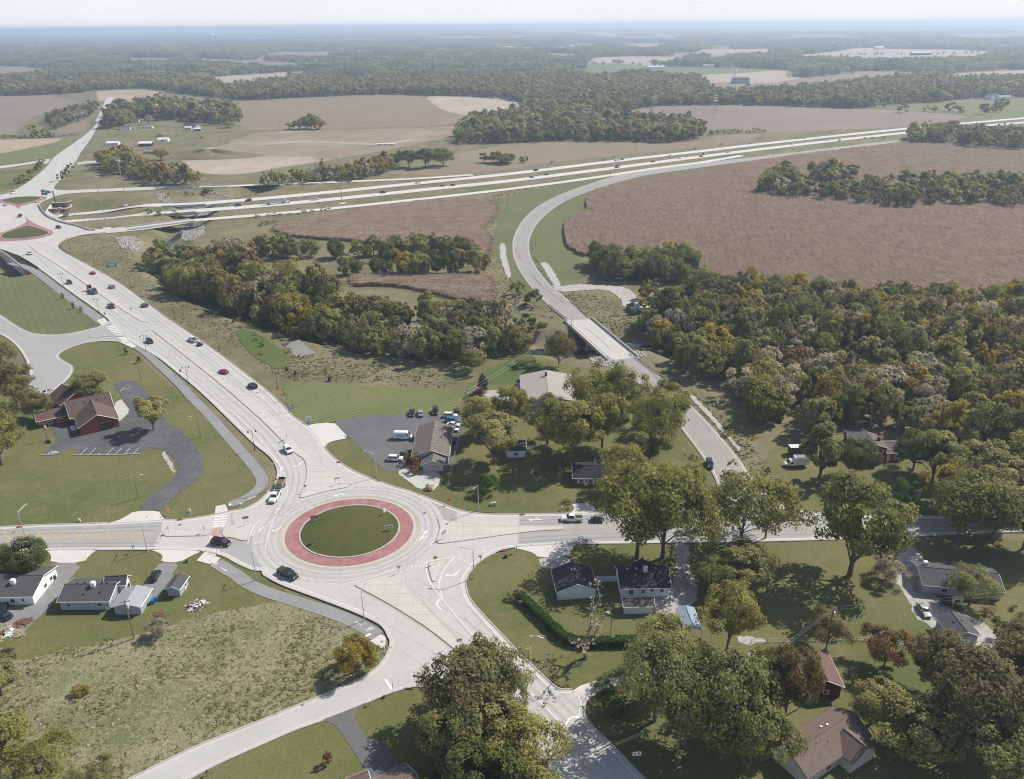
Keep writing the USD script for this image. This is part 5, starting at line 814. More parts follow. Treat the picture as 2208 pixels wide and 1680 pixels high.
# patches of canopy farther out
def canopy(name, half, n, hh, cs, seed):
    rng = np.random.default_rng(seed); c = rng.uniform(-half, half, (n, 2)); per = 26; V = []
    hgt = rng.uniform(.5, 1.3, n) * hh; rr = rng.uniform(.8, 1.25, n) * cs
    i = np.repeat(np.arange(n), per); d = rng.normal(size=(n * per, 3)); d[:, 2] = np.abs(d[:, 2]) - .35; d /= np.linalg.norm(d, axis=1, keepdims=True)
    p = np.column_stack([c[i] + d[:, :2] * rr[i][:, None], hgt[i] - rr[i] * .9 + d[:, 2] * rr[i]]); p[:, 2] = np.maximum(p[:, 2], 1)
    kt = rng.uniform(0, .6, n); Vv, Fc, tt = cards(p, d + rng.normal(size=d.shape) * .25, cs * .62, rng, np.clip(kt[i] + rng.uniform(0, .4, len(i)), 0, 1))
    root = cls('canopy_' + name); put_tinted(root, 'crown', Vv, Fc, tt, MATS['leaf_' + ('haze_wood', 'olive', 'haze_wood', 'oak')[seed % 4]]); return root
cz = [canopy('a%d' % k, 26, 26, 16, 6.0, k) for k in range(4)]; cz2 = [canopy('b%d' % k, 75, 46, 16, 15, 10 + k) for k in range(4)]; cz3 = [canopy('c%d' % k, 240, 70, 17, 42, 20 + k) for k in range(4)]
def addc(L, g, sp, keep=1.0, sc=1.0, zz=False):
    p = scatter(g, sp, .35, keep)
    for x, y in p:
        pr = L[rw.integers(0, 4)]
        if pr not in protos_: protos_.append(pr)
        P_I.append(protos_.index(pr)); P_T.append((x, y, 0.0)); s = rw.uniform(.85, 1.15); P_S.append((sc, sc, s)); P_R.append(rw.uniform(0, 6.28))
    return p
def wedge(r0, r1, a=.78): return Polygon([(-r0 * math.tan(a), r0), (r0 * math.tan(a), r0), (r1 * math.tan(a), r1), (-r1 * math.tan(a), r1)])
addc(cz, FOREST.intersection(wedge(2000, 4200, .66)), 44, .94); addc(cz2, FOREST.intersection(wedge(4200, 11000, .64)), 125, .9); addc(cz3, FOREST.intersection(wedge(11000, 29000, .62)), 400, .9)
tz = np.array(P_T); far = np.where(tz[:, 1] > 5000)[0]; tz[far, 2] = height(tz[far, 0], tz[far, 1])
# trees strung along field edges, round the hamlet, on the far pasture
LINES = [([(625, 279), (660, 277), (695, 278)], 9, 12, 'gold'), ([(1048, 352), (1080, 350), (1124, 350)], 8, 11, 'dark'), ([(0, 298), (40, 297), (120, 297)], 7, 5, 'mixed'), ([(130, 296), (165, 292)], 9, 4, 'mixed'), ([(1529, 291), (1600, 287), (1656, 286)], 9, 6, 'bushy'), ([(1960, 244), (2000, 240), (2030, 242)], 26, 13, 'mixed'), ([(2058, 240), (2110, 246), (2140, 238), (2190, 233)], 22, 14, 'mixed'), ([(1850, 232), (1900, 230), (1960, 229)], 20, 12, 'gold'), ([(1240, 141), (1330, 138), (1460, 144)], 40, 12, 'mixed'), ([(1700, 168), (1800, 160), (1900, 150)], 45, 13, 'mixed'), ([(1810, 122), (1900, 118), (2000, 118), (2120, 116)], 40, 11, 'dark'), ([(1200, 348), (1350, 338), (1480, 326), (1640, 306)], 40, 2.5, 'bushy'), ([(560, 468), (640, 462), (720, 452)], 5, 2.2, 'gold'), ([(552, 490), (600, 478)], 4, 2.6, 'gold'), ([(280, 300), (330, 295), (380, 296), (470, 300)], 22, 4, 'mixed'), ([(1900, 298), (1800, 305)], 14, 2.5, 'bushy'), ([(330, 462), (345, 466), (372, 470)], 8, 6, 'gold'), ([(370, 425), (420, 420), (470, 418)], 10, 5, 'gold'), ([(1655, 420), (1700, 380), (1680, 395)], 10, 15, 'mixed'), ([(1770, 385), (1800, 395), (1830, 390)], 9, 19, 'mixed'), ([(1405, 690), (1395, 660), (1420, 640)], 7, 9, 'right'), ([(1130, 700), (1160, 720), (1190, 740)], 7, 6, 'creek'), ([(1270, 770), (1300, 790)], 6, 3, 'bushy'), ([(1120, 640), (1140, 670)], 8, 8, 'right'), ([(1490, 990), (1500, 1010), (1520, 1060)], 7, 2.2, 'bushy'), ([(1640, 1010), (1660, 1050), (1680, 1070)], 6, 2.0, 'bushy'), ([(1590, 930), (1620, 975)], 7, 2.0, 'bushy'), ([(560, 690), (620, 730), (650, 790)], 6, 1.6, 'bushy'), ([(440, 650), (520, 700), (580, 770)], 7, 1.8, 'gold'), ([(760, 800), (850, 812), (960, 820)], 8, 1.4, 'bushy')]
for P_, sp_, h_, mx_ in LINES:
    L = LineString([G(u, v)[:2] for u, v in P_]); ks = list(MIX[mx_]); w_ = np.array([MIX[mx_][k] for k in ks], float); w_ /= w_.sum()
    for s in np.arange(0, L.length, sp_):
        c = np.array(L.interpolate(s).coords[0]) + rw.normal(size=2) * sp_ * .3; h = h_ * rw.uniform(.65, 1.2); d = np.linalg.norm(c); k = ks[rw.choice(len(ks), p=w_)]
        if h_ < 6.5: k = ('bush', 'yellow_bush', 'green_bush', 'bush')[rw.integers(0, 4)] if k != 'russet' else 'red_bush'
        addp(k, 'low' if d < 1200 else 'far', c[0], c[1], h, h * (.55 if h_ > 6.5 else .8), float(height(*c))); tz = np.vstack([tz, [P_T[-1]]])
def instancer(name, protos, idx, pos, scl, rot, label):
    pi = UsdGeom.PointInstancer.Define(stage, '/World/' + name); rel = []
    for k, pr in enumerate(protos):
        d = stage.DefinePrim('/World/%s/kinds/kind_%03d' % (name, k), 'Xform'); d.GetReferences().AddInternalReference(pr.GetPath()); rel.append(d.GetPath())
    pi.CreatePrototypesRel().SetTargets(rel); pi.CreateProtoIndicesAttr(Vt.IntArray.FromNumpy(np.asarray(idx, np.int32))); pi.CreatePositionsAttr(Vt.Vec3fArray.FromNumpy(np.asarray(pos, np.float32))); pi.CreateScalesAttr(Vt.Vec3fArray.FromNumpy(np.asarray(scl, np.float32)))
    a = np.asarray(rot) / 2; pi.CreateOrientationsAttr(Vt.QuathArray([Gf.Quath(float(math.cos(t)), 0, 0, float(math.sin(t))) for t in a]))
    tag(pi.GetPrim(), label, None, None, 'stuff'); return pi
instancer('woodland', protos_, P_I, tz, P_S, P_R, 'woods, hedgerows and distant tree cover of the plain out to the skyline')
print('trees', len(NEAR), 'stuff', len(P_I), 'protos', len(PROTO))
# ------------------------------------------------------------------ standing corn, tussocks, weeds
leaf_mat('corn', (.335, .26, .195), (.535, .42, .325), (.70, .58, .46), .33); leaf_mat('tussock', (.24, .22, .12), (.42, .37, .24), (.60, .53, .38), .4); leaf_mat('weed', (.16, .18, .07), (.27, .275, .12), (.40, .38, .20), .45); leaf_mat('brush', (.24, .19, .14), (.36, .28, .19), (.46, .35, .24), .35)
def blade_proto(name, pts, up, size, seed, m):
    rng = np.random.default_rng(seed); n = len(pts); no = rng.normal(size=(n, 3)) * np.array([1, 1, up]); V, Fc, tt = cards(pts, no, size, rng, np.clip(rng.uniform(0, .7, n) + .3 * pts[:, 2] / pts[:, 2].max(), 0, 1)); r_ = cls(name); put_tinted(r_, 'blades', V, Fc, tt, m); return r_
cornp = []
for k in range(5):
    rng = np.random.default_rng(40 + k); n = 130; p = np.column_stack([rng.normal(0, .17, n), rng.uniform(-2.6, 2.6, n), rng.uniform(.35, 1, n) ** .6 * rng.uniform(1.9, 2.35)]); cornp.append(blade_proto('corn_row_%d' % k, p, .45, .62, 50 + k, MATS['leaf_corn']))
ci, cpos, cs_, cr = [], [], [], []
for gi, g_ in enumerate(CORN):
    b = g_.bounds; ang = (.02, 1.45, 1.4)[gi]; gr = shapely.affinity.rotate(g_, math.degrees(ang), origin=(0, 0)); b = gr.bounds
    for x in np.arange(b[0], b[2], 1.15):
        ys = np.arange(b[1] + (x * 7.3) % 5, b[3], 5.0); ok = shapely.contains_xy(gr, np.full(len(ys), x), ys); ys = ys[ok]
        P_ = np.column_stack([np.full(len(ys), x), ys]); c, s = math.cos(-ang), math.sin(-ang); P_ = P_ @ np.array([[c, s], [-s, c]])
        w = P_[:, 1] < 900; P_ = P_[w]
        wob = (meshkit.noise(np.column_stack([P_ / 18, np.zeros(len(P_))]), 4) - .5) * .5; hh = .84 + .16 * meshkit.fbm(np.column_stack([P_ / 30, np.zeros(len(P_))]), 3, 8) + .22 * meshkit.noise(np.column_stack([P_[:, 0] / 70, (P_[:, 1] + 9 * np.sin(P_[:, 0] / 40)) / 5.5, np.zeros(len(P_))]), 9)
        for (px, py), wo, h in zip(P_, wob, hh): ci.append(rw.integers(0, 5)); cpos.append((px + wo, py, .1)); cs_.append((1.1, 1, h)); cr.append(-ang)
instancer('corn_crop', cornp, ci, cpos, cs_, cr, 'dry tan corn standing in rows beyond the creek')
tp = []
for k in range(6):
    rng = np.random.default_rng(70 + k); n = 26; a = rng.uniform(0, 2 * PI, n); q = rng.uniform(0, .55, n); p = np.column_stack([np.cos(a) * q, np.sin(a) * q * .7, rng.uniform(.08, .5, n) * (1 - q * .8)]); tp.append(blade_proto('tussock_%d' % k, p, 1.1, .5, 80 + k, MATS[('leaf_tussock', 'leaf_tussock', 'leaf_weed', 'leaf_tussock', 'leaf_brush', 'leaf_weed')[k]]))
ti, tpos, ts, tr_ = [], [], [], []
def tuft(g, sp, wts, sc, keep=1.0, blot=9.0, seed=0):
    p = scatter(g, sp, .48, keep); w = np.array(wts, float); w /= w.sum(); n = meshkit.fbm(np.column_stack([p / blot, np.zeros(len(p))]), 3, 20 + seed)
    for (x, y), q in zip(p, n):
        k = rw.choice(6, p=w) if q < .55 else (2, 5, 0)[rw.integers(0, 3)]
        s = sc * rw.uniform(.4, 1.0) * (.35 + .9 * q); ti.append(k); tpos.append((x, y, float(height(x, y)) + .04)); ts.append((s * 1.5, s * 1.2, s * .62)); tr_.append(rw.uniform(0, 6.28))
TUF = unary_union([PAVED, DRVU] + [LineString(c).buffer(w / 2 + .3) for c, w in PTH])
tuft(LP['rough_meadow'].buffer(.4).difference(TUF), .85, [4, 3.5, 2.6, 3.5, .7, 2.2], 1.1, .9)
tuft(poly([(365, 600), (420, 650), (520, 705), (600, 750), (700, 770), (860, 790), (1000, 815), (985, 838), (900, 834), (780, 828), (640, 822), (606, 815), (480, 730), (400, 668), (345, 620)], 1).difference(TUF).difference(LP['lush_patch']), 1.6, [3, 3, 2.5, 2, 1, 2], 1.25, .8, 14, 1)
tuft(poly([(1385, 775), (1420, 780), (1500, 850), (1600, 930), (1660, 1010), (1690, 1085), (1655, 1065), (1626, 1035), (1592, 985), (1530, 912)], 1).difference(TUF), 1.5, [2, 2, 3, 2, 1, 3], 1.3, .8, 10, 2)
tuft(poly([(1200, 640), (1240, 632), (1310, 634), (1340, 670), (1400, 700), (1380, 720), (1330, 725), (1280, 690)], 1).difference(TUF), 1.6, [3, 3, 2, 2, 2, 2], 1.3, .8, 10, 3)
tuft(poly([(1460, 930), (1490, 965), (1538, 1030), (1530, 1090), (1500, 1095), (1480, 1040), (1470, 980)], 1).difference(TUF), 1.4, [2, 2, 3, 2, 1, 3], 1.2, .8, 10, 4)
tuft(poly([(145, 545), (170, 520), (240, 510), (300, 520), (320, 590), (380, 650), (470, 740), (560, 815), (480, 755), (410, 712), (290, 625), (200, 575)], 1).difference(TUF), 2.2, [4, 4, 1, 3, 1, 1], 1.0, .7, 14, 5)
tuft(LP['ramp_verge'].buffer(14).difference(LP['ramp_verge'].buffer(1)).difference(TUF).difference(unary_union(CORN)).intersection(sbox(-40, 330, 20, 700)), 2.6, [3, 3, 2, 3, 1, 2], 1.6, .6, 16, 6)
instancer('tall_grass', tp, ti, tpos, ts, tr_, 'dry tussocks and weeds covering the rough ground')
print('corn', len(ci), 'tufts', len(ti))
# ------------------------------------------------------------------ buildings
def roofm(name, c, k=.25): return mat('roof_' + name, c, tuple(x * (1 + k) for x in c), .7, .9, tuple(x * .78 for x in c), 3.0, .2, .35, 5.0, amt3=.5, stretch=(1, 1, 6))
roofm('brown', (.115, .083, .072)); roofm('office', (.155, .135, .118)); roofm('dark', (.052, .055, .062)); roofm('charcoal', (.085, .085, .09)); roofm('light', (.33, .34, .35), .12); roofm('metal_tan', (.36, .335, .30), .06); roofm('steel_blue', (.28, .34, .42), .1); roofm('house_brown', (.165, .125, .11)); roofm('red_brown', (.15, .095, .09)); roofm('gray_brown', (.125, .11, .108)); roofm('white', (.72, .72, .70), .05); roofm('black', (.035, .034, .036))
mat('brick_red', (.22, .075, .05), (.28, .10, .07), 2.5, .9, (.15, .055, .04), 9, amt3=.6, bump=.3, bscale=9); mat('brick_orange', (.30, .12, .07), (.25, .095, .06), 2.5, .9, (.18, .08, .055), 9, amt3=.5); mat('brick_brown', (.17, .11, .085), (.13, .085, .07), 2.5, .9); mat('siding_white', (.72, .73, .74), (.66, .67, .69), .8, .6, stretch=(1, 1, 8)); mat('siding_grey', (.36, .38, .41), (.32, .34, .37), .8, .7, stretch=(1, 1, 8)); mat('siding_tan', (.45, .42, .37), (.40, .375, .33), .8, .7); mat('barn_red', (.13, .03, .035), (.10, .025, .03), 1.5, .8); mat('trim', (.74, .74, .72), (.68, .68, .66), 2, .6); mat('wood_gray', (.24, .21, .18), (.18, .155, .13), 2, .9); mat('dark_trim', (.09, .07, .06)); mat('white_metal', (.70, .71, .72), (.62, .63, .64), 1, .4); mat('galv', (.42, .43, .44), (.36, .37, .38), 2, .45, metal=.6); mat('black_metal', (.025, .026, .028), rough=.45); mat('steel', (.5, .51, .52), (.42, .43, .44), 1, .4, metal=.3); mat('stone', (.40, .38, .34), (.32, .30, .27), 1.2)
MATS['window_glass'] = usdkit.material(stage, '/World/Looks/window_glass', {'p': ('principled_bsdf', {'base_color': (.03, .035, .042), 'roughness': .08, 'specular_ior_level': .8})}, [], surface='p.BSDF')
def quadm(*p): return np.array(p, float), np.array([[0, 1, 2, 3]])
def house(name, label, A, B, hw, rise, C=None, R=None, ridge='x', wall='siding_white', roof='dark', oh=.45, wins=(), vents=(), cat='house', hip=0.0, trim='trim', open_=False, parent=None, th=.16):
    """a gabled building; A, B: near eave corners, C: far right eave corner (or R: right end of the ridge), as sighted; hw = eave height"""
    a, b = G0(*A, hw), G0(*B, hw); ex = b - a; L = np.linalg.norm(ex); ex /= L; ey = np.array([-ex[1], ex[0]])
    if C is not None: D = float((G0(*C, hw) - b) @ ey)
    else: D = 2 * float((G0(*R, hw + rise) - b) @ ey)
    rz = math.atan2(ex[1], ex[0]); ctr_ = a + ex * L / 2 + ey * D / 2
    root = parent or tag(empty(name, (ctr_[0], ctr_[1], 0), rz), label, cat)
    if parent is not None: return (ctr_, rz, L, D)
    w, d = L / 2 - oh, D / 2 - oh; m = MB(); x, y = w, d; hz = hw + oh * rise / (D / 2 if ridge == 'x' else L / 2) * .0
    if not open_:
        if ridge == 'x': pr = [(-y, -.1), (y, -.1), (y, hw), (0, hw + rise * (y / (D / 2))), (-y, hw)]; n_ = len(pr); v = [(-x, p, q) for p, q in pr] + [(x, p, q) for p, q in pr]
        else: pr = [(-x, -.1), (x, -.1), (x, hw), (0, hw + rise * (x / (L / 2))), (-x, hw)]; n_ = 5; v = [(p, y, q) for p, q in pr] + [(p, -y, q) for p, q in pr]
        v = np.array(v, float); f = [[0, 4, 3], [0, 3, 2], [0, 2, 1], [5, 8, 9], [5, 7, 8], [5, 6, 7]] + [q for i in range(5) for q in ([i, (i + 1) % 5, 5 + (i + 1) % 5], [i, 5 + (i + 1) % 5, 5 + i])]
        m.add(v, np.array(f)); m.build('wall', MATS[wall], root)
    else:
        for sx in (-1, 1):
            for sy in (-1, 0, 1): MB().box((sx * (x - .1), sy * (y - .1), hw / 2), (.14, .14, hw)).build('post', MATS[trim], root)
    X, Y = L / 2, D / 2
    def rz_(px, py): return hw + rise * (1 - abs(py) / Y) if ridge == 'x' else hw + rise * (1 - abs(px) / X)
    rf = MB()
    hx = hip * Y
    if ridge == 'x': sides = [[(-X, -Y), (X, -Y), (X - hx, 0), (-X + hx, 0)], [(X, Y), (-X, Y), (-X + hx, 0), (X - hx, 0)]] + ([[(X, -Y), (X, Y), (X - hx, 0), (X - hx, 0)], [(-X, Y), (-X, -Y), (-X + hx, 0), (-X + hx, 0)]] if hip else [])
    else: sides = [[(X, -Y), (X, Y), (0, Y), (0, -Y)], [(-X, Y), (-X, -Y), (0, -Y), (0, Y)]]
    for s in sides:
        top = np.array([(p, q, (hw if i < 2 else hw + rise) + th) for i, (p, q) in enumerate(s)]); bot = top - [0, 0, th]
        rf.add(np.vstack([top, bot]), [[0, 1, 2, 3], [4, 7, 6, 5], [0, 4, 5, 1], [1, 5, 6, 2], [2, 6, 7, 3], [3, 7, 4, 0]])
    R_ = rf.build('roof', MATS['roof_' + roof], root)
    # ridge cap, fascia, vents
    e0, e1 = ((-X + hx, 0), (X - hx, 0)) if ridge == 'x' else ((0, -Y), (0, Y))
    MB().tube([(e0[0], e0[1], hw + rise + th), (e1[0], e1[1], hw + rise + th)], .11, 4).build('ridge_cap', MATS['roof_' + roof], R_)
    if trim:
        f = MB()
        for s in sides[:2]:
            pz = [np.array([p, q, (hw if i < 2 else hw + rise) + th / 2]) for i, (p, q) in enumerate(s)]
            for i, j in ((0, 1), (1, 2), (3, 0)):
                if hip and i != 0: continue
                f.tube([pz[i], pz[j]], .1, 4)
        f.build('fascia', MATS[trim], root)
    for vx, vy, kind in vents:
        z = rz_(vx * X, vy * Y) + th; q = MB()
        if kind == 'chimney': q.box((vx * X, vy * Y, z + .45), (.75, .75, 1.5)); q.box((vx * X, vy * Y, z + 1.23), (.9, .9, .12)); q.build('chimney', MATS['brick_red'], R_)
        elif kind == 'white_chimney': q.box((vx * X, vy * Y, z + .4), (.9, .9, 1.3)).build('chimney', MATS['trim'], R_)
        elif kind == 'vent': q.box((vx * X, vy * Y, z + .12), (.38, .38, .34)).build('roof_vent', MATS['trim'], R_)
        elif kind == 'dark_vent': q.box((vx * X, vy * Y, z + .08), (.4, .3, .24)).build('roof_vent', MATS['black_metal'], R_)
        else: q.tube([(vx * X, vy * Y, z - .1), (vx * X, vy * Y, z + .5)], .06, 6).build('roof_pipe', MATS['white_metal'], R_)
    for w_ in wins:
        side, t, zc, ww, wh = w_[:5]; kind = w_[5] if len(w_) > 5 else 'window'
        o, u, nn, ln = {'A': ((0, -y), (1, 0), (0, -1), x), 'C': ((0, y), (-1, 0), (0, 1), x), 'B': ((x, 0), (0, 1), (1, 0), y), 'D': ((-x, 0), (0, -1), (-1, 0), y)}[side]
        o, u, nn = map(np.array, (o, u, nn)); c = np.array(o) + u * t * ln; r = math.atan2(u[1], u[0])
        def bx(dx, dz, sx, sz, dep, off): p = c + u * dx + nn * off; return MB().box((p[0], p[1], zc + dz), (sx, dep, sz), r)
        if kind in ('window', 'shutters'):
            fr = bx(0, 0, ww + .2, wh + .2, .10, .03).build('window', MATS['trim'], root)
            for k in (-.25, .25): bx(k * ww, 0, ww * .44, wh * .92, .04, .085).build('pane', MATS['window_glass'], fr)
            if kind == 'shutters':
                for k in (-1, 1): bx(k * (ww / 2 + .38), 0, .45, wh + .1, .06, .04).build('shutter', MATS['trim'], root)
        elif kind == 'door':
            dd = bx(0, 0, ww, wh, .08, .04).build('door', MATS['trim'], root); bx(0, wh * .2, ww * .5, wh * .4, .03, .09).build('door_pane', MATS['window_glass'], dd); bx(ww * .35, -.1, .08, .08, .08, .11).build('handle', MATS['black_metal'], dd)
        elif kind == 'dark_opening': bx(0, 0, ww, wh, .06, .02).build('window', MATS['window_glass'], root)
        elif kind == 'garage':
            dd = bx(0, 0, ww, wh, .06, .03).build('garage_door', MATS['trim'], root)
            for k in range(4): bx(0, -wh / 2 + wh * (k + .5) / 4, ww * .97, wh / 4 * .9, .04, .07).build('door_panel', MATS['siding_tan'] if wall == 'siding_tan' else MATS['siding_white'], dd)
            for k in (-.3, -.1, .1, .3): bx(k * ww, wh * .36, ww * .15, wh * .12, .03, .10).build('door_pane', MATS['window_glass'], dd)
    return root
def Z6(x, y): return (x * .1389, 816.7 + y * .1389)
def Z3(x, y): return (838.6 + x * .1321, 824 + y * .1321)
def t1(i, j, x, y): return (552 * i + x / 4, 420 * j + y / 4)
house('church', 'brown-roofed red brick church, long main hall with white ridge line', Z6(1080, 632), Z6(1785, 470), 2.8, 4.2, R=Z6(1680, 210), wall='brick_red', roof='brown', cat='church', vents=[(-.65, -.25, 'dark_vent'), (-.2, -.3, 'dark_vent'), (.05, -.3, 'dark_vent'), (.35, -.3, 'dark_vent'), (.75, -.3, 'dark_vent'), (.96, 0, 'pipe')], wins=[('B', 0, 1.5, 1.6, 1.4)])
house('church_hall', 'red brick gabled front of the church with two dark openings', Z6(1210, 782), Z6(1860, 632), 2.8, 3.3, C=(239, 868), ridge='y', wall='brick_red', roof='brown', cat='church', wins=[('A', .2, 1.35, 2.6, 2.1, 'dark_opening'), ('A', .55, 1.45, 1.7, 1.7, 'dark_opening'), ('D', -.3, 1.2, 1.2, 2.0, 'door')])
house('church_wing', 'low brown-roofed brick wing at the left of the church', Z6(560, 680), Z6(1060, 572), 2.5, 1.7, R=Z6(990, 440), wall='brick_red', roof='brown', cat='church', wins=[('A', .5, 1.3, 1.2, 1.1), ('A', -.2, 1.3, 1.2, 1.1)], vents=[(-.3, .3, 'pipe')])
house('church_annex', 'brown gabled rear annex behind the church hall', Z6(940, 425), Z6(1440, 270), 2.7, 2.9, C=Z6(1365, 90), ridge='y', wall='brick_red', roof='brown', cat='church')
house('office', 'grey-brown shingled office building in the dark car park', Z3(360, 1228), Z3(988, 1220), 2.7, 2.3, C=Z3(1090, 735), ridge='y', wall='siding_tan', roof='office', cat='office', vents=[(.12, .62, 'vent'), (.1, -.05, 'vent'), (.12, -.45, 'vent'), (.35, -.25, 'pipe'), (.72, .25, 'pipe')], wins=[('D', .3, 1.4, 1.4, 1.2), ('D', -.2, 1.4, 1.4, 1.2), ('B', -.7, 1.3, 1.0, 1.1), ('B', 0, 1.1, .95, 2.0, 'door'), ('A', -.5, 1.3, 1.2, 1.1)])
house('office_garage', 'small grey garage with white overhead door before the office', Z3(520, 1365), Z3(905, 1358), 2.4, 1.7, C=Z3(975, 1205), ridge='y', wall='siding_tan', roof='office', cat='garage', wins=[('A', .0, 1.15, 3.0, 2.2, 'garage')])
pq = [np.append(G0(*Z3(*p), z), z) for p, z in (((283, 1102), 2.75), ((400, 1102), 2.95), ((560, 985), 3.5), ((300, 985), 2.75))]; r_ = tag(empty('office_porch'), 'lean-to entrance canopy on the left of the office', 'porch'); pm = MB(); pt_ = np.array(pq); pm.add(np.vstack([pt_, pt_ - [0, 0, .18]]), [[0, 1, 2, 3], [4, 7, 6, 5], [0, 4, 5, 1], [1, 5, 6, 2], [2, 6, 7, 3], [3, 7, 4, 0]]); pm.build('roof', MATS['roof_office'], r_)
for k in (0, 3): MB().box((pq[k][0] + .25, pq[k][1] + (.2 if k == 0 else -.2), 1.3), (.16, .16, 2.6)).build('post', MATS['trim'], r_)
house('metal_shed', 'large pale metal-roofed shed above the maples', (1125, 868), (1243, 866), 4.2, 1.9, C=(1235, 808), ridge='y', wall='siding_tan', roof='metal_tan', cat='shed', vents=[(0, .55, 'chimney')], wins=[('D', .3, 2, 3.4, 3.6, 'garage')])
house('lean_to', 'low dark-roofed lean-to left of the metal shed', (1112, 826), (1126, 828), 2.6, .5, C=(1127, 812), wall='siding_tan', roof='charcoal', cat='shed', oh=.15)
house('brick_bungalow', 'red brick bungalow with dark roof behind the maples', (1234, 1032.5), (1327, 1034), 2.5, 1.7, R=(1327, 1005.5), wall='brick_red', roof='black', wins=[('A', -.62, 1.5, 1.1, 1.0, 'shutters'), ('A', -.38, 1.1, .95, 2.0, 'door'), ('A', -.15, 1.5, 1.1, 1.0, 'shutters'), ('A', .65, 1.5, 1.3, 1.0, 'shutters')], vents=[(-.3, -.3, 'dark_vent'), (.3, -.3, 'dark_vent')])
house('bungalow_addition', 'dark-roofed rear addition of the brick bungalow', (1288, 1014), (1326, 1013), 2.5, 1.0, C=(1325, 988), ridge='y', wall='brick_red', roof='black', vents=[(-.2, 0, 'vent'), (.3, .2, 'vent')])
house('white_cottage', 'low white house half hidden left of the shaded yard', (1090, 975), (1136, 973), 2.4, 1.3, R=(1135, 952), wall='siding_white', roof='charcoal', wins=[('A', 0, 1.3, 1.1, 1.0)])
house('white_garage', 'white gabled garage with dark roof inside the hedge', (1199.7, 1279), (1289.5, 1272.5), 2.6, 1.9, C=(1283, 1222.5), ridge='y', wall='siding_white', roof='dark', cat='garage', vents=[(-.08, .3, 'vent'), (.06, .3, 'vent'), (-.3, -.3, 'dark_vent')], wins=[('B', .2, 1.1, .95, 2.0, 'door')])
house('white_house', 'white house with dark roof and small windows by the gravel drive', (1336, 1271.5), (1448.5, 1269), 2.8, 2.0, R=(1442, 1228), wall='siding_white', roof='dark', wins=[('A', -.58, 1.7, .9, 1.3), ('A', -.08, 1.8, .8, .95), ('A', .28, 2.0, .65, .65), ('A', .7, 1.9, .75, .9), ('B', .2, 1.6, 1.0, 1.1)], vents=[(-.6, .08, 'vent'), (-.25, .08, 'vent'), (.5, .08, 'vent'), (.08, -.05, 'white_chimney')])
house('white_annex', 'low white annex with grey roof below the white house', (1343.5, 1311), (1412.5, 1309), 2.3, 1.1, R=(1409.5, 1290), wall='siding_white', roof='gray_brown', cat='garage')
house('house_dormer', 'small dark gable behind the white house ridge', (1366, 1236), (1412, 1234), 3.0, 1.3, C=(1410, 1214), ridge='y', wall='siding_white', roof='dark')
house('carport', 'open carport with blue-grey metal roof beside the golden tree', (1476.5, 1362), (1516, 1360), 2.3, .7, C=(1503, 1310), ridge='y', wall='siding_white', roof='steel_blue', cat='carport', open_=True, oh=.1)
house('brick_house', 'two-storey orange brick house with white shutters by the wood', (1861, 968.5), (1917.5, 968), 5.3, 1.2, C=(1894, 937), ridge='y', wall='brick_orange', roof='gray_brown', wins=[('A', -.4, 4.3, 1.0, 1.1, 'shutters'), ('A', .48, 4.3, 1.0, 1.1, 'shutters'), ('A', -.5, 1.6, 1.0, 1.0, 'shutters'), ('A', .38, 1.6, 1.0, 1.0, 'shutters')], vents=[(.6, -.1, 'chimney'), (.25, .35, 'dark_vent'), (.25, -.3, 'dark_vent')])
wing_ = house('brick_house_wing', 'low wing with porch right of the two-storey brick house', (1911, 979), (1958, 977.5), 2.7, 1.5, R=(1956, 954), wall='brick_orange', roof='gray_brown', wins=[('A', -.75, 1.1, .95, 2.0, 'door'), ('A', .1, 1.5, 1.2, 1.1)])
for k in (-3.2, .4, 3.9): MB().box((k, -5.0, 1.25), (.15, .15, 2.5)).build('porch_post', MATS['trim'], wing_)
house('brick_house_garage', 'low garage wing left of the two-storey brick house', (1828, 948), (1862, 950), 2.6, 1.4, R=(1858, 932), wall='brick_orange', roof='gray_brown')
house('grey_house', 'long grey house with dark roof behind the light green tree', (1989, 1263), (2168, 1279), 2.6, 1.6, R=(2130, 1236), wall='siding_grey', roof='charcoal', wins=[('A', -.45, 1.5, 1.1, 1.1), ('D', .1, 1.4, 1.0, 1.0)], vents=[(-.75, .35, 'white_chimney'), (-.3, -.3, 'dark_vent')])
house('porch_roof', 'small white flat porch roof by the long grey house', (2058, 1294), (2080, 1292), 2.2, .1, C=(2077, 1286), wall='siding_white', roof='white', cat='porch', open_=True, oh=.1)
house('grey_garage', 'grey garage with charcoal roof on the right gravel drive', (2048.5, 1375), (2116.5, 1373.5), 2.5, 1.25, C=(2087, 1328.5), ridge='y', wall='siding_grey', roof='charcoal', cat='garage', vents=[(-.25, .1, 'dark_vent'), (.3, .2, 'dark_vent')], wins=[('A', .1, 1.1, 2.6, 2.1, 'garage'), ('D', 0, 1.3, .9, .9)])
house('red_barn', 'dark red barn with brown roof between the big trees', (1742, 1483), (1822, 1483.5), 3.1, 1.6, C=(1800, 1410.5), ridge='y', wall='barn_red', roof='red_brown', cat='barn', wins=[('A', .1, 1.6, .9, .9)])
house('brown_house', 'house with large brown shingled roof in the lower right corner', (1742, 1682), (1880, 1588), 2.7, 2.2, R=(1832, 1542.5), wall='siding_tan', roof='house_brown', vents=[(.25, .2, 'vent'), (.12, .3, 'vent'), (-.3, -.2, 'pipe'), (-.02, -.35, 'pipe'), (-.7, .25, 'pipe')], wins=[('A', .3, 1.5, 1.3, 1.2), ('A', -.3, 1.5, 1.3, 1.2)], trim='dark_trim')
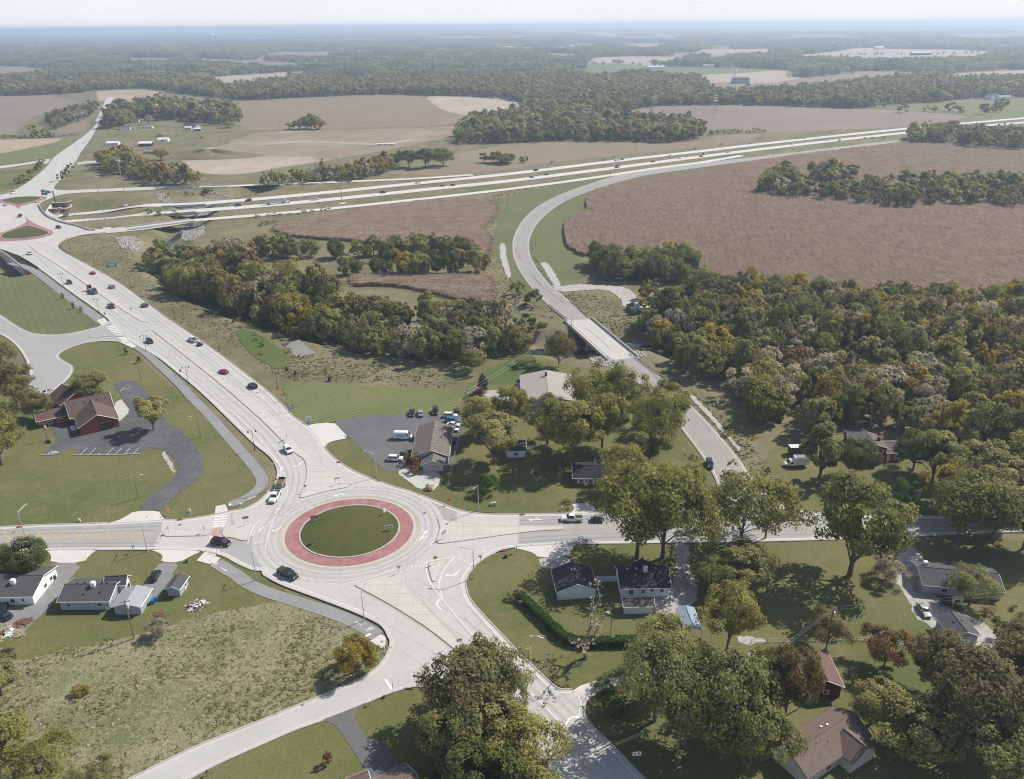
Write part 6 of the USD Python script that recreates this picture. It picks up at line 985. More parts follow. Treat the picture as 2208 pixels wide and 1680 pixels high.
house('brown_house_gable', 'cross gable on the right of the large brown roof', (1838, 1650), (1892, 1614), 2.7, 2.0, C=(1840, 1574), ridge='y', wall='siding_tan', roof='house_brown', trim='dark_trim', oh=.3)
house('edge_house', 'brown-roofed house cut off by the bottom edge', (793, 1792), (922, 1722), 2.7, 1.8, C=(870.7, 1647.5), wall='siding_tan', roof='house_brown', vents=[(.8, .6, 'pipe')])
house('edge_garage', 'small brown-roofed gable at the bottom edge beside the driveway', (756, 1702), (800, 1683), 2.5, .9, C=(786, 1662), wall='siding_tan', roof='house_brown', cat='garage')
house('long_house', 'long white house with dark roof at the left edge', (-75, 1291), (71, 1288), 2.6, 1.6, R=(112, 1241), wall='siding_white', roof='charcoal', vents=[(.2, -.35, 'white_chimney'), (-.4, -.3, 'dark_vent')], wins=[('A', .35, 1.4, 1.0, 1.0), ('A', .68, 1.2, 1.0, 2.0, 'door'), ('A', -.1, 1.4, 1.0, 1.0), ('B', 0, 1.4, .9, .9), ('B', .5, 1.4, .9, .9)])
house('grey_cottage', 'grey-sided house with dark roof and white chimney at lower left', (121, 1299.5), (236, 1298.5), 2.6, 1.5, R=(251, 1260), wall='siding_grey', roof='charcoal', vents=[(.15, -.1, 'white_chimney'), (-.55, .1, 'dark_vent'), (-.25, .1, 'dark_vent'), (.4, .1, 'dark_vent'), (.6, .1, 'dark_vent'), (-.1, -.6, 'dark_vent'), (.5, -.5, 'dark_vent')], wins=[('A', -.65, 1.6, 1.0, .95), ('A', .6, 1.6, 1.0, .95), ('A', .9, 1.1, .9, 2.0, 'door')])
house('cottage_wing', 'cross-gabled white-walled wing of the grey-sided house', (222, 1266), (272, 1263), 2.9, 1.5, R=(279, 1241), wall='siding_white', roof='charcoal', wins=[('B', -.2, 1.5, .8, 1.2), ('B', .35, 1.5, .8, 1.2)])
house('pale_garage', 'pale garage with light grey roof beside the blue bins', (238.7, 1311), (303.7, 1310.5), 2.4, 1.0, C=(333.5, 1269.5), ridge='y', wall='siding_grey', roof='light', cat='garage')
house('small_shed', 'small grey shed with white side wall next to the dark hatchback', (353.7, 1272), (388, 1273.5), 2.2, .9, C=(410, 1243), ridge='y', wall='siding_grey', roof='charcoal', cat='shed', wins=[('B', .3, 1.0, .9, 1.8, 'door')])
# far farms and hamlet: width, depth, eave height
mat('far_white', (.78, .78, .76), (.7, .7, .69), .3)
FARB = [((316, 315), 14, 9, 3.2, 'barn_red', 'white', 'far red barn with white roof by the tan field', 'barn', .1), ((245, 313), 13, 7, 2.6, 'siding_white', 'white', 'far white-roofed shed beside the straight road', 'shed', .1), ((414, 275), 18, 9, 2.8, 'siding_grey', 'charcoal', 'far grey farmhouse beyond the red barn', 'house', -.2), ((407, 279), 8, 6, 2.4, 'siding_tan', 'white', 'far white-roofed shed in front of the farmhouse', 'shed', 0), ((427, 283), 8, 6, 3, 'wood_gray', 'white', 'far open shed right of the farmhouse', 'shed', .2), ((281, 250), 11, 8, 3.5, 'siding_white', 'light', 'far white house topmost in the hamlet', 'house', .3), ((292, 264), 11, 8, 3.5, 'siding_white', 'charcoal', 'far white house in the middle of the hamlet', 'house', .3), ((272, 280), 11, 8, 3.5, 'siding_white', 'charcoal', 'far pale house lowest in the hamlet', 'house', .3), ((306, 262), 14, 3, 2.2, 'siding_white', 'white', 'far long white trailer in the hamlet', 'trailer', 0), ((318, 277), 15, 4, 2.4, 'siding_white', 'light', 'far pale mobile home right of the hamlet', 'trailer', 0), ((325, 331), 13, 4, 2.2, 'siding_grey', 'steel_blue', 'far blue-grey shed behind the yellow trees', 'shed', -.15), ((240, 228), 9, 7, 3, 'siding_white', 'white', 'far white house at the top of the straight road', 'house', 0), ((832, 313), 20, 2.5, 1.2, 'far_white', 'white', 'long white pipe rack lying on the churned earth', 'shed', 0),
        ((88, 135), 62, 26, 9, 'far_white', 'white', 'distant long white school-like hall near the left edge', 'hall', 0), ((129, 136), 24, 14, 7, 'siding_white', 'light', 'distant pale house right of the white hall', 'house', 0), ((1207, 157), 34, 14, 6, 'far_white', 'white', 'distant bright white barn above the middle wood', 'barn', 0), ((1253, 147), 30, 16, 7, 'wood_gray', 'charcoal', 'distant dark-roofed house right of the white barn', 'house', .1), ((1414, 148), 50, 12, 5, 'far_white', 'white', 'distant long low white shed on the green pasture', 'shed', 0), ((1328, 135), 24, 16, 6, 'siding_grey', 'charcoal', 'distant grey farmhouse among pasture trees', 'house', 0), ((1470, 142), 26, 16, 8, 'siding_white', 'light', 'distant white farmhouse right of the pasture', 'house', 0), ((1527, 146), 32, 14, 7, 'far_white', 'white', 'distant white shed right of the farmhouse', 'shed', 0), ((1596, 180), 34, 20, 8, 'siding_grey', 'dark', 'distant dark-roofed house in the pale field', 'house', .1), ((1957, 206), 28, 14, 5, 'siding_white', 'charcoal', 'far white house among the trees right of the brown field', 'house', .1), ((2139, 214), 22, 12, 6, 'siding_white', 'charcoal', 'far white house near the right edge, left of two', 'house', .4), ((2162, 216), 20, 12, 5, 'siding_white', 'light', 'far white house near the right edge, right of two', 'house', 0), ((2152, 288), 20, 11, 4, 'siding_tan', 'charcoal', 'far grey-roofed house behind the slip-road trees', 'house', .2), ((2182, 290), 14, 10, 4, 'siding_tan', 'charcoal', 'far small house at the right edge behind the trees', 'house', .2), ((1983, 119), 70, 20, 8, 'barn_red', 'white', 'very distant long red barn with white roof', 'barn', 0), ((1894, 107), 40, 24, 10, 'far_white', 'white', 'very distant white silo-like house on the rise', 'house', 0), ((2048, 104), 36, 26, 12, 'far_white', 'white', 'very distant white buildings on the right rise', 'house', 0), ((1097, 107), 46, 26, 11, 'far_white', 'white', 'very distant white house in the centre woods', 'house', 0), ((395, 126), 24, 12, 6, 'siding_white', 'white', 'distant small white house above the brown field', 'house', 0), ((1850, 152), 30, 16, 8, 'siding_tan', 'light', 'very distant pale barn beside the green strip', 'barn', 0)]
for P_, w, d, h, wl, rf, lb, ct, rz in FARB:
    q_ = G0(*P_); root = tag(empty('far_' + ct, (q_[0], q_[1], 0), rz), lb, ct); pr = Polygon([(-d / 2, -.2), (d / 2, -.2), (d / 2, h), (0, h + d * .2), (-d / 2, h)]); m = trimesh.creation.extrude_polygon(pr, w, engine='earcut'); v = np.array(m.vertices); v = np.column_stack([v[:, 2] - w / 2, v[:, 0], v[:, 1]]); obj('wall', (v, np.array(m.faces)), MATS[wl], root)
    rm = MB()
    for s in (-1, 1): p = np.array([(-w / 2 - .4, s * (d / 2 + .4), h - .1), (w / 2 + .4, s * (d / 2 + .4), h - .1), (w / 2 + .4, 0, h + d * .2 + .1), (-w / 2 - .4, 0, h + d * .2 + .1)]); rm.add(np.vstack([p + [0, 0, .25], p]), [[0, 1, 2, 3], [4, 7, 6, 5], [0, 4, 5, 1], [1, 5, 6, 2], [2, 6, 7, 3], [3, 7, 4, 0]])
    rm.build('roof', MATS['roof_' + rf], root)
    if q_[1] < 1500:
        for k in np.linspace(-.6, .6, 3 if w > 9 else 2): MB().box((k * w / 2, -d / 2 - .02, h * .5), (1.2, .1, 1.1)).build('window', MATS['window_glass'], root)
q_ = G0(353, 305); pr = Polygon([(math.cos(a) * 4.5, math.sin(a) * 4.2) for a in np.linspace(0, PI, 14)]); m = trimesh.creation.extrude_polygon(pr, 12, engine='earcut'); v = np.array(m.vertices); r_ = tag(empty('hoop_barn', (q_[0], q_[1], 0), .1), 'far white round-roofed hoop barn beside the red barn', 'barn'); obj('shell', (np.column_stack([v[:, 2] - 6, v[:, 0], v[:, 1]]), np.array(m.faces)), MATS['far_white'], r_, 30); MB().box((0, -4.4, 1), (3, .3, 2)).build('door', MATS['wood_gray'], r_)
# water tower, pylons
q_ = G0(460, 95); r_ = tag(empty('water_tower', (q_[0], q_[1], 10), 0, (2.0, 2.0, 1.25)), 'pale water tower rising from the left skyline woods', 'water tower'); MB().tube([(0, 0, 0), (0, 0, 30), (0, 0, 36)], [4.6, 4.0, 5.2], 16).build('column', MATS['far_white'], r_)
obj('tank', trimesh.creation.revolve(np.array([[0, 34], [5, 35], [10.5, 39], [11.5, 43], [10, 47], [5, 50], [0, 51]]), sections=24), MATS['far_white'], r_, 40)
def pylon(P, h, lb):
    q = G0(*P); r_ = tag(empty('pylon', (q[0], q[1], 0), .4), lb, 'pylon'); m = MB(); b, t = h * .11, h * .018
    for sx in (-1, 1):
        for sy in (-1, 1): MB().tube([(sx * b, sy * b, 0), (sx * t * 1.6, sy * t * 1.6, h * .6), (sx * t, sy * t, h)], .22, 4).build('leg', MATS['galv'], r_)
    for k in range(9):
        z0, z1 = h * k / 9, h * (k + 1) / 9; w0, w1 = [np.interp(z, [0, h * .6, h], [b, t * 1.6, t]) for z in (z0, z1)]
        for s in (-1, 1): m.tube([(-w0, s * w0, z0), (w1, s * w1, z1)], .12, 3); m.tube([(s * w0, -w0, z0), (s * w1, w1, z1)], .12, 3)
    m.build('bracing', MATS['galv'], r_); a = MB()
    for z, w in ((.68, .16), (.80, .13), (.92, .10)): a.tube([(-h * w, 0, h * z), (h * w, 0, h * z)], .25, 4)
    a.build('crossarm', MATS['galv'], r_)
for P_, h_, l_ in (((425, 165), 40, 'lattice pylon above the far pale field'), ((1540, 244), 26, 'lattice pylon standing in the right brown field'), ((1583, 177), 34, 'lattice pylon beside the dark-roofed far house'), ((57, 160), 36, 'faint lattice pylon near the left edge'), ((738, 160), 36, 'faint lattice pylon in front of the far centre woods')): pylon(P_, h_, l_)
# ------------------------------------------------------------------ bridges, walls, guard rails
def wallstrip(pts, z0, z1, w):
    L = LineString(pts); return slab(L.buffer(w / 2, cap_style=2), z0, z1)
def parapets(name, label, line, w, s0, s1, zt, cat='bridge', pier=True, deep=1.5):
    r_ = tag(empty(name), label, cat); L = LineString(line); seg = shapely.ops.substring(L, s0, s1)
    obj('girder', slab(seg.buffer(w / 2 - .5, cap_style=2), zt - deep, zt - .35), MATS['concrete_island'], r_); obj('deck', slab(seg.buffer(w / 2 + .5, cap_style=2), zt - .4, zt - .02), MATS['concrete'], r_)
    for sd in ('left', 'right'):
        o = seg.parallel_offset(w / 2 + .3, sd); obj('parapet', slab(o.buffer(.18, cap_style=2), zt - .03, zt + .85), MATS['concrete'], r_)
    if pier:
        p = np.array(seg.interpolate(.5, normalized=True).coords[0]); q = np.array(seg.interpolate(.52, normalized=True).coords[0]); d = q - p; rz = math.atan2(d[1], d[0])
        MB().box((p[0], p[1], zt - 3.6), (1.0, w - 1, 5), rz).build('pier', MATS['concrete_island'], r_)
    for s in (s0, s1): p = np.array(L.interpolate(s).coords[0]); q = np.array(L.interpolate(s + 1).coords[0]); d = q - p; MB().box((p[0], p[1], zt - 1.8), (1.2, w + 1, 2.8), math.atan2(d[1], d[0])).build('abutment', MATS['concrete_island'], r_)
NEC = LineString(xy([(1246, 690.5), (1343, 775)])); parapets('creek_bridge', 'concrete girder bridge carrying the tan road over the creek', np.array(NEC.coords), 12.2, 0, NEC.length, ZR - .02)
SL = LineString(RAMP_S); g4 = LineString(xy([(250, 497.5), (320, 488.5), (420, 475.5)])); parapets('slip_road_bridge', 'pale slip road bridge over the creek beside the corn wood', np.array(g4.coords), 9, 6, g4.length - 2, ZR)
for ln, (s0, s1), nm, lb in ((NEARC, sN[1], 'freeway_bridge', 'near freeway bridge over the creek'), (FARC, sF[1], 'freeway_bridge', 'far freeway bridge over the creek')): parapets(nm, lb, ln, 12, min(s0, s1), max(s0, s1), float(np.interp((s0 + s1) / 2, *(sN[0] if ln is NEARC else sF[0]))) + ZR - .02)
g5 = LineString(xy([(330, 407), (400, 405.5), (500, 402.5)])); parapets('far_slip_bridge', 'thin far slip road bridge over the creek', np.array(g5.coords), 8.6, 4, g5.length - 2, ZR)
pw = [G0(*p) for p in Z1((640, 690), (660, 760), (720, 840), (800, 905), (950, 970), (1100, 1010), (1240, 1040), (1360, 1080), (1450, 1115), (1560, 1118))]
pw = chaikin(np.array(pw), 2, False); tag(obj('bridge_wall', wallstrip(pw, -5.4, ZR + 1.0, .45), MATS['concrete_island']), 'curved concrete wall edging the far roundabout over the freeway', 'wall')
rl = MB(); L = LineString(pw)
for s in np.arange(0, L.length, 2.2): c = L.interpolate(s).coords[0]; rl.box((c[0], c[1], ZR + 1.25), (.1, .1, .5))
rl.tube([(x, y, ZR + 1.5) for x, y in pw], .06, 4); tag(rl.build('bridge_railing', MATS['galv']), 'metal railing on the curved concrete wall', 'railing')
aw = [G0(*p) for p in Z1((665, 760), (720, 830), (745, 850))]; tag(obj('wing_wall', wallstrip([G0(*p) for p in Z1((870, 650), (800, 745), (735, 840))], -5.5, ZR + .4, .6), MATS['concrete_new']), 'bright white concrete wing wall below the far roundabout', 'wall')
for k, (P_, z0, z1, l_) in enumerate(((Z1((850, 690), (950, 697), (1060, 692), (1130, 676), (1165, 660)), 0, 1.5, 'upper curved brick planter wall by the far roundabout'), (Z1((785, 770), (870, 772), (950, 757), (1000, 742)), -1.5, .4, 'lower left curved brick planter wall by the far roundabout'), (Z1((975, 785), (1060, 778), (1130, 760), (1175, 735), (1165, 712)), -1, .8, 'lower right curved brick planter wall by the far roundabout'))):
    r_ = tag(empty('planter_wall'), l_, 'wall'); c_ = chaikin(np.array([G0(*p) for p in P_]), 2, False); obj('brickwork', wallstrip(c_, z0 - 1, z1, .7), MATS['brick_brown'], r_); obj('coping', wallstrip(c_, z1, z1 + .18, 1.0), MATS['concrete_new'], r_)
uw = chaikin(np.array([G0(*p) for p in [(-70, 530), (-20, 533), (0, 540), (18, 553), (34, 566), (50, 578)]]), 2, False); r_ = tag(empty('underpass_wall'), 'curved concrete headwall over the path tunnel at the left edge', 'wall'); obj('headwall', wallstrip(uw, -5.2, ZR + .5, .5), MATS['concrete_island'], r_); q = MB(); q.tube([(x, y, ZR + 1.5) for x, y in uw], .05, 4); L = LineString(uw)
for s in np.arange(0, L.length, 2): c = L.interpolate(s).coords[0]; q.box((c[0], c[1], ZR + 1), (.08, .08, 1))
q.build('railing', MATS['galv'], r_)
def guard(P, lb, z=0.0):
    c_ = chaikin(xy(P), 1, False); r_ = tag(empty('guard_rail'), lb, 'guard rail'); L = LineString(c_); obj('rail', wallstrip(c_, ZR + .45, ZR + .78, .12), MATS['galv'], r_)
    for s in np.arange(.3, L.length, 2.0): c = L.interpolate(s).coords[0]; MB().box((c[0], c[1], .45), (.16, .16, .9)).build('post', MATS['wood_gray'], r_)
for P_, l_ in ((T(2, 1, (320, 960), (400, 1025), (480, 1088)), 'guard rail left of the creek bridge, far end'), (T(2, 1, (505, 925), (590, 1000), (655, 1062)), 'guard rail right of the creek bridge, far end'), (T(2, 1, (870, 1440), (900, 1475), (930, 1502)), 'guard rail left of the creek bridge, near end'), (T(2, 1, (1065, 1415), (1180, 1500), (1310, 1588)), 'guard rail right of the creek bridge, near end'), (Z1((1740, 1165), (1500, 1190), (1300, 1215), (1180, 1255), (1080, 1300), (1010, 1345), (990, 1385), (1040, 1430), (1120, 1470), (1205, 1500)), 'guard rail curling down from the slip road bridge')): guard(P_, l_)
# riprap stones on the banks
rp = []
for k in range(4):
    rng = np.random.default_rng(k); m = trimesh.creation.icosphere(1, .5); m.vertices *= rng.uniform(.6, 1.2, (len(m.vertices), 1)) * [1, .85, .6]; c_ = cls('stone_%d' % k); usdkit.mesh(stage, str(c_.GetPath()) + '/rock', m, MATS['riprap']); rp.append(c_)
si, spos, ss, sr = [], [], [], []
for P_, sp in (([(395, 488), (440, 482), (440, 505), (412, 522), (390, 512)], 1.3), ([(248, 512), (285, 510), (312, 526), (295, 545), (262, 535)], 1.3), ([(335, 416), (372, 420), (360, 440), (340, 430)], 1.7), ([(455, 415), (505, 418), (480, 432), (440, 432)], 1.7), ([(1270, 770), (1310, 768), (1340, 782), (1320, 795), (1275, 785)], .95), ([(1345, 765), (1375, 758), (1400, 765), (1370, 775)], .95), ([(1262, 700), (1300, 702), (1320, 715), (1290, 718)], .95), ([(400, 457), (440, 452), (450, 462), (412, 470)], 1.5)):
    g_ = Polygon([G(u, v)[:2] for u, v in P_]).buffer(0)
    for x, y in scatter(g_, sp): si.append(rw.integers(0, 4)); spos.append((x, y, float(height(x, y)) + .1)); s = rw.uniform(.7, 1.7); ss.append((s, s, s)); sr.append(rw.uniform(0, 6.28))
instancer('riprap_stones', rp, si, spos, ss, sr, 'heaps of pale broken stone on the creek banks')
# pump station enclosure
r_ = tag(empty('pump_station'), 'green-walled pump station with white tanks at the end of the gravel track', 'pump station'); pc = [G0(*p) for p in T(2, 1, (985, 985), (1052, 1045), (1192, 1015), (1188, 962), (1062, 958))]; mat('green_panel', (.035, .12, .06), rough=.6)
for i in range(5): a, b = pc[i], pc[(i + 1) % 5]; MB().box(((a[0] + b[0]) / 2, (a[1] + b[1]) / 2, 1.1), (np.linalg.norm(b - a), .12, 2.2), math.atan2(*(b - a)[::-1])).build('panel', MATS['green_panel'], r_)
for p, rr, h in zip(T(2, 1, (1075, 985), (1130, 990), (1165, 1005), (1110, 1010)), (1.3, 1.0, 1.4, .8), (3.0, 2.6, 2.2, 2.4)): c = G0(*p); MB().tube([(c[0], c[1], 0), (c[0], c[1], h), (c[0], c[1], h + .3)], [rr, rr, rr * .3], 12).build('tank', MATS['white_metal'], r_)
# garden fences
def fence(P, h, lb, m='trim', panels=True, sp=2.4, name='fence'):
    c_ = xy(P); r_ = tag(empty(name), lb, 'fence'); L = LineString(c_); n = max(1, int(round(L.length / sp)))
    for i in range(n + 1): c = L.interpolate(i / n, normalized=True).coords[0]; MB().box((c[0], c[1], h / 2 + .05), (.1, .1, h + .1)).build('post', MATS[m], r_)
    for i in range(n):
        a, b = np.array(L.interpolate(i / n, normalized=True).coords[0]), np.array(L.interpolate((i + 1) / n, normalized=True).coords[0]); rz = math.atan2(*(b - a)[::-1]); mid = (a + b) / 2; ln = np.linalg.norm(b - a)
        if panels: MB().box((mid[0], mid[1], h / 2), (ln - .12, .06, h - .1), rz).build('panel', MATS[m], r_)
        else:
            for z in (.35, .95): MB().box((mid[0], mid[1], z * h), (ln, .05, .06), rz).build('rail', MATS[m], r_)
fence([(1285.5, 1256), (1336, 1255)], 1.8, 'white board fence joining the white garage to the house')
fence([(1620, 1387), (1700, 1386), (1780, 1384), (1850, 1382), (1930, 1390), (1975, 1396)], 1.1, 'low wire fence across the lawn below the huge maple', 'galv', False, 3.5); fence([(1000, 905), (990, 950), (978, 1000), (970, 1035), (966, 1052)], 1.7, 'chain-link fence along the right of the office', 'galv', False, 3.0); fence([(980, 1058), (1000, 1060), (1020, 1058)], 1.1, 'short wire fence by the bungalow lawn', 'galv', False, 2.0)
# ------------------------------------------------------------------ vehicles
def paint(name, c, metal=0.0, rough=.25):
    if 'car_' + name not in MATS: MATS['car_' + name] = usdkit.material(stage, '/World/Looks/car_' + name, {'n': ('noise_texture', {'scale': 3.0, 'detail': 2}), 'g': ('geometry', {}), 'r': ('rgb_ramp', {'ramp': [(.3, tuple(x * .9 for x in c)), (.7, c)]}), 'p': ('principled_bsdf', {'roughness': rough, 'metallic': metal, 'coat_weight': .5, 'coat_roughness': .08})}, [('g.position', 'n.vector'), ('n.fac', 'r.fac'), ('r.color', 'p.base_color')], surface='p.BSDF')
    return MATS['car_' + name]
COL = {'white': (.74, .74, .73), 'silver': (.42, .43, .45), 'black': (.012, .012, .014), 'charcoal': (.035, .037, .042), 'grey': (.13, .135, .145), 'navy': (.018, .026, .05), 'blue': (.10, .17, .30), 'red': (.30, .02, .03), 'orange': (.40, .07, .03), 'maroon': (.055, .008, .016), 'teal': (.03, .05, .055), 'rust': (.12, .035, .02)}
mat('sign_blue_paint', (.10, .16, .30)); mat('van_letters', (.30, .36, .46)); mat('tyre', (.018, .018, .02), rough=.8); mat('rim', (.38, .385, .39), rough=.4, metal=.5); mat('lamp_glass', (.75, .76, .74), rough=.15); mat('tail_glass', (.32, .015, .015), rough=.25); mat('bumper', (.05, .05, .052), rough=.55); mat('cargo', (.20, .16, .11), (.10, .085, .07), 3); mat('tan_steel', (.30, .25, .18), (.24, .20, .15), 1, .6)
def hullm(pts): return trimesh.PointCloud(np.asarray(pts, float)).convex_hull
def loft(secs):
    """body through cross-sections (x, half width low, half width high, z low, z shoulder, z top)"""
    V, Fc = [], []
    for x, w0, w1, z0, zs, z1 in secs: V += [(x, -w0 * .94, z0), (x, -w0, (z0 + zs) / 2), (x, -w1, zs), (x, -w1 * .82, z1), (x, w1 * .82, z1), (x, w1, zs), (x, w0, (z0 + zs) / 2), (x, w0 * .94, z0)]
    n = len(secs)
    for i in range(n - 1):
        for j in range(8): a, b = i * 8 + j, i * 8 + (j + 1) % 8; Fc += [[a, b, b + 8], [a, b + 8, a + 8]]
    for k in range(1, 7): Fc += [[0, k + 1, k], [(n - 1) * 8, (n - 1) * 8 + k, (n - 1) * 8 + k + 1]]
    return np.array(V, float), np.array(Fc)[:, ::-1]
SPEC = {  # length, width, body height, shoulder sections (x fraction, z top), cabin (rear low, rear top, front top, front low), roof height, wheel radius, axles
    'sedan': (4.7, 1.82, [(-.5, .78), (-.47, .95), (-.30, 1.0), (.15, .97), (.44, .80), (.5, .66)], (-.36, -.20, .06, .22), 1.44, .33, (-.29, .30)),
    'suv': (4.7, 1.90, [(-.5, .95), (-.48, 1.10), (-.2, 1.10), (.2, 1.08), (.45, .98), (.5, .78)], (-.49, -.42, .10, .25), 1.74, .37, (-.29, .30)),
    'hatchback': (4.2, 1.78, [(-.5, .85), (-.47, 1.0), (-.2, 1.0), (.2, .98), (.44, .84), (.5, .68)], (-.48, -.36, .07, .25), 1.50, .33, (-.31, .31)),
    'minivan': (5.1, 1.98, [(-.5, .95), (-.48, 1.08), (-.2, 1.08), (.25, 1.05), (.46, .88), (.5, .72)], (-.49, -.43, .10, .33), 1.76, .35, (-.29, .31)),
    'pickup': (5.9, 2.0, [(-.5, 1.0), (-.49, 1.12), (-.1, 1.12), (.2, 1.13), (.46, 1.08), (.5, .85)], (-.13, -.10, .13, .24), 1.90, .41, (-.30, .32)),
    'jeep': (4.2, 1.85, [(-.5, .95), (-.49, 1.12), (-.1, 1.12), (.14, 1.12), (.46, 1.08), (.5, .85)], (-.49, -.47, .08, .15), 1.84, .41, (-.29, .31)),
    'van': (6.0, 2.05, [(-.5, 1.2), (-.495, 1.35), (0, 1.35), (.28, 1.32), (.44, 1.10), (.5, .80)], (-.497, -.485, .20, .39), 2.55, .36, (-.29, .33))}
def car_proto(kind, col):
    key = '%s_%s' % (kind, col)
    if key in PROTO: return PROTO[key]
    L, W, prof, cab, hr, wr, ax = SPEC[kind]; root = cls('vehicle_' + key); P = paint(col, COL[col], .35 if col in ('silver', 'grey', 'charcoal', 'blue', 'teal', 'maroon', 'navy') else 0.0); w = W / 2; base = str(root.GetPath()) + '/'
    secs = [(f * L, w * (.86 if abs(f) > .49 else .96 if abs(f) > .42 else 1), w * (.80 if abs(f) > .49 else .93 if abs(f) > .42 else .97), .34 if abs(f) > .49 else .24, z * .86, z) for f, z in prof]
    usdkit.mesh(stage, base + 'body', loft(secs), P, smooth=35)
    zb = np.interp(0, [f for f, _ in prof], [z for _, z in prof]) - .04; x0, x1, x2, x3 = [f * L for f in cab]; wl, wt = w * .90, w * (.74 if kind != 'van' else .84)
    g = hullm([(x, s * ww, z) for x, ww, z in ((x0, wl, zb), (x3, wl, zb), (x1, wt, hr - .06), (x2, wt, hr - .06)) for s in (-1, 1)]); usdkit.mesh(stage, base + 'window', g, MATS['window_glass'] if kind != 'van' else P)
    usdkit.mesh(stage, base + 'roof', hullm([(x, s * ww, z) for x, ww, z in ((x1 - .06, wt + .02, hr - .07), (x2 + .08, wt + .02, hr - .07), (x1 + .12, wt - .10, hr), (x2 - .10, wt - .10, hr)) for s in (-1, 1)]), P, smooth=40)
    pil = MB()
    for s in (-1, 1):
        for a, b in ((x0, x1), (x3, x2)): pil.tube([(a, s * wl, zb), (b, s * wt, hr - .06)], .055, 4)
        if kind not in ('van', 'pickup'): pil.tube([((x0 + x3) / 2 - .1, s * (wl + .005), zb), ((x1 + x2) / 2 - .1, s * (wt + .005), hr - .06)], .05, 4)
    usdkit.mesh(stage, base + 'pillar', pil.mesh, P)
    if kind == 'van':
        usdkit.mesh(stage, base + 'windscreen', hullm([(x2 + .35, s * wt * .93, hr - .35) for s in (-1, 1)] + [(x3 - .02, s * wl * .93, zb + .12) for s in (-1, 1)] + [(x3 + .05, s * wl * .93, zb + .10) for s in (-1, 1)] + [(x2 + .42, s * wt * .93, hr - .37) for s in (-1, 1)]), MATS['window_glass'])
        for s in (-1, 1): m = MB(); m.box((x2 + .1, s * (wl - .04), zb + .42), (.8, .08, .5)); usdkit.mesh(stage, base + ('side_window' if s < 0 else 'side_window_001'), m.mesh, MATS['window_glass'])
        m = MB().tube([(-1.75, -w - .012, 1.45), (-1.75, -w + .05, 1.45)], .16, 10, True); usdkit.mesh(stage, base + 'emblem', m.mesh, MATS['sign_blue_paint']); m = MB()
        for xx, ll in ((-1.25, .5), (-.35, 1.2)): m.box((xx, -w - .004, 1.48), (ll, .012, .26))
        m.box((-.7, -w - .004, 1.14), (2.2, .012, .05)); usdkit.mesh(stage, base + 'lettering', m.mesh, MATS['van_letters'])
    if kind == 'pickup':
        m = MB(); m.box((-.31 * L, 0, 1.125), (.33 * L, W * .80, .02)); usdkit.mesh(stage, base + 'bed', m.mesh, MATS['bumper'])
        m = MB()
        for s in (-1, 1): m.box((-.31 * L, s * w * .90, 1.16), (.36 * L, .10, .10))
        m.box((-.485 * L, 0, 1.16), (.08, W * .88, .10)); usdkit.mesh(stage, base + 'bed_rail', m.mesh, P)
    k = 0
    for a in ax:
        for s in (-1, 1):
            nm = 'wheel' + ('_%03d' % k if k else ''); t = trimesh.creation.cylinder(wr, .25, sections=16); t.apply_transform(trimesh.transformations.rotation_matrix(PI / 2, [1, 0, 0])); t.apply_translation([a * L, s * (w - .11), wr]); usdkit.mesh(stage, base + nm, t, MATS['tyre'], smooth=40)
            r = trimesh.creation.cylinder(wr * .62, .03, sections=12); r.apply_transform(trimesh.transformations.rotation_matrix(PI / 2, [1, 0, 0])); r.apply_translation([a * L, s * (w + .012), wr]); usdkit.mesh(stage, base + nm + '/rim', r, MATS['rim'], smooth=40); k += 1
    zf, zr = prof[-1][1], prof[0][1]
    for i, s in enumerate((-1, 1)):
        sfx = '_001' if i else ''
        m = MB(); m.box((L * .485, s * w * .68, zf + .02), (.16, .36, .16)); usdkit.mesh(stage, base + 'headlight' + sfx, m.mesh, MATS['lamp_glass']); m = MB(); m.box((-L * .488, s * w * .74, zr), (.10, .26, .2)); usdkit.mesh(stage, base + 'tail_light' + sfx, m.mesh, MATS['tail_glass'])
        m = MB(); m.box((x3 - .25, s * (w + .08), zb + .1), (.14, .2, .14)); usdkit.mesh(stage, base + 'mirror' + sfx, m.mesh, P if kind != 'van' else MATS['bumper'])
    for nm, xx, ww in (('front_bumper', .497, .72), ('rear_bumper', -.497, .78)): m = MB(); m.box((L * xx, 0, .5), (.08, W * ww, .22)); usdkit.mesh(stage, base + nm, m.mesh, MATS['bumper'])
    PROTO[key] = root; return root
def vehicle(kind, col, rear, front, label, name=None, z=None, group=None):
    a, b = (G0(*rear), G0(*front)) if z is None else (G0(*rear, z), G0(*front, z)); c = (a + b) / 2; d = b - a
    p = inst(name or kind, car_proto(kind, col), (c[0], c[1], (z or 0) + ZM - .005), math.atan2(d[1], d[0])); tag(p, label, {'suv': 'car', 'sedan': 'car', 'hatchback': 'car', 'jeep': 'car', 'minivan': 'minivan', 'pickup': 'pickup truck', 'van': 'van'}[kind], group); return c, math.atan2(d[1], d[0])
A1 = lambda x, y: t1(0, 1, x, y)
B1 = lambda x, y: t1(1, 2, x, y)
def Zp(x, y): return (x * .1321, 350 + y * .1321)
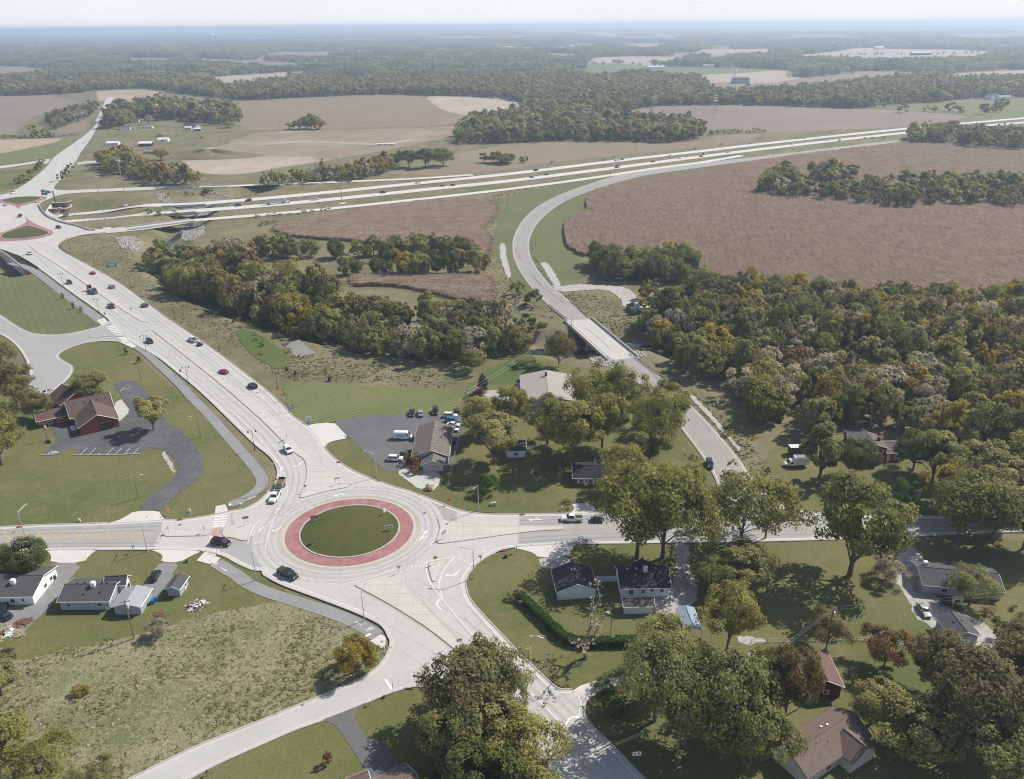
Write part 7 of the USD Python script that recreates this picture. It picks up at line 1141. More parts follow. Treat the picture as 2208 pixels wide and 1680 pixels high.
V_ = [('suv', 'white', A1(240, 503), A1(283, 532), 'white car coming down from the far roundabout'), ('suv', 'charcoal', A1(580, 752), A1(624, 784), 'dark car behind the flatbed truck on the wide road'), ('sedan', 'orange', A1(828, 696), A1(778, 675), 'orange-red sports car with pale hood, heading up the wide road'), ('suv', 'silver', A1(990, 816), A1(945, 796), 'silver car second along the uphill lanes'), ('pickup', 'charcoal', A1(934, 955), A1(992, 995), 'dark pickup in front of the flatbed truck'), ('suv', 'grey', A1(1273, 977), A1(1228, 956), 'grey car close to the right kerb of the wide road'), ('suv', 'black', A1(1262, 1257), A1(1327, 1300), 'black car by the zebra crossing of the side road'), ('sedan', 'red', A1(1962, 1552), A1(1900, 1528), 'red car alone in the uphill lanes'), ('suv', 'black', t1(0, 1, 2214, 1683), t1(0, 1, 2150, 1646), 'black car following the red car uphill'),
      ('suv', 'black', A1(486, 284), A1(530, 297), 'black car leaving the far roundabout towards the slip road'), ('suv', 'navy', A1(195, 180), A1(155, 205), 'dark car in the middle of the far double roundabout'), ('sedan', 'white', A1(26, 90), A1(72, 106), 'white car at the far left of the double roundabout'), ('pickup', 'white', Zp(270, 498), Zp(175, 525), 'white car at the kerb above the far roundabout'), ('sedan', 'white', Zp(860, 340), Zp(828, 322), 'white car on the far straight road above the green sign'), ('suv', 'black', Zp(750, 520), Zp(815, 500), 'black vehicle half behind the overhead green sign'), ('sedan', 'white', t1(0, 0, 733, 1228), t1(0, 0, 712, 1244), 'white car far up the straight road'), ('suv', 'charcoal', t1(0, 0, 880, 1040), t1(0, 0, 850, 1056), 'dark car at the shaded far end of the straight road'), ('suv', 'silver', t1(0, 0, 362, 1390), t1(0, 0, 405, 1396), 'pale car waiting on the thin frontage road'),
      ('suv', 'white', B1(252, 508), B1(302, 570), 'white car with sunroof coming down to the roundabout'), ('pickup', 'charcoal', B1(195, 1570), B1(362, 1652), 'dark grey pickup circling the roundabout'), ('minivan', 'maroon', t1(0, 2, 1825, 1328), t1(0, 2, 1998, 1352), 'maroon minivan entering the roundabout from the left'), ('hatchback', 'black', t1(0, 2, 1318, 1672), t1(0, 2, 1370, 1582), 'black hatchback parked between the small shed and the lawn'), ('sedan', 'silver', t1(0, 2, 388, 50), t1(0, 2, 432, 18), 'silver car parked behind the church'), ('hatchback', 'black', t1(0, 3, 20, 262), t1(0, 3, 45, 195), 'black car parked at the left edge by the long white house'), ('sedan', 'navy', t1(0, 3, 70, 300), t1(0, 3, 10, 268), 'dark blue car lowest at the left edge'),
      ('sedan', 'navy', B1(1348, 182), B1(1343, 255), 'dark blue car, leftmost in the row on the dark car park'), ('sedan', 'silver', B1(1422, 250), B1(1420, 195), 'silver coupe second in the row on the dark car park'), ('jeep', 'black', B1(1550, 170), B1(1543, 245), 'black jeep third in the row on the dark car park'), ('suv', 'white', B1(1618, 240), B1(1738, 245), 'large white car, uppermost behind the office'), ('suv', 'blue', B1(1640, 282), B1(1752, 287), 'blue-grey car second behind the office'), ('sedan', 'white', B1(1650, 315), B1(1762, 325), 'white car third behind the office'), ('sedan', 'white', B1(1640, 360), B1(1740, 364), 'white car mostly hidden by the office roof'), ('suv', 'white', B1(1132, 612), B1(1276, 616), 'silver-white car parked left of the office garage'),
      ('suv', 'teal', t1(2, 2, 1690, 612), t1(2, 2, 1716, 712), 'dark car coming down the tan bridge road'), ('sedan', 'silver', t1(3, 3, 1308, 200), t1(3, 3, 1368, 292), 'silver sedan parked above the grey garage')]
for k, c, a, b, l in V_: vehicle(k, c, a, b, l)
vehicle('van', 'white', B1(1195, 425), B1(1352, 428), 'white van parked on the dark car park', 'delivery_van')
FWY = [('suv', 'black', 'L', (536, 434), 'black car on the far carriageway, leftmost'), ('suv', 'charcoal', 'R', (515, 445), 'dark car on the near carriageway behind the semi-trailer truck'), ('suv', 'red', 'L', (314, 464), 'dark red car beside the bushes on the lowered freeway'), ('pickup', 'white', 'R', (680, 432), 'white pickup ahead of the semi-trailer truck'), ('suv', 'white', 'L', (901, 396), 'white car on the far carriageway below the dark oaks'), ('sedan', 'charcoal', 'R', (954, 402.5), 'dark car on the near carriageway, left of a pair'), ('sedan', 'black', 'R', (977, 401), 'dark car on the near carriageway, right of a pair'), ('suv', 'black', 'R', (826, 417), 'black car on the near carriageway right of the tall mast'), ('suv', 'black', 'L', (1155, 369), 'black car on the far carriageway at the middle'), ('hatchback', 'blue', 'R', (1147, 384), 'pale blue car on the near carriageway'), ('sedan', 'black', 'R', (1179, 378), 'black car ahead of the pale blue car'), ('pickup', 'white', 'L', (1330, 347), 'white pickup towing a trailer on the far carriageway'), ('sedan', 'rust', 'R', (1333, 359), 'brown-red car overtaking on the near carriageway'), ('sedan', 'charcoal', 'R', (1330, 362.5), 'dark car beside the brown-red car'), ('sedan', 'charcoal', 'R', (1408, 350), 'dark car alone on the near carriageway'), ('pickup', 'white', 'R', (1468, 342.5), 'white truck on the near carriageway right of the middle'), ('suv', 'charcoal', 'R', (1519, 334), 'dark car of a pair at the right, upper lane'), ('sedan', 'rust', 'R', (1512, 338.5), 'reddish car of a pair at the right, lower lane'), ('sedan', 'white', 'R', (1570, 330), 'white car on the near carriageway at the right'), ('suv', 'charcoal', 'L', (1722, 299), 'dark car, first of three on the far carriageway at right'), ('suv', 'blue', 'L', (1734, 299.3), 'blue car, second of three on the far carriageway at right'), ('sedan', 'white', 'L', (1760, 296.5), 'white car, third of three on the far carriageway at right'), ('suv', 'white', 'R', (1708, 312), 'white car on the near carriageway below the three cars'), ('sedan', 'white', 'R', (1785, 303.5), 'small white car farthest right on the near carriageway'), ('sedan', 'white', 'R', (1723, 328), 'white car alone on the slip road')]
for k, c, dr_, P_, l in FWY:
    z = -5.2 if P_[0] < 330 else None; s = 1 if dr_ == 'R' else -1; vehicle(k, c, (P_[0] - 6 * s, P_[1] + .72 * s), (P_[0] + 6 * s, P_[1] - .72 * s), l, z=z)
def place(name, label, cat, rear, front, z=None):
    a, b = G0(*rear), G0(*front); c = (a + b) / 2; d = b - a; return tag(empty(name, (c[0], c[1], ZM), math.atan2(d[1], d[0])), label, cat)
def wheels(r_, xs, w, rad=.5, tw=.3):
    for x in xs:
        for s in (-1, 1): t = trimesh.creation.cylinder(rad, tw, sections=14); t.apply_transform(trimesh.transformations.rotation_matrix(PI / 2, [1, 0, 0])); t.apply_translation([x, s * (w - tw / 2), rad]); q = obj('wheel', t, MATS['tyre'], r_, 40); r = trimesh.creation.cylinder(rad * .55, .03, sections=10); r.apply_transform(trimesh.transformations.rotation_matrix(PI / 2, [1, 0, 0])); r.apply_translation([x, s * (w + .01), rad]); obj('rim', r, MATS['rim'], q, 40)
def cabm(r_, x, w, h, col, nose=1.6):
    P = paint(col, COL[col]); obj('cab', hullm([(x - 1.0, s * w, .6) for s in (-1, 1)] + [(x + 1.1, s * w, .6) for s in (-1, 1)] + [(x - 1.0, s * w * .95, h) for s in (-1, 1)] + [(x + .5, s * w * .9, h) for s in (-1, 1)] + [(x + 1.1, s * w, h * .62) for s in (-1, 1)]), P, r_, 30); obj('windscreen', hullm([(x + .56, s * w * .82, h - .12) for s in (-1, 1)] + [(x + 1.13, s * w * .86, h * .66) for s in (-1, 1)] + [(x + .62, s * w * .82, h - .15) for s in (-1, 1)] + [(x + 1.16, s * w * .86, h * .64) for s in (-1, 1)]), MATS['window_glass'], r_)
    if nose: obj('hood', hullm([(x + 1.0, s * w * .85, .55) for s in (-1, 1)] + [(x + 1.0 + nose, s * w * .8, .55) for s in (-1, 1)] + [(x + 1.0, s * w * .85, h * .58) for s in (-1, 1)] + [(x + .9 + nose, s * w * .75, h * .50) for s in (-1, 1)]), P, r_, 30)
    for s in (-1, 1): MB().box((x + 1.05 + nose, s * w * .6, .85), (.1, .3, .22)).build('headlight', MATS['lamp_glass'], r_); MB().box((x + .1, s * (w + .01), h * .72), (.8, .03, h * .25)).build('side_window', MATS['window_glass'], r_)
# semi-trailer truck on the freeway
r_ = place('semi_truck', 'long semi-trailer truck with white cab and grey trailer on the near carriageway', 'truck', (573, 442.5), (626, 437.5)); MB().box((-2.4, 0, 2.35), (12.8, 2.5, 2.3)).build('trailer', MATS['steel'], r_); MB().box((-2.4, 0, 3.53), (12.9, 2.55, .08)).build('tarpaulin', MATS['roof_gray_brown'], r_); MB().box((0, 0, .95), (16, .9, .3)).build('chassis', MATS['bumper'], r_); cabm(r_, 5.6, 1.2, 3.2, 'white', 1.9); wheels(r_, (-7.6, -6.3, 3.6, 4.8, 7.8), 1.25)
# flatbed truck on the wide road
r_ = place('flatbed_truck', 'dark flatbed lorry with an empty tan bed on the wide road', 'truck', A1(742, 808), A1(862, 884)); MB().box((-2, 0, 1.25), (6.6, 2.4, .25)).build('bed', MATS['tan_steel'], r_); MB().box((0, 0, .85), (9.5, .9, .3)).build('chassis', MATS['bumper'], r_); cabm(r_, 2.6, 1.15, 2.6, 'grey', 1.4); MB().box((-4.2, 0, 2.1), (1.4, 1.8, 1.5)).build('load', MATS['bumper'], r_); MB().box((1.2, 0, 1.9), (.15, 2.3, 1.2)).build('headboard', MATS['tan_steel'], r_); wheels(r_, (-3.9, -2.8, 3.9), 1.2, .48)
# pickup with dump trailer entering the roundabout
c_, an = vehicle('pickup', 'white', B1(190, 905), B1(143, 985), 'white service pickup towing a tan dump trailer into the roundabout')
r_ = place('dump_trailer', 'tan dump trailer loaded with rubble behind the white service pickup', 'trailer', B1(232, 808), B1(200, 870)); MB().box((0, 0, .75), (4.2, 2.0, .2)).build('floor', MATS['tan_steel'], r_)
for s in (-1, 1): MB().box((0, s * 1.0, 1.3), (4.2, .08, 1.0)).build('side_panel', MATS['tan_steel'], r_)
MB().box((-2.1, 0, 1.3), (.08, 2.0, 1.0)).build('tail_gate', MATS['bumper'], r_); MB().box((2.1, 0, 1.2), (.08, 2.0, .8)).build('headboard', MATS['tan_steel'], r_); MB().box((-.2, 0, 1.1), (3.6, 1.8, .6), 0, .7).build('load', MATS['cargo'], r_); MB().tube([(2.1, 0, .6), (3.2, 0, .55)], .07, 5).build('drawbar', MATS['bumper'], r_); wheels(r_, (-.5, .35), 1.2, .36, .22)
def trailer(name, label, rear, front, load, L=3.6):
    r_ = place(name, label, 'trailer', rear, front); MB().box((0, 0, .62), (L, 1.8, .12)).build('deck', MATS['bumper'], r_); MB().tube([(L / 2, 0, .55), (L / 2 + 1.1, 0, .5)], .06, 5).build('drawbar', MATS['bumper'], r_); wheels(r_, (-.4, .4), 1.0, .33, .2)
    for s in (-1, 1): MB().box((0, s * .9, .95), (L, .05, .06)).build('rail', MATS['bumper'], r_)
    m = MB()
    if load == 'atv':
        m.box((0, 0, 1.15), (1.9, .7, .45), 0, .7); m.box((.75, 0, 1.5), (.12, .9, .08)); m.box((-.3, 0, 1.45), (.8, .4, .2))
        for sx in (-.7, .7):
            for sy in (-1, 1): m.box((sx, sy * .5, .95), (.5, .26, .5))
        m.build('quad_bike', MATS['cargo'], r_)
    else: m.box((-.2, 0, 1.2), (1.8, .9, .8), 0, .8); m.box((.7, 0, 1.35), (.9, .6, .6), 0, .8); m.tube([(.5, -.3, 1.6), (.3, -.3, 2.3), (.3, .3, 2.3), (.5, .3, 1.6)], .05, 4); m.build('machine', MATS['cargo'], r_)
vehicle('pickup', 'white', A1(1700, 1283), A1(1636, 1250), 'white pickup towing a quad bike up the wide road'); trailer('utility_trailer', 'small trailer carrying a dark quad bike behind the white pickup', A1(1752, 1318), A1(1702, 1290), 'atv', 2.8)
vehicle('pickup', 'white', t1(2, 2, 612, 1135), t1(2, 2, 420, 1132), 'white pickup with trailer waiting on the right road'); trailer('machine_trailer', 'trailer with a small brown machine under the tall maples', t1(2, 2, 790, 1142), t1(2, 2, 680, 1141), 'machine'); trailer('freeway_trailer', 'loaded dark trailer behind the white pickup on the far carriageway', (1346, 344.5), (1337, 345.5), 'machine', 5)
# box truck and box trailer by the pine
r_ = place('box_truck', 'white box truck with ladder rack left of the big pine', 'truck', t1(3, 2, 330, 660), t1(3, 2, 150, 665)); MB().box((-1.3, 0, 1.95), (4.2, 2.2, 2.3)).build('box', MATS['white_metal'], r_); cabm(r_, 1.6, 1.05, 2.1, 'white', 1.0); wheels(r_, (-1.9, 2.3), 1.1, .4); m = MB()
for k in range(6): m.box((-2.9 + k * .6, 0, 3.2), (.12, 2.0, .1))
m.box((-1.3, .9, 3.25), (4, .1, .1)); m.box((-1.3, -.9, 3.25), (4, .1, .1)); m.build('ladder_rack', MATS['wood_gray'], r_); MB().box((0, 0, .6), (6, 1, .25)).build('chassis', MATS['bumper'], r_)
r_ = place('box_trailer', 'white-roofed dark box trailer behind the box truck', 'trailer', t1(3, 2, 320, 560), t1(3, 2, 170, 562)); MB().box((0, 0, 1.6), (5, 2.2, 2.2)).build('box', MATS['bumper'], r_); MB().box((0, 0, 2.74), (5.1, 2.25, .08)).build('roof', MATS['white_metal'], r_); wheels(r_, (-.5, .4), 1.12, .36)
r_ = place('old_truck', 'old red pickup-like truck by the gravel yard of the metal shed', 'truck', B1(1918, 20), B1(1928, 60)); cabm(r_, .6, .95, 1.75, 'red', 1.2); MB().box((-1.4, 0, .95), (2.3, 1.9, .6)).build('bed', paint('red', COL['red']), r_); wheels(r_, (-1.5, 1.6), .98, .38)
# lettering block on the van side
# ------------------------------------------------------------------ lamps, poles, wires, signs, small things
def lamp(P, h, arm, label, kind='cobra', top=None):
    """a lamp standard; arm = (dx, dy) in the plane of its bracket"""
    q = G(*P); r_ = tag(empty('street_lamp', q), label, 'street lamp'); d = np.array(arm, float); n = np.linalg.norm(d) + 1e-9; d = d / n
    if kind == 'cobra':
        MB().tube([(0, 0, 0), (0, 0, .25), (0, 0, h)], [.14, .12, .07], 8).build('pole', MATS['steel'], r_); MB().tube([(0, 0, 0), (0, 0, .12)], .3, 10).build('base', MATS['concrete'], r_)
        MB().tube([(0, 0, h - .7), (d[0] * n * .5, d[1] * n * .5, h - .1), (d[0] * n, d[1] * n, h + .25)], .045, 5).tube([(0, 0, h - .05), (d[0] * n * .55, d[1] * n * .55, h + .12), (d[0] * n, d[1] * n, h + .27)], .04, 5).build('arm', MATS['steel'], r_); MB().box((d[0] * (n + .35), d[1] * (n + .35), h + .25), (.75, .3, .16), math.atan2(d[1], d[0])).build('lamp_head', MATS['steel'], r_)
    elif kind == 'wood':
        MB().tube([(0, 0, 0), (0, 0, h)], [.13, .09], 7).build('pole', MATS['wood_gray'], r_); MB().tube([(0, 0, h - .35), (d[0] * n, d[1] * n, h + .1)], .035, 5).build('arm', MATS['steel'], r_); MB().box((d[0] * (n + .3), d[1] * (n + .3), h + .08), (.7, .28, .18), math.atan2(d[1], d[0])).build('lamp_head', MATS['white_metal'], r_)
    elif kind in ('double', 'single'):
        MB().tube([(0, 0, 0), (0, 0, .9), (0, 0, 1.0), (0, 0, h)], [.17, .15, .09, .06], 8).build('pole', MATS['black_metal'], r_)
        for s in ((-1, 1) if kind == 'double' else (1,)):
            e = d * s * 1.15; MB().tube([(0, 0, h - .35), (e[0] * .4, e[1] * .4, h + .15), (e[0] * .85, e[1] * .85, h + .2), (e[0], e[1], h)], .035, 5).build('arm', MATS['black_metal'], r_)
            m = trimesh.creation.revolve(np.array([[0, 0], [.12, -.02], [.2, -.3], [.34, -.48], [.30, -.5], [0, -.42]]), sections=10); m.apply_translation([e[0], e[1], h]); obj('lamp_head', m, MATS['black_metal'], r_, 40)
    elif kind == 'mast':
        MB().tube([(0, 0, 0), (0, 0, h)], [.32, .14], 8).build('pole', MATS['galv'], r_); MB().tube([(0, 0, 0), (0, 0, .12)], 2.6, 16).build('base', MATS['concrete_new'], r_); m = MB().tube([(0, 0, h), (0, 0, h + .3)], .9, 10); m.build('ring', MATS['galv'], r_)
        for a in range(6): MB().box((math.cos(a * PI / 3) * 1.1, math.sin(a * PI / 3) * 1.1, h - .1), (.6, .5, .45), a * PI / 3).build('lamp_head', MATS['white_metal'], r_)
    else:
        MB().tube([(0, 0, 0), (0, 0, h)], [.13, .08], 6).build('pole', MATS['steel'], r_); MB().tube([(0, 0, h - .3), (d[0] * n, d[1] * n, h + .2)], .06, 4).build('arm', MATS['steel'], r_)
    return r_
for P_, a_, l_ in ((B1(1043, 760), (-2.6, .4), 'concrete-grey lamp on the grass corner of the dark car park'), (B1(1920, 1052), (-.8, -1.8), 'lamp on the grass between roundabout and bungalow lawn'), (B1(1880, 1634), (-2.4, .6), 'lamp on the curved garden kerb right of the roundabout'), (B1(95, 882), (2.2, .6), 'lamp on the verge left of the white service pickup'), (t1(1, 3, 935, 320), (.6, 2.0), 'lamp at the lower end of the bike path'), (t1(2, 3, 280, 720), (-2.4, -.3), 'lamp beside the south road below the hedge'), (t1(0, 2, 1275, 1405), (.2, 2.6), 'lamp on the kerb between the two left drives'), (t1(0, 2, 225, 1290), (.5, 2.6), 'lamp at the left part of the grey left road'), (t1(0, 2, 2215, 1650), (.3, 2.2), 'lamp left of the dark grey pickup')): lamp(P_, 8.4, a_, l_)
for P_, a_, l_ in ((t1(0, 2, 1197, 940), (1.8, .3), 'wooden lamp pole in the middle of the church lawn'), (t1(0, 2, 1732, 415), (-2.0, .3), 'wooden lamp pole on the slope right of the church tree'), (t1(0, 1, 1218, 1605), (-1.8, .2), 'wooden lamp pole above the old church car park'), (t1(2, 3, 848, 486), (-.5, .1), 'wooden pole with small lamp at the hedge')): lamp(P_, 7.4, a_, l_, 'wood')
for P_, k_, a_, l_ in ((A1(210, 628), 'single', (1, .3), 'black ornamental lamp nearest the left tunnel'), (A1(548, 792), 'double', (1, .25), 'black double lamp on the left kerb by the dark car'), (A1(858, 1020), 'double', (1, .25), 'black double lamp on the left kerb above the zebra crossing'), (A1(1262, 1352), 'double', (1, .25), 'black double lamp below the side road mouth'), (A1(1626, 1632), 'double', (1, .25), 'black double lamp on the left kerb right of the red car'), (t1(0, 2, 2198, 526), 'double', (1, .25), 'black double lamp lowest along the curving path'), (A1(605, 470), 'single', (-1, .2), 'black lamp by the curled guard rail'), (A1(820, 618), 'single', (-1, .2), 'black lamp left of the green guide sign'), (A1(1130, 812), 'single', (-1, .2), 'black lamp right of the green guide sign'), (A1(1512, 1074), 'single', (-1, .2), 'black lamp on the right verge by the grey car'), (A1(1892, 1352), 'single', (-1, .2), 'black lamp on the right verge below the quad bike trailer'), (t1(1, 1, 188, 1678), 'single', (-1, .2), 'black lamp by the orange sign on the right verge')): lamp(P_, 7.0, a_, l_, k_)
for P_, h_, l_ in ((t1(0, 1, 1095, 88), 33, 'tall lighting mast beyond the freeway, on a round base'), (t1(0, 1, 920, 288), 33, 'tall lighting mast beside the slip road bridge'), (t1(1, 1, 743, 74), 33, 'tall lighting mast between freeway and slip road in the middle')): lamp(P_, h_, (1, 0), l_, 'mast')
FL = [(t1(2, 0, 138, 1460), 0), (t1(2, 0, 355, 1540), 1), (t1(2, 0, 637, 1405), 0), (t1(2, 0, 885, 1465), 1), (t1(2, 0, 1040, 1360), 0), (t1(2, 0, 1365, 1405), 1), (t1(2, 0, 1527, 1298), 0), (t1(2, 0, 1808, 1345), 1), (t1(2, 0, 1912, 1255), 0), (t1(1, 0, 1355, 1562), 0), (t1(1, 0, 1665, 1667), 1), (t1(1, 0, 1853, 1520), 0), (t1(1, 0, 2165, 1600), 1)]
for side in (0, 1):
    for i, P_ in enumerate(sorted([p for p, s in FL if s == side])): lamp(P_, 12, (1.5, -2.5) if side == 0 else (-2.2, 2.0), 'freeway lamp on the %s side, %s from the left' % (('far', 'near')[side], ORD[i]), 'thin')
FR = [(515, 1338), (615, 1250), (640, 1430), (560, 1500), (475, 1605), (675, 1345), (745, 1270), (795, 1205), (130, 1630), (400, 1475)]
for i, p in enumerate(sorted(FR, key=lambda t: t[1])): lamp(t1(0, 0, *p), 10, (-1.2, .2) if p[0] in (640, 560, 475, 675, 745, 795) else (1.2, 0), 'thin lamp along the far straight road, %s from the far end' % ORD[i], 'thin')
for i, P_ in enumerate(((1220, 432), (1315, 386), (1422, 361), (1480, 354), (1606, 344), (1666, 345), (1779, 340), (1838, 318))): q = G0(*P_); tag(MB().tube([(q[0], q[1], 0), (q[0], q[1], 9)], [.12, .08], 6).build('slip_road_pole', MATS['wood_gray']), 'slender pole beside the slip road, %s from the left' % ORD[i], 'pole')
# utility poles and wires
def pole(P, h, label, arms=((0, 0),), az=0.3, can=False, name='utility_pole'):
    q = G(*P); r_ = tag(empty(name, q, az), label, 'utility pole'); MB().tube([(0, 0, -.1), (0, 0, h)], [.17, .11], 8).build('pole', MATS['wood_gray'], r_); out = []
    for k in range(len(arms)):
        z = h - .5 - .9 * k; MB().box((0, .12, z), (2.2, .1, .12)).build('crossarm', MATS['wood_gray'], r_)
        for x in (-1, 0, 1): MB().tube([(x, .12, z + .05), (x, .12, z + .28)], .05, 5).build('insulator', MATS['trim'], r_)
        out.append([q + np.array([x * math.cos(az) - .12 * math.sin(az), x * math.sin(az) + .12 * math.cos(az), z + .28]) for x in (-1, 0, 1)])
    if can: MB().tube([(.32, 0, h - 2.2), (.32, 0, h - 1.2)], .26, 10).build('transformer', MATS['white_metal'], r_)
    return out
def wire(a, b, label, sag=.5, r=.022):
    t = np.linspace(0, 1, 13); p = a[None] * (1 - t[:, None]) + b[None] * t[:, None]; p[:, 2] -= sag * 4 * t * (1 - t); tag(MB().tube(p, r, 4).build('power_line', MATS['galv']), label, 'wire')
u1 = pole(t1(0, 3, 1160, 472), 10.5, 'leaning wooden utility pole with transformer in the lower left meadow', can=True); u2 = pole(t1(3, 3, 500, 560), 11, 'utility pole with transformer in the small brownish tree', ((0, 0),), .5, True); u3 = pole(B1(1830, 330), 14, 'tall utility pole with two crossarms right of the dark car park', ((0, 0), (0, 0)), .2, True)
u4 = pole(t1(2, 2, 1508, 990), 11.5, 'left pole of the twin-pole frame by the bridge road', ((0, 0),), 0); u5 = pole(t1(2, 2, 1560, 988), 11.5, 'right pole of the twin-pole frame by the bridge road', ((0, 0), (0, 0)), 0); u6 = pole(t1(1, 1, 2025, 600), 16, 'tall slender utility pole on the ramp verge'); u7 = pole(t1(1, 1, 2165, 142), 14, 'utility pole at the top of the ramp verge'); u8 = pole(t1(2, 1, 510, 1330), 13, 'utility pole beside the creek bridge')
pole((204, 308 * .9), 11, 'far utility pole in the left field', name='utility_pole'); pole(t1(1, 0, 205, 1128), 12, 'utility pole standing in the churned earth, left of two'); pole(t1(1, 0, 1512, 1105), 13, 'utility pole standing in the churned earth, right of two'); u9 = pole((1460, 1640), 11, 'utility pole among the trees at the bottom'); pole(t1(2, 1, 1117, 960), 9, 'dead-topped pole by the pump station')
pole(t1(0, 2, 412, 440), 6.5, 'pole with transformer box at the left of the church drive', can=True); e1 = np.array([*G0(2400, 1330), 9.5])
for k in range(2): wire(u2[0][k * 2], e1 + [0, k, 0], 'power line running from the brownish tree pole to the right edge, %s' % ('upper', 'lower')[k]); wire(u2[0][k * 2], u9[0][k * 2], 'power line from the brownish tree pole down towards the trees, %s' % ('left', 'right')[k], .8); wire(u9[0][k * 2], np.array([*G0(1130, 1760), 9.5]) + [k, 0, 0], 'power line crossing above the south road at the bottom, %s' % ('upper', 'lower')[k], .7); wire(u6[0][k * 2], u7[0][k * 2], 'power line between the two verge poles, %s' % ('left', 'right')[k], 1.0); wire(u8[0][k * 2], u6[0][k * 2], 'power line from the bridge pole over the creek wood, %s' % ('left', 'right')[k], 1.2); wire(u3[1][k * 2], u8[0][k * 2], 'power line from the car park pole to the bridge pole, %s' % ('left', 'right')[k], 1.2); wire(u4[0][k * 2], u5[1][k * 2], 'short wire joining the twin-pole frame, %s' % ('front', 'rear')[k], .1)
# signs
mat('sign_green', (.02, .20, .11), rough=.5); mat('sign_blue', (.03, .12, .38), rough=.5); mat('sign_orange', (.75, .20, .03), rough=.5); mat('sign_yellow', (.72, .46, .03), rough=.5); mat('sign_white', (.78, .78, .77), rough=.5); mat('sign_black', (.02, .02, .02), rough=.5); mat('sign_red', (.55, .03, .03), rough=.5); mat('sign_back', (.22, .20, .19), rough=.6)
def sign(P, w, h, z, m, label, face=(0, -1), posts=1, text=(), shape='rect', name='road_sign', tcol='sign_white', back='sign_back', marks=()):
    """a board w x h centred z above the ground at P, turned so that its face looks along (x, y)"""
    q = G(*P); az = math.atan2(face[1], face[0]) + PI / 2; r_ = tag(empty(name, q, az), label, 'sign')
    for k in range(posts): x = 0 if posts == 1 else (k - .5) * w * .6; MB().tube([(x, .06, -.05), (x, .06, z + h * .4)], .045 if w < 2 else .08, 5).build('post', MATS['galv'], r_)
    if shape == 'rect': pg = sbox(-w / 2, -h / 2, w / 2, h / 2).buffer(-.06).buffer(.06)
    elif shape == 'diamond': pg = Polygon([(0, -w / 2), (w / 2, 0), (0, w / 2), (-w / 2, 0)])
    elif shape == 'yield': pg = Polygon([(-w / 2, h / 2), (w / 2, h / 2), (0, -h / 2)])
    else: pg = Point(0, 0).buffer(w / 2, 2)
    def plate(g, y0, y1):
        m_ = MB()
        for o in parts_of(g if g.area > .02 else sbox(-.1, -.1, .1, .1)): m_.prism(o, 0, y1 - y0)
        v, f_ = m_.mesh; return np.column_stack([v[:, 0], -v[:, 2] - y0, v[:, 1] + z]), f_
    obj('board', plate(pg, 0, .03), MATS[m], r_); obj('back', plate(pg.buffer(.01), -.02, -.002), MATS[back], r_)
    if w > 2 or m == 'sign_green': obj('border', plate(pg.buffer(-.05).difference(pg.buffer(-.11)), .031, .04), MATS['sign_white'], r_)
    if shape == 'yield': obj('border', plate(pg.difference(pg.buffer(-.13)), .031, .045), MATS['sign_red'], r_)
    for s, hh, x, dz in text:
        tm = meshkit.text_mesh(s, hh, .012); b = tm.bounds; v = np.array(tm.vertices); v = np.column_stack([v[:, 0] - (b[0][0] + b[1][0]) / 2 + x, -v[:, 2] - .032, v[:, 1] + z + dz]); obj('lettering', (v, np.array(tm.faces)), MATS[tcol], r_)
    for g in marks: obj('mark', plate(g, .031, .045), MATS[tcol], r_)
    return r_
def toward(P): q = G0(*P); return (-q[0], -q[1])
def bars(rows): return [sbox(x0, y, x1, y + t) for x0, x1, y, t in rows]
# the writing on these far boards is too small to read in the photograph: they carry lines of word-length marks
sign(A1(968, 662), 5.4, 2.4, 3.4, 'sign_green', 'wide green guide sign on two posts beside the wide road', (.3, -1), 2, marks=bars([(-1.3, 2.2, .35, .42), (-1.3, 2.0, -.6, .42), (-2.3, -1.7, .1, .6)]))
q = G0(*Z1((905, 655))[0]); r_ = tag(empty('overhead_sign', (q[0], q[1], 0), -.25), 'green overhead sign on a dark cantilever arm at the far roundabout', 'sign'); MB().tube([(0, 0, 0), (0, 0, 8.5)], [.45, .35], 10).build('mast', MATS['dark_trim'], r_)
for z in (7.4, 8.4): MB().tube([(0, 0, z), (-10, 0, z)], .14, 6).build('arm', MATS['dark_trim'], r_)
MB().box((-8.0, -.25, 7.2), (5.2, .12, 4.0)).build('board', MATS['sign_green'], r_); q_ = MB()
for x, z, w, h in ((-7.0, 8.4, 2.0, .5), (-8.0, 7.3, 4.2, .45), (-8.0, 6.2, 1.0, .22), (-7.7, 5.95, .25, .6)): q_.box((x, -.33, z), (w, .04, h))
q_.build('lettering', MATS['sign_white'], r_); MB().box((-9.3, -.33, 8.4), (.8, .05, .7)).build('route_shield', MATS['sign_blue'], r_)
chev = [Polygon([(x - .28, .32), (x - .02, .32), (x + .28, 0), (x - .02, -.32), (x - .28, -.32), (x + .02, 0)]) for x in (-.62, 0, .62)]
sign(Z2((1660, 492))[0], 2.1, .95, 1.75, 'sign_white', 'white chevron sign with black arrows on the roundabout island', toward(Z2((1660, 492))[0]), 1, tcol='sign_black', marks=chev)
sign(Z2((850, 388))[0], 2.0, .9, 1.75, 'sign_back', 'dark back of a chevron sign on the red apron edge', toward(Z2((850, 388))[0]), 1); sign(Z2((852, 628))[0], .9, 1.2, 2.0, 'sign_back', 'grey sign seen edge-on at the left of the roundabout island', (1, .25), 1); sign(Z2((1614, 316))[0], .9, 1.3, 1.9, 'sign_white', 'white sign at the top right of the roundabout island', (.9, -.6), 1)
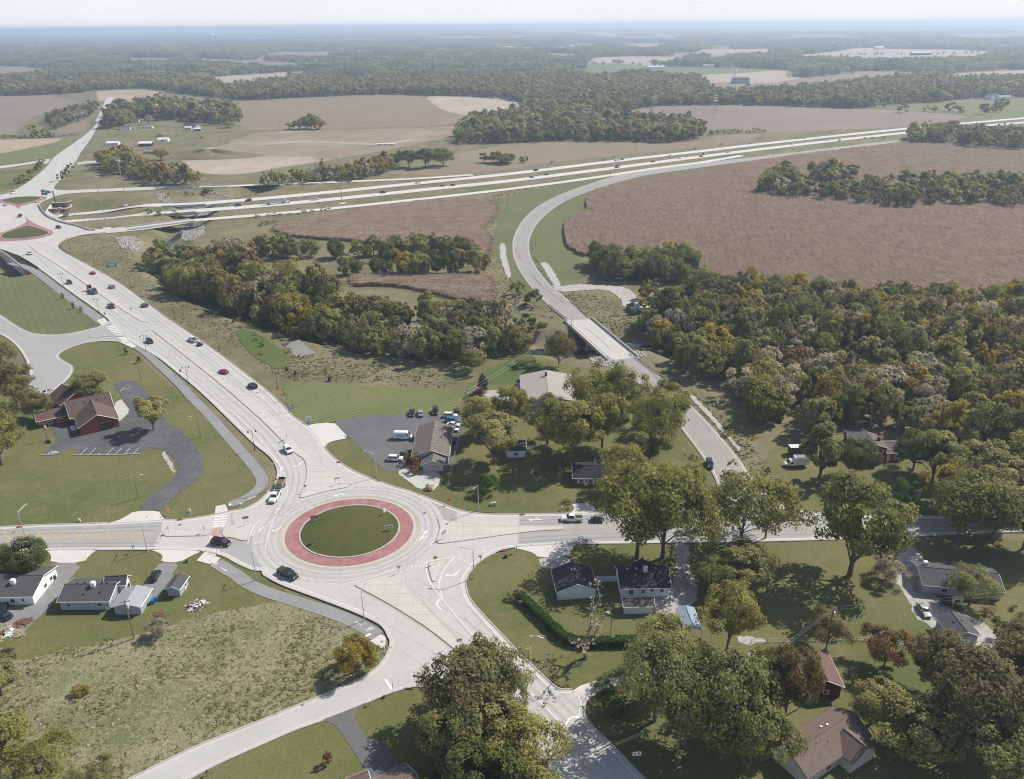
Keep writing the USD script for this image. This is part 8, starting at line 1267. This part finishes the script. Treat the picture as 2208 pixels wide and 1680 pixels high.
sign(Z2((1768, 955))[0], 1.1, .95, 2.1, 'sign_white', 'yield sign on the long lower splitter island', toward(Z2((1768, 955))[0]), 1, shape='yield'); sign(Z5((1222, 1260))[0], 1.1, .95, 2.1, 'sign_white', 'yield sign on the curved kerb right of the three-cornered island', toward(Z5((1222, 1260))[0]), 1, shape='yield'); sign(Z5((487, 1280))[0], 1.25, 1.25, 2.3, 'sign_yellow', 'yellow diamond sign with two arrows on the three-cornered island', toward(Z5((487, 1280))[0]), 1, shape='diamond', tcol='sign_black', marks=[Polygon([(-.08, -.05), (.08, -.05), (.08, .1), (-.08, .1)]), Polygon([(-.4, -.05), (-.2, .12), (-.2, .02), (0, .02), (0, -.1), (-.2, -.1), (-.2, -.2)]), Polygon([(.4, -.05), (.2, .12), (.2, .02), (0, .02), (0, -.1), (.2, -.1), (.2, -.2)])])
sign(Z5((625, 868))[0], 1.6, .85, 2.3, 'sign_green', 'green street sign on two posts at the tip of the pointed island', (.75, -.6), 2, marks=bars([(-.55, .55, -.1, .2)])); sign(T(1, 2, (705, 828))[0], 1.5, .5, 2.4, 'sign_green', 'green street sign on two posts on the upper splitter island', (.3, -1), 2, marks=bars([(-.55, .55, -.1, .2)])); sign(Z4((1268, 855))[0], 1.6, .7, 2.6, 'sign_back', 'blank sign back on two posts on the kite-shaped island', (-.4, 1), 2); sign(T(1, 3, (1757, 552))[0], 1.2, .75, 2.2, 'sign_green', 'dark green sign near the tip of the long lower island', (.3, -1), 1, marks=bars([(-.4, .4, -.1, .18)])); sign(T(1, 3, (1402, 872))[0], 2.0, .5, 2.4, 'sign_back', 'thin street name sign at the left clump of trees', (.1, 1), 1)
sign(T(1, 3, (1187, 945))[0], .9, .9, 2.4, 'sign_back', 'stop sign seen from behind at the side street corner', (1, .15), 1, shape='oct'); sign(T(1, 2, (430, 893))[0], 1.0, .9, 2.2, 'sign_back', 'yield sign back at the tip of the upper island', (.2, 1), 1, shape='yield'); sign(Z4((785, 1303))[0], .6, .6, 2.0, 'sign_orange', 'small orange sign at the bike path ramp', (0, 1), 1, shape='diamond'); sign(Z4((868, 1330))[0], 1.0, .9, 2.2, 'sign_back', 'yield sign back beside the bike path ramp', (-.6, .8), 1, shape='yield'); sign(Z4((583, 990))[0], .5, .9, 2.0, 'sign_back', 'narrow sign on the left island, nearest the crossing', (1, 0), 1); sign(T(0, 2, (1460, 1250))[0], .5, .9, 2.0, 'sign_back', 'narrow sign on the left island, at its far end', (1, 0), 1); sign(T(0, 2, (1160, 1410))[0], .9, .6, 2.0, 'sign_back', 'two-post sign on the small lawn above the grey-sided house', (-1, .2), 2)
sign(T(0, 2, (1462, 1085))[0], 1.3, 1.3, 1.9, 'sign_orange', 'orange diamond work sign beside the church drive', (.8, -.5), 2, shape='diamond'); sign(A1(1272, 905), 1.5, 1.5, 2.2, 'sign_orange', 'orange diamond sign on the right verge of the wide road', (-.2, -1), 1, shape='diamond'); sign(T(1, 2, (240, 100))[0], 1.7, .8, 2.6, 'sign_orange', 'orange rectangular sign on two posts above the car park entrance', (.2, -1), 2); sign(T(1, 2, (318, 195))[0], .8, 1.4, 1.9, 'sign_blue', 'small blue sign on the verge above the car park entrance', (.2, -1), 1, tcol='sign_white', marks=bars([(-.25, .25, .1, .3), (-.2, .2, -.4, .25)])); sign(T(1, 2, (458, 288))[0], 1.7, 2.2, 1.3, 'sign_white', 'white upright company sign at the car park entrance', (.3, -1), 2, tcol='sign_blue', marks=bars([(-.6, .6, .3, .35), (-.6, .6, -.1, .16), (-.6, .5, -.4, .16), (-.6, .6, -.7, .16)]), name='company_sign')
sign(A1(787, 1132), 2.2, .7, .7, 'sign_green', 'low green monument sign at the foot of the green bank', (.3, -1), 2, marks=bars([(-.8, .8, -.1, .22)]), name='monument_sign'); sign(T(2, 3, (575, 705))[0], 1.7, .9, .8, 'sign_green', 'pale green estate sign in the shade below the hedge', (.2, -1), 2, tcol='sign_white', marks=bars([(-.6, .6, .1, .14), (-.6, .6, -.15, .14)])); sign(T(2, 3, (1072, 1530))[0], 1.6, .95, 2.0, 'sign_white', 'white lane sign on two posts beside the south road at the bottom', (.1, -1), 2, tcol='sign_black', marks=bars([(-.5, -.2, -.2, .4), (.2, .5, -.1, .4)])); sign(A1(1135, 1015), 1.1, .5, 2.0, 'sign_back', 'two-post sign back on the long narrow island', (.2, 1), 2); sign(A1(910, 1060), .9, 1.0, 2.0, 'sign_back', 'sign back beside the footpath on the green bank', (.3, 1), 1); sign(A1(1560, 1555), .8, .8, 1.8, 'sign_back', 'sign back on the left kerb of the wide road', (.3, 1), 1); sign(B1(272, 438), .6, .8, 1.8, 'sign_back', 'narrow sign on the upper splitter island by the white car', (1, 0), 1); sign(B1(1665, 1000), .7, .8, 1.9, 'sign_red', 'small red and white sign on the verge below the fence', (-.3, -1), 1); sign(Z5((1812, 1080))[0], .4, .9, 1.9, 'sign_back', 'narrow sign edge-on at the top of the garden lawn', (1, 0), 1); sign((1370, 333), 6, 5, 6, 'sign_back', 'big grey back of a freeway sign beyond the far carriageway', (-1, .4), 2); sign((2142, 252), 5, 5, 5, 'sign_white', 'pale billboard back near the right edge of the freeway', (-1, .2), 2)
# mailboxes, hydrants, cabinets, bins
def mailbox(P, lb, m='black_metal'): q = G(*P); r_ = tag(empty('mailbox', q, .3), lb, 'mailbox'); MB().box((0, 0, .5), (.1, .1, 1.0)).build('post', MATS['wood_gray'], r_); MB().box((0, 0, 1.12), (.25, .5, .24)).tube([(0, -.25, 1.2), (0, .25, 1.2)], .125, 8).build('box', MATS[m], r_)
mailbox(T(1, 3, (980, 1048))[0], 'white mailbox at the end of the dark driveway', 'trim'); mailbox(T(2, 2, (644, 1335))[0], 'black mailbox below the right road near the maples'); mailbox(T(2, 2, (432, 1045))[0], 'pale mailbox above the right road by the short drive', 'trim'); mailbox(T(2, 3, (685, 1020))[0], 'black mailbox at the gravel lane mouth'); mailbox(T(3, 2, (1195, 1275))[0], 'mailbox at the top of the right gravel drive'); mailbox(T(1, 2, (770, 430))[0], 'dark mailbox at the car park entrance'); mailbox(T(0, 3, (1790, 1655))[0], 'dark blue mailbox at the bottom edge of the side street'); mailbox(T(0, 2, (20, 1420))[0], 'white mailbox at the left edge', 'trim')
def cabinet(P, s, lb, m='white_metal', rz=.2, cat='cabinet', name='utility_cabinet'): q = G(*P); r_ = tag(empty(name, q, rz), lb, cat); MB().box((0, 0, s[2] / 2), s).build('case', MATS[m], r_); MB().box((0, 0, s[2] + .04), (s[0] * 1.08, s[1] * 1.08, .08)).build('lid', MATS[m], r_)
cabinet(T(1, 2, (2048, 1000))[0], (1.5, .7, .9), 'grey utility cabinet on the bungalow lawn', 'steel'); cabinet(T(0, 2, (1640, 1062))[0], (.4, .4, 1.0), 'white utility post left of the zebra crossing'); cabinet(T(0, 2, (690, 1142))[0], (.4, .4, .9), 'white utility post by the left road'); cabinet(T(0, 2, (1615, 1492))[0], (.5, .5, .8), 'dark green utility box beside the bike path', 'green_panel'); cabinet(T(3, 2, (190, 985))[0], (.5, .5, .9), 'green utility box beside the bridge road junction', 'green_panel'); cabinet(Z5((1632, 1160))[0], (.7, .7, .7), 'dark box on the garden lawn right of the roundabout', 'black_metal'); cabinet(T(0, 2, (470, 1640))[0], (.7, .7, 1.1), 'black wheelie bin by the long white house', 'black_metal', 0, 'bin', 'wheelie_bin'); mat('bin_blue', (.03, .16, .36), rough=.5)
cabinet(T(0, 3, (1318, 170))[0], (.8, .8, 1.15), 'blue bin against the pale garage, left of two', 'bin_blue', .3, 'bin', 'wheelie_bin'); cabinet(T(0, 3, (1348, 148))[0], (.8, .8, 1.15), 'blue bin against the pale garage, right of two', 'bin_blue', .3, 'bin', 'wheelie_bin'); cabinet(T(1, 2, (1730, 212))[0], (2.0, 1.6, 1.5), 'dark green skip at the corner of the dark car park', 'sign_black', .1, 'skip', 'skip'); cabinet(T(1, 2, (1712, 472))[0], (1.2, .7, 1.1), 'black barbecue smoker behind the office', 'black_metal', .1, 'smoker', 'smoker'); cabinet(T(0, 2, (632, 335))[0], (1.6, .7, .7), 'white air-conditioning unit at the church wall, upper', 'white_metal', .2, 'unit', 'air_unit'); cabinet(T(0, 2, (640, 352))[0], (1.6, .7, .7), 'white air-conditioning unit at the church wall, lower', 'white_metal', .2, 'unit', 'air_unit'); cabinet(T(0, 2, (420, 460))[0], (1.2, .9, .8), 'dark transformer box by the yellow posts', 'black_metal', .2)
for k, p in enumerate(T(0, 2, (448, 465), (462, 455))): q = G0(*p); tag(MB().tube([(q[0], q[1], 0), (q[0], q[1], 1.4), (q[0], q[1], 1.5)], [.12, .12, .05], 8).build('bollard', MATS['sign_yellow']), 'yellow bollard by the church transformer, %s' % ('left', 'right')[k], 'bollard')
# parking stops and heaps
sx = T(0, 2, (625, 572), (695, 571), (770, 571), (845, 571), (920, 570), (995, 569), (1068, 567), (1140, 563), (1212, 562))
for k in range(8): a, b = G0(*sx[k]), G0(*sx[k + 1]); c = (a + b) / 2; tag(MB().box((c[0], c[1], ZR + .09), (np.linalg.norm(b - a) * .92, .18, .2), math.atan2(*(b - a)[::-1])).build('wheel_stop', MATS['concrete_new']), 'concrete wheel stop below the church, %s from the left' % ORD[k], 'wheel stop')
for k, p in enumerate(T(0, 2, (345, 571), (410, 571))): c = G0(*p); tag(MB().box((c[0] + .9, c[1], ZR + .09), (1.9, .18, .2)).build('wheel_stop', MATS['concrete_new']), ('lone concrete wheel stop at the left end of the church drive', 'concrete wheel stop beside the stacked blocks')[k], 'wheel stop')
def heap(P, r, h, n, mats_, lb, nm='heap', seed=1, flat_=.5):
    q = G(*P); r_ = tag(empty(nm, q), lb, 'heap'); rng = np.random.default_rng(seed); ms = [MB() for _ in mats_]
    for i in range(n): a, k = rng.uniform(0, 6.28), rng.uniform(0, 1) ** .6; z = h * (1 - k) * rng.uniform(.3, 1); ms[i % len(ms)].box((math.cos(a) * r * k, math.sin(a) * r * k * .8, z + .1), rng.uniform(.25, 1.3, 3) * [1, .35, .25], rng.uniform(0, 3.1))
    for m, t in zip(ms, mats_): m.build('piece', MATS[t], r_)
heap(T(0, 3, (1700, 190))[0], 2.4, 1.3, 110, ('trim', 'wood_gray', 'concrete_new', 'cargo'), 'heap of pale rubble and boards on the lower left lawn', 'rubble_heap'); heap(T(0, 2, (460, 552))[0], 1.3, .5, 26, ('stone', 'concrete'), 'stack of stone blocks on the church drive', 'stone_stack', 2); heap(T(0, 3, (210, 335))[0], 2.2, .6, 60, ('cargo', 'rust_red'), 'brown heap of brush beside the long grey drive', 'brush_heap', 3); heap(T(0, 3, (55, 430))[0], 2.0, .6, 50, ('trim', 'white_metal'), 'white scattered scrap at the left edge', 'scrap_heap', 4); heap(T(0, 3, (1390, 265))[0], 1.8, .3, 30, ('cargo', 'rust_red'), 'low pile of reddish sticks right of the pale garage', 'stick_heap', 5)
def mound2():
    q = G0(450, 337); n = 40; th = np.linspace(0, 2 * PI, n)[:-1]; V = [[0, 0, 7]]; ks = np.linspace(0, 1, 9)
    for k in ks[1:]: V += [[math.cos(t) * 55 * k, math.sin(t) * 26 * k, 7 * (1 - k) ** .8 * (.8 + .3 * math.sin(3 * t)) * (k < 1) - (.2 if k == 1 else 0)] for t in th]
    m = n - 1; Fc = [[0, 1 + i, 1 + (i + 1) % m] for i in range(m)]
    for r in range(7):
        for i in range(m): a, b = 1 + r * m + i, 1 + r * m + (i + 1) % m; Fc += [[a, a + m, b + m], [a, b + m, b]]
    tag(obj('earth_mound', (np.array(V) + [q[0], q[1], .1], np.array(Fc)), MATS['meadow'], smooth=True), 'overgrown earth mound beside the building plot', None, None, 'structure')
mound2()
# small flag and flower tub by the front lawn
q = G(*T(1, 3, (1342, 1130))[0]); r_ = tag(empty('garden_flag', q), 'small red garden flag on the front lawn near the trees', 'flag'); MB().tube([(0, 0, 0), (0, 0, 1.6)], .025, 5).build('pole', MATS['galv'], r_); MB().box((.22, 0, 1.25), (.4, .02, .55)).build('cloth', MATS['sign_red'], r_)
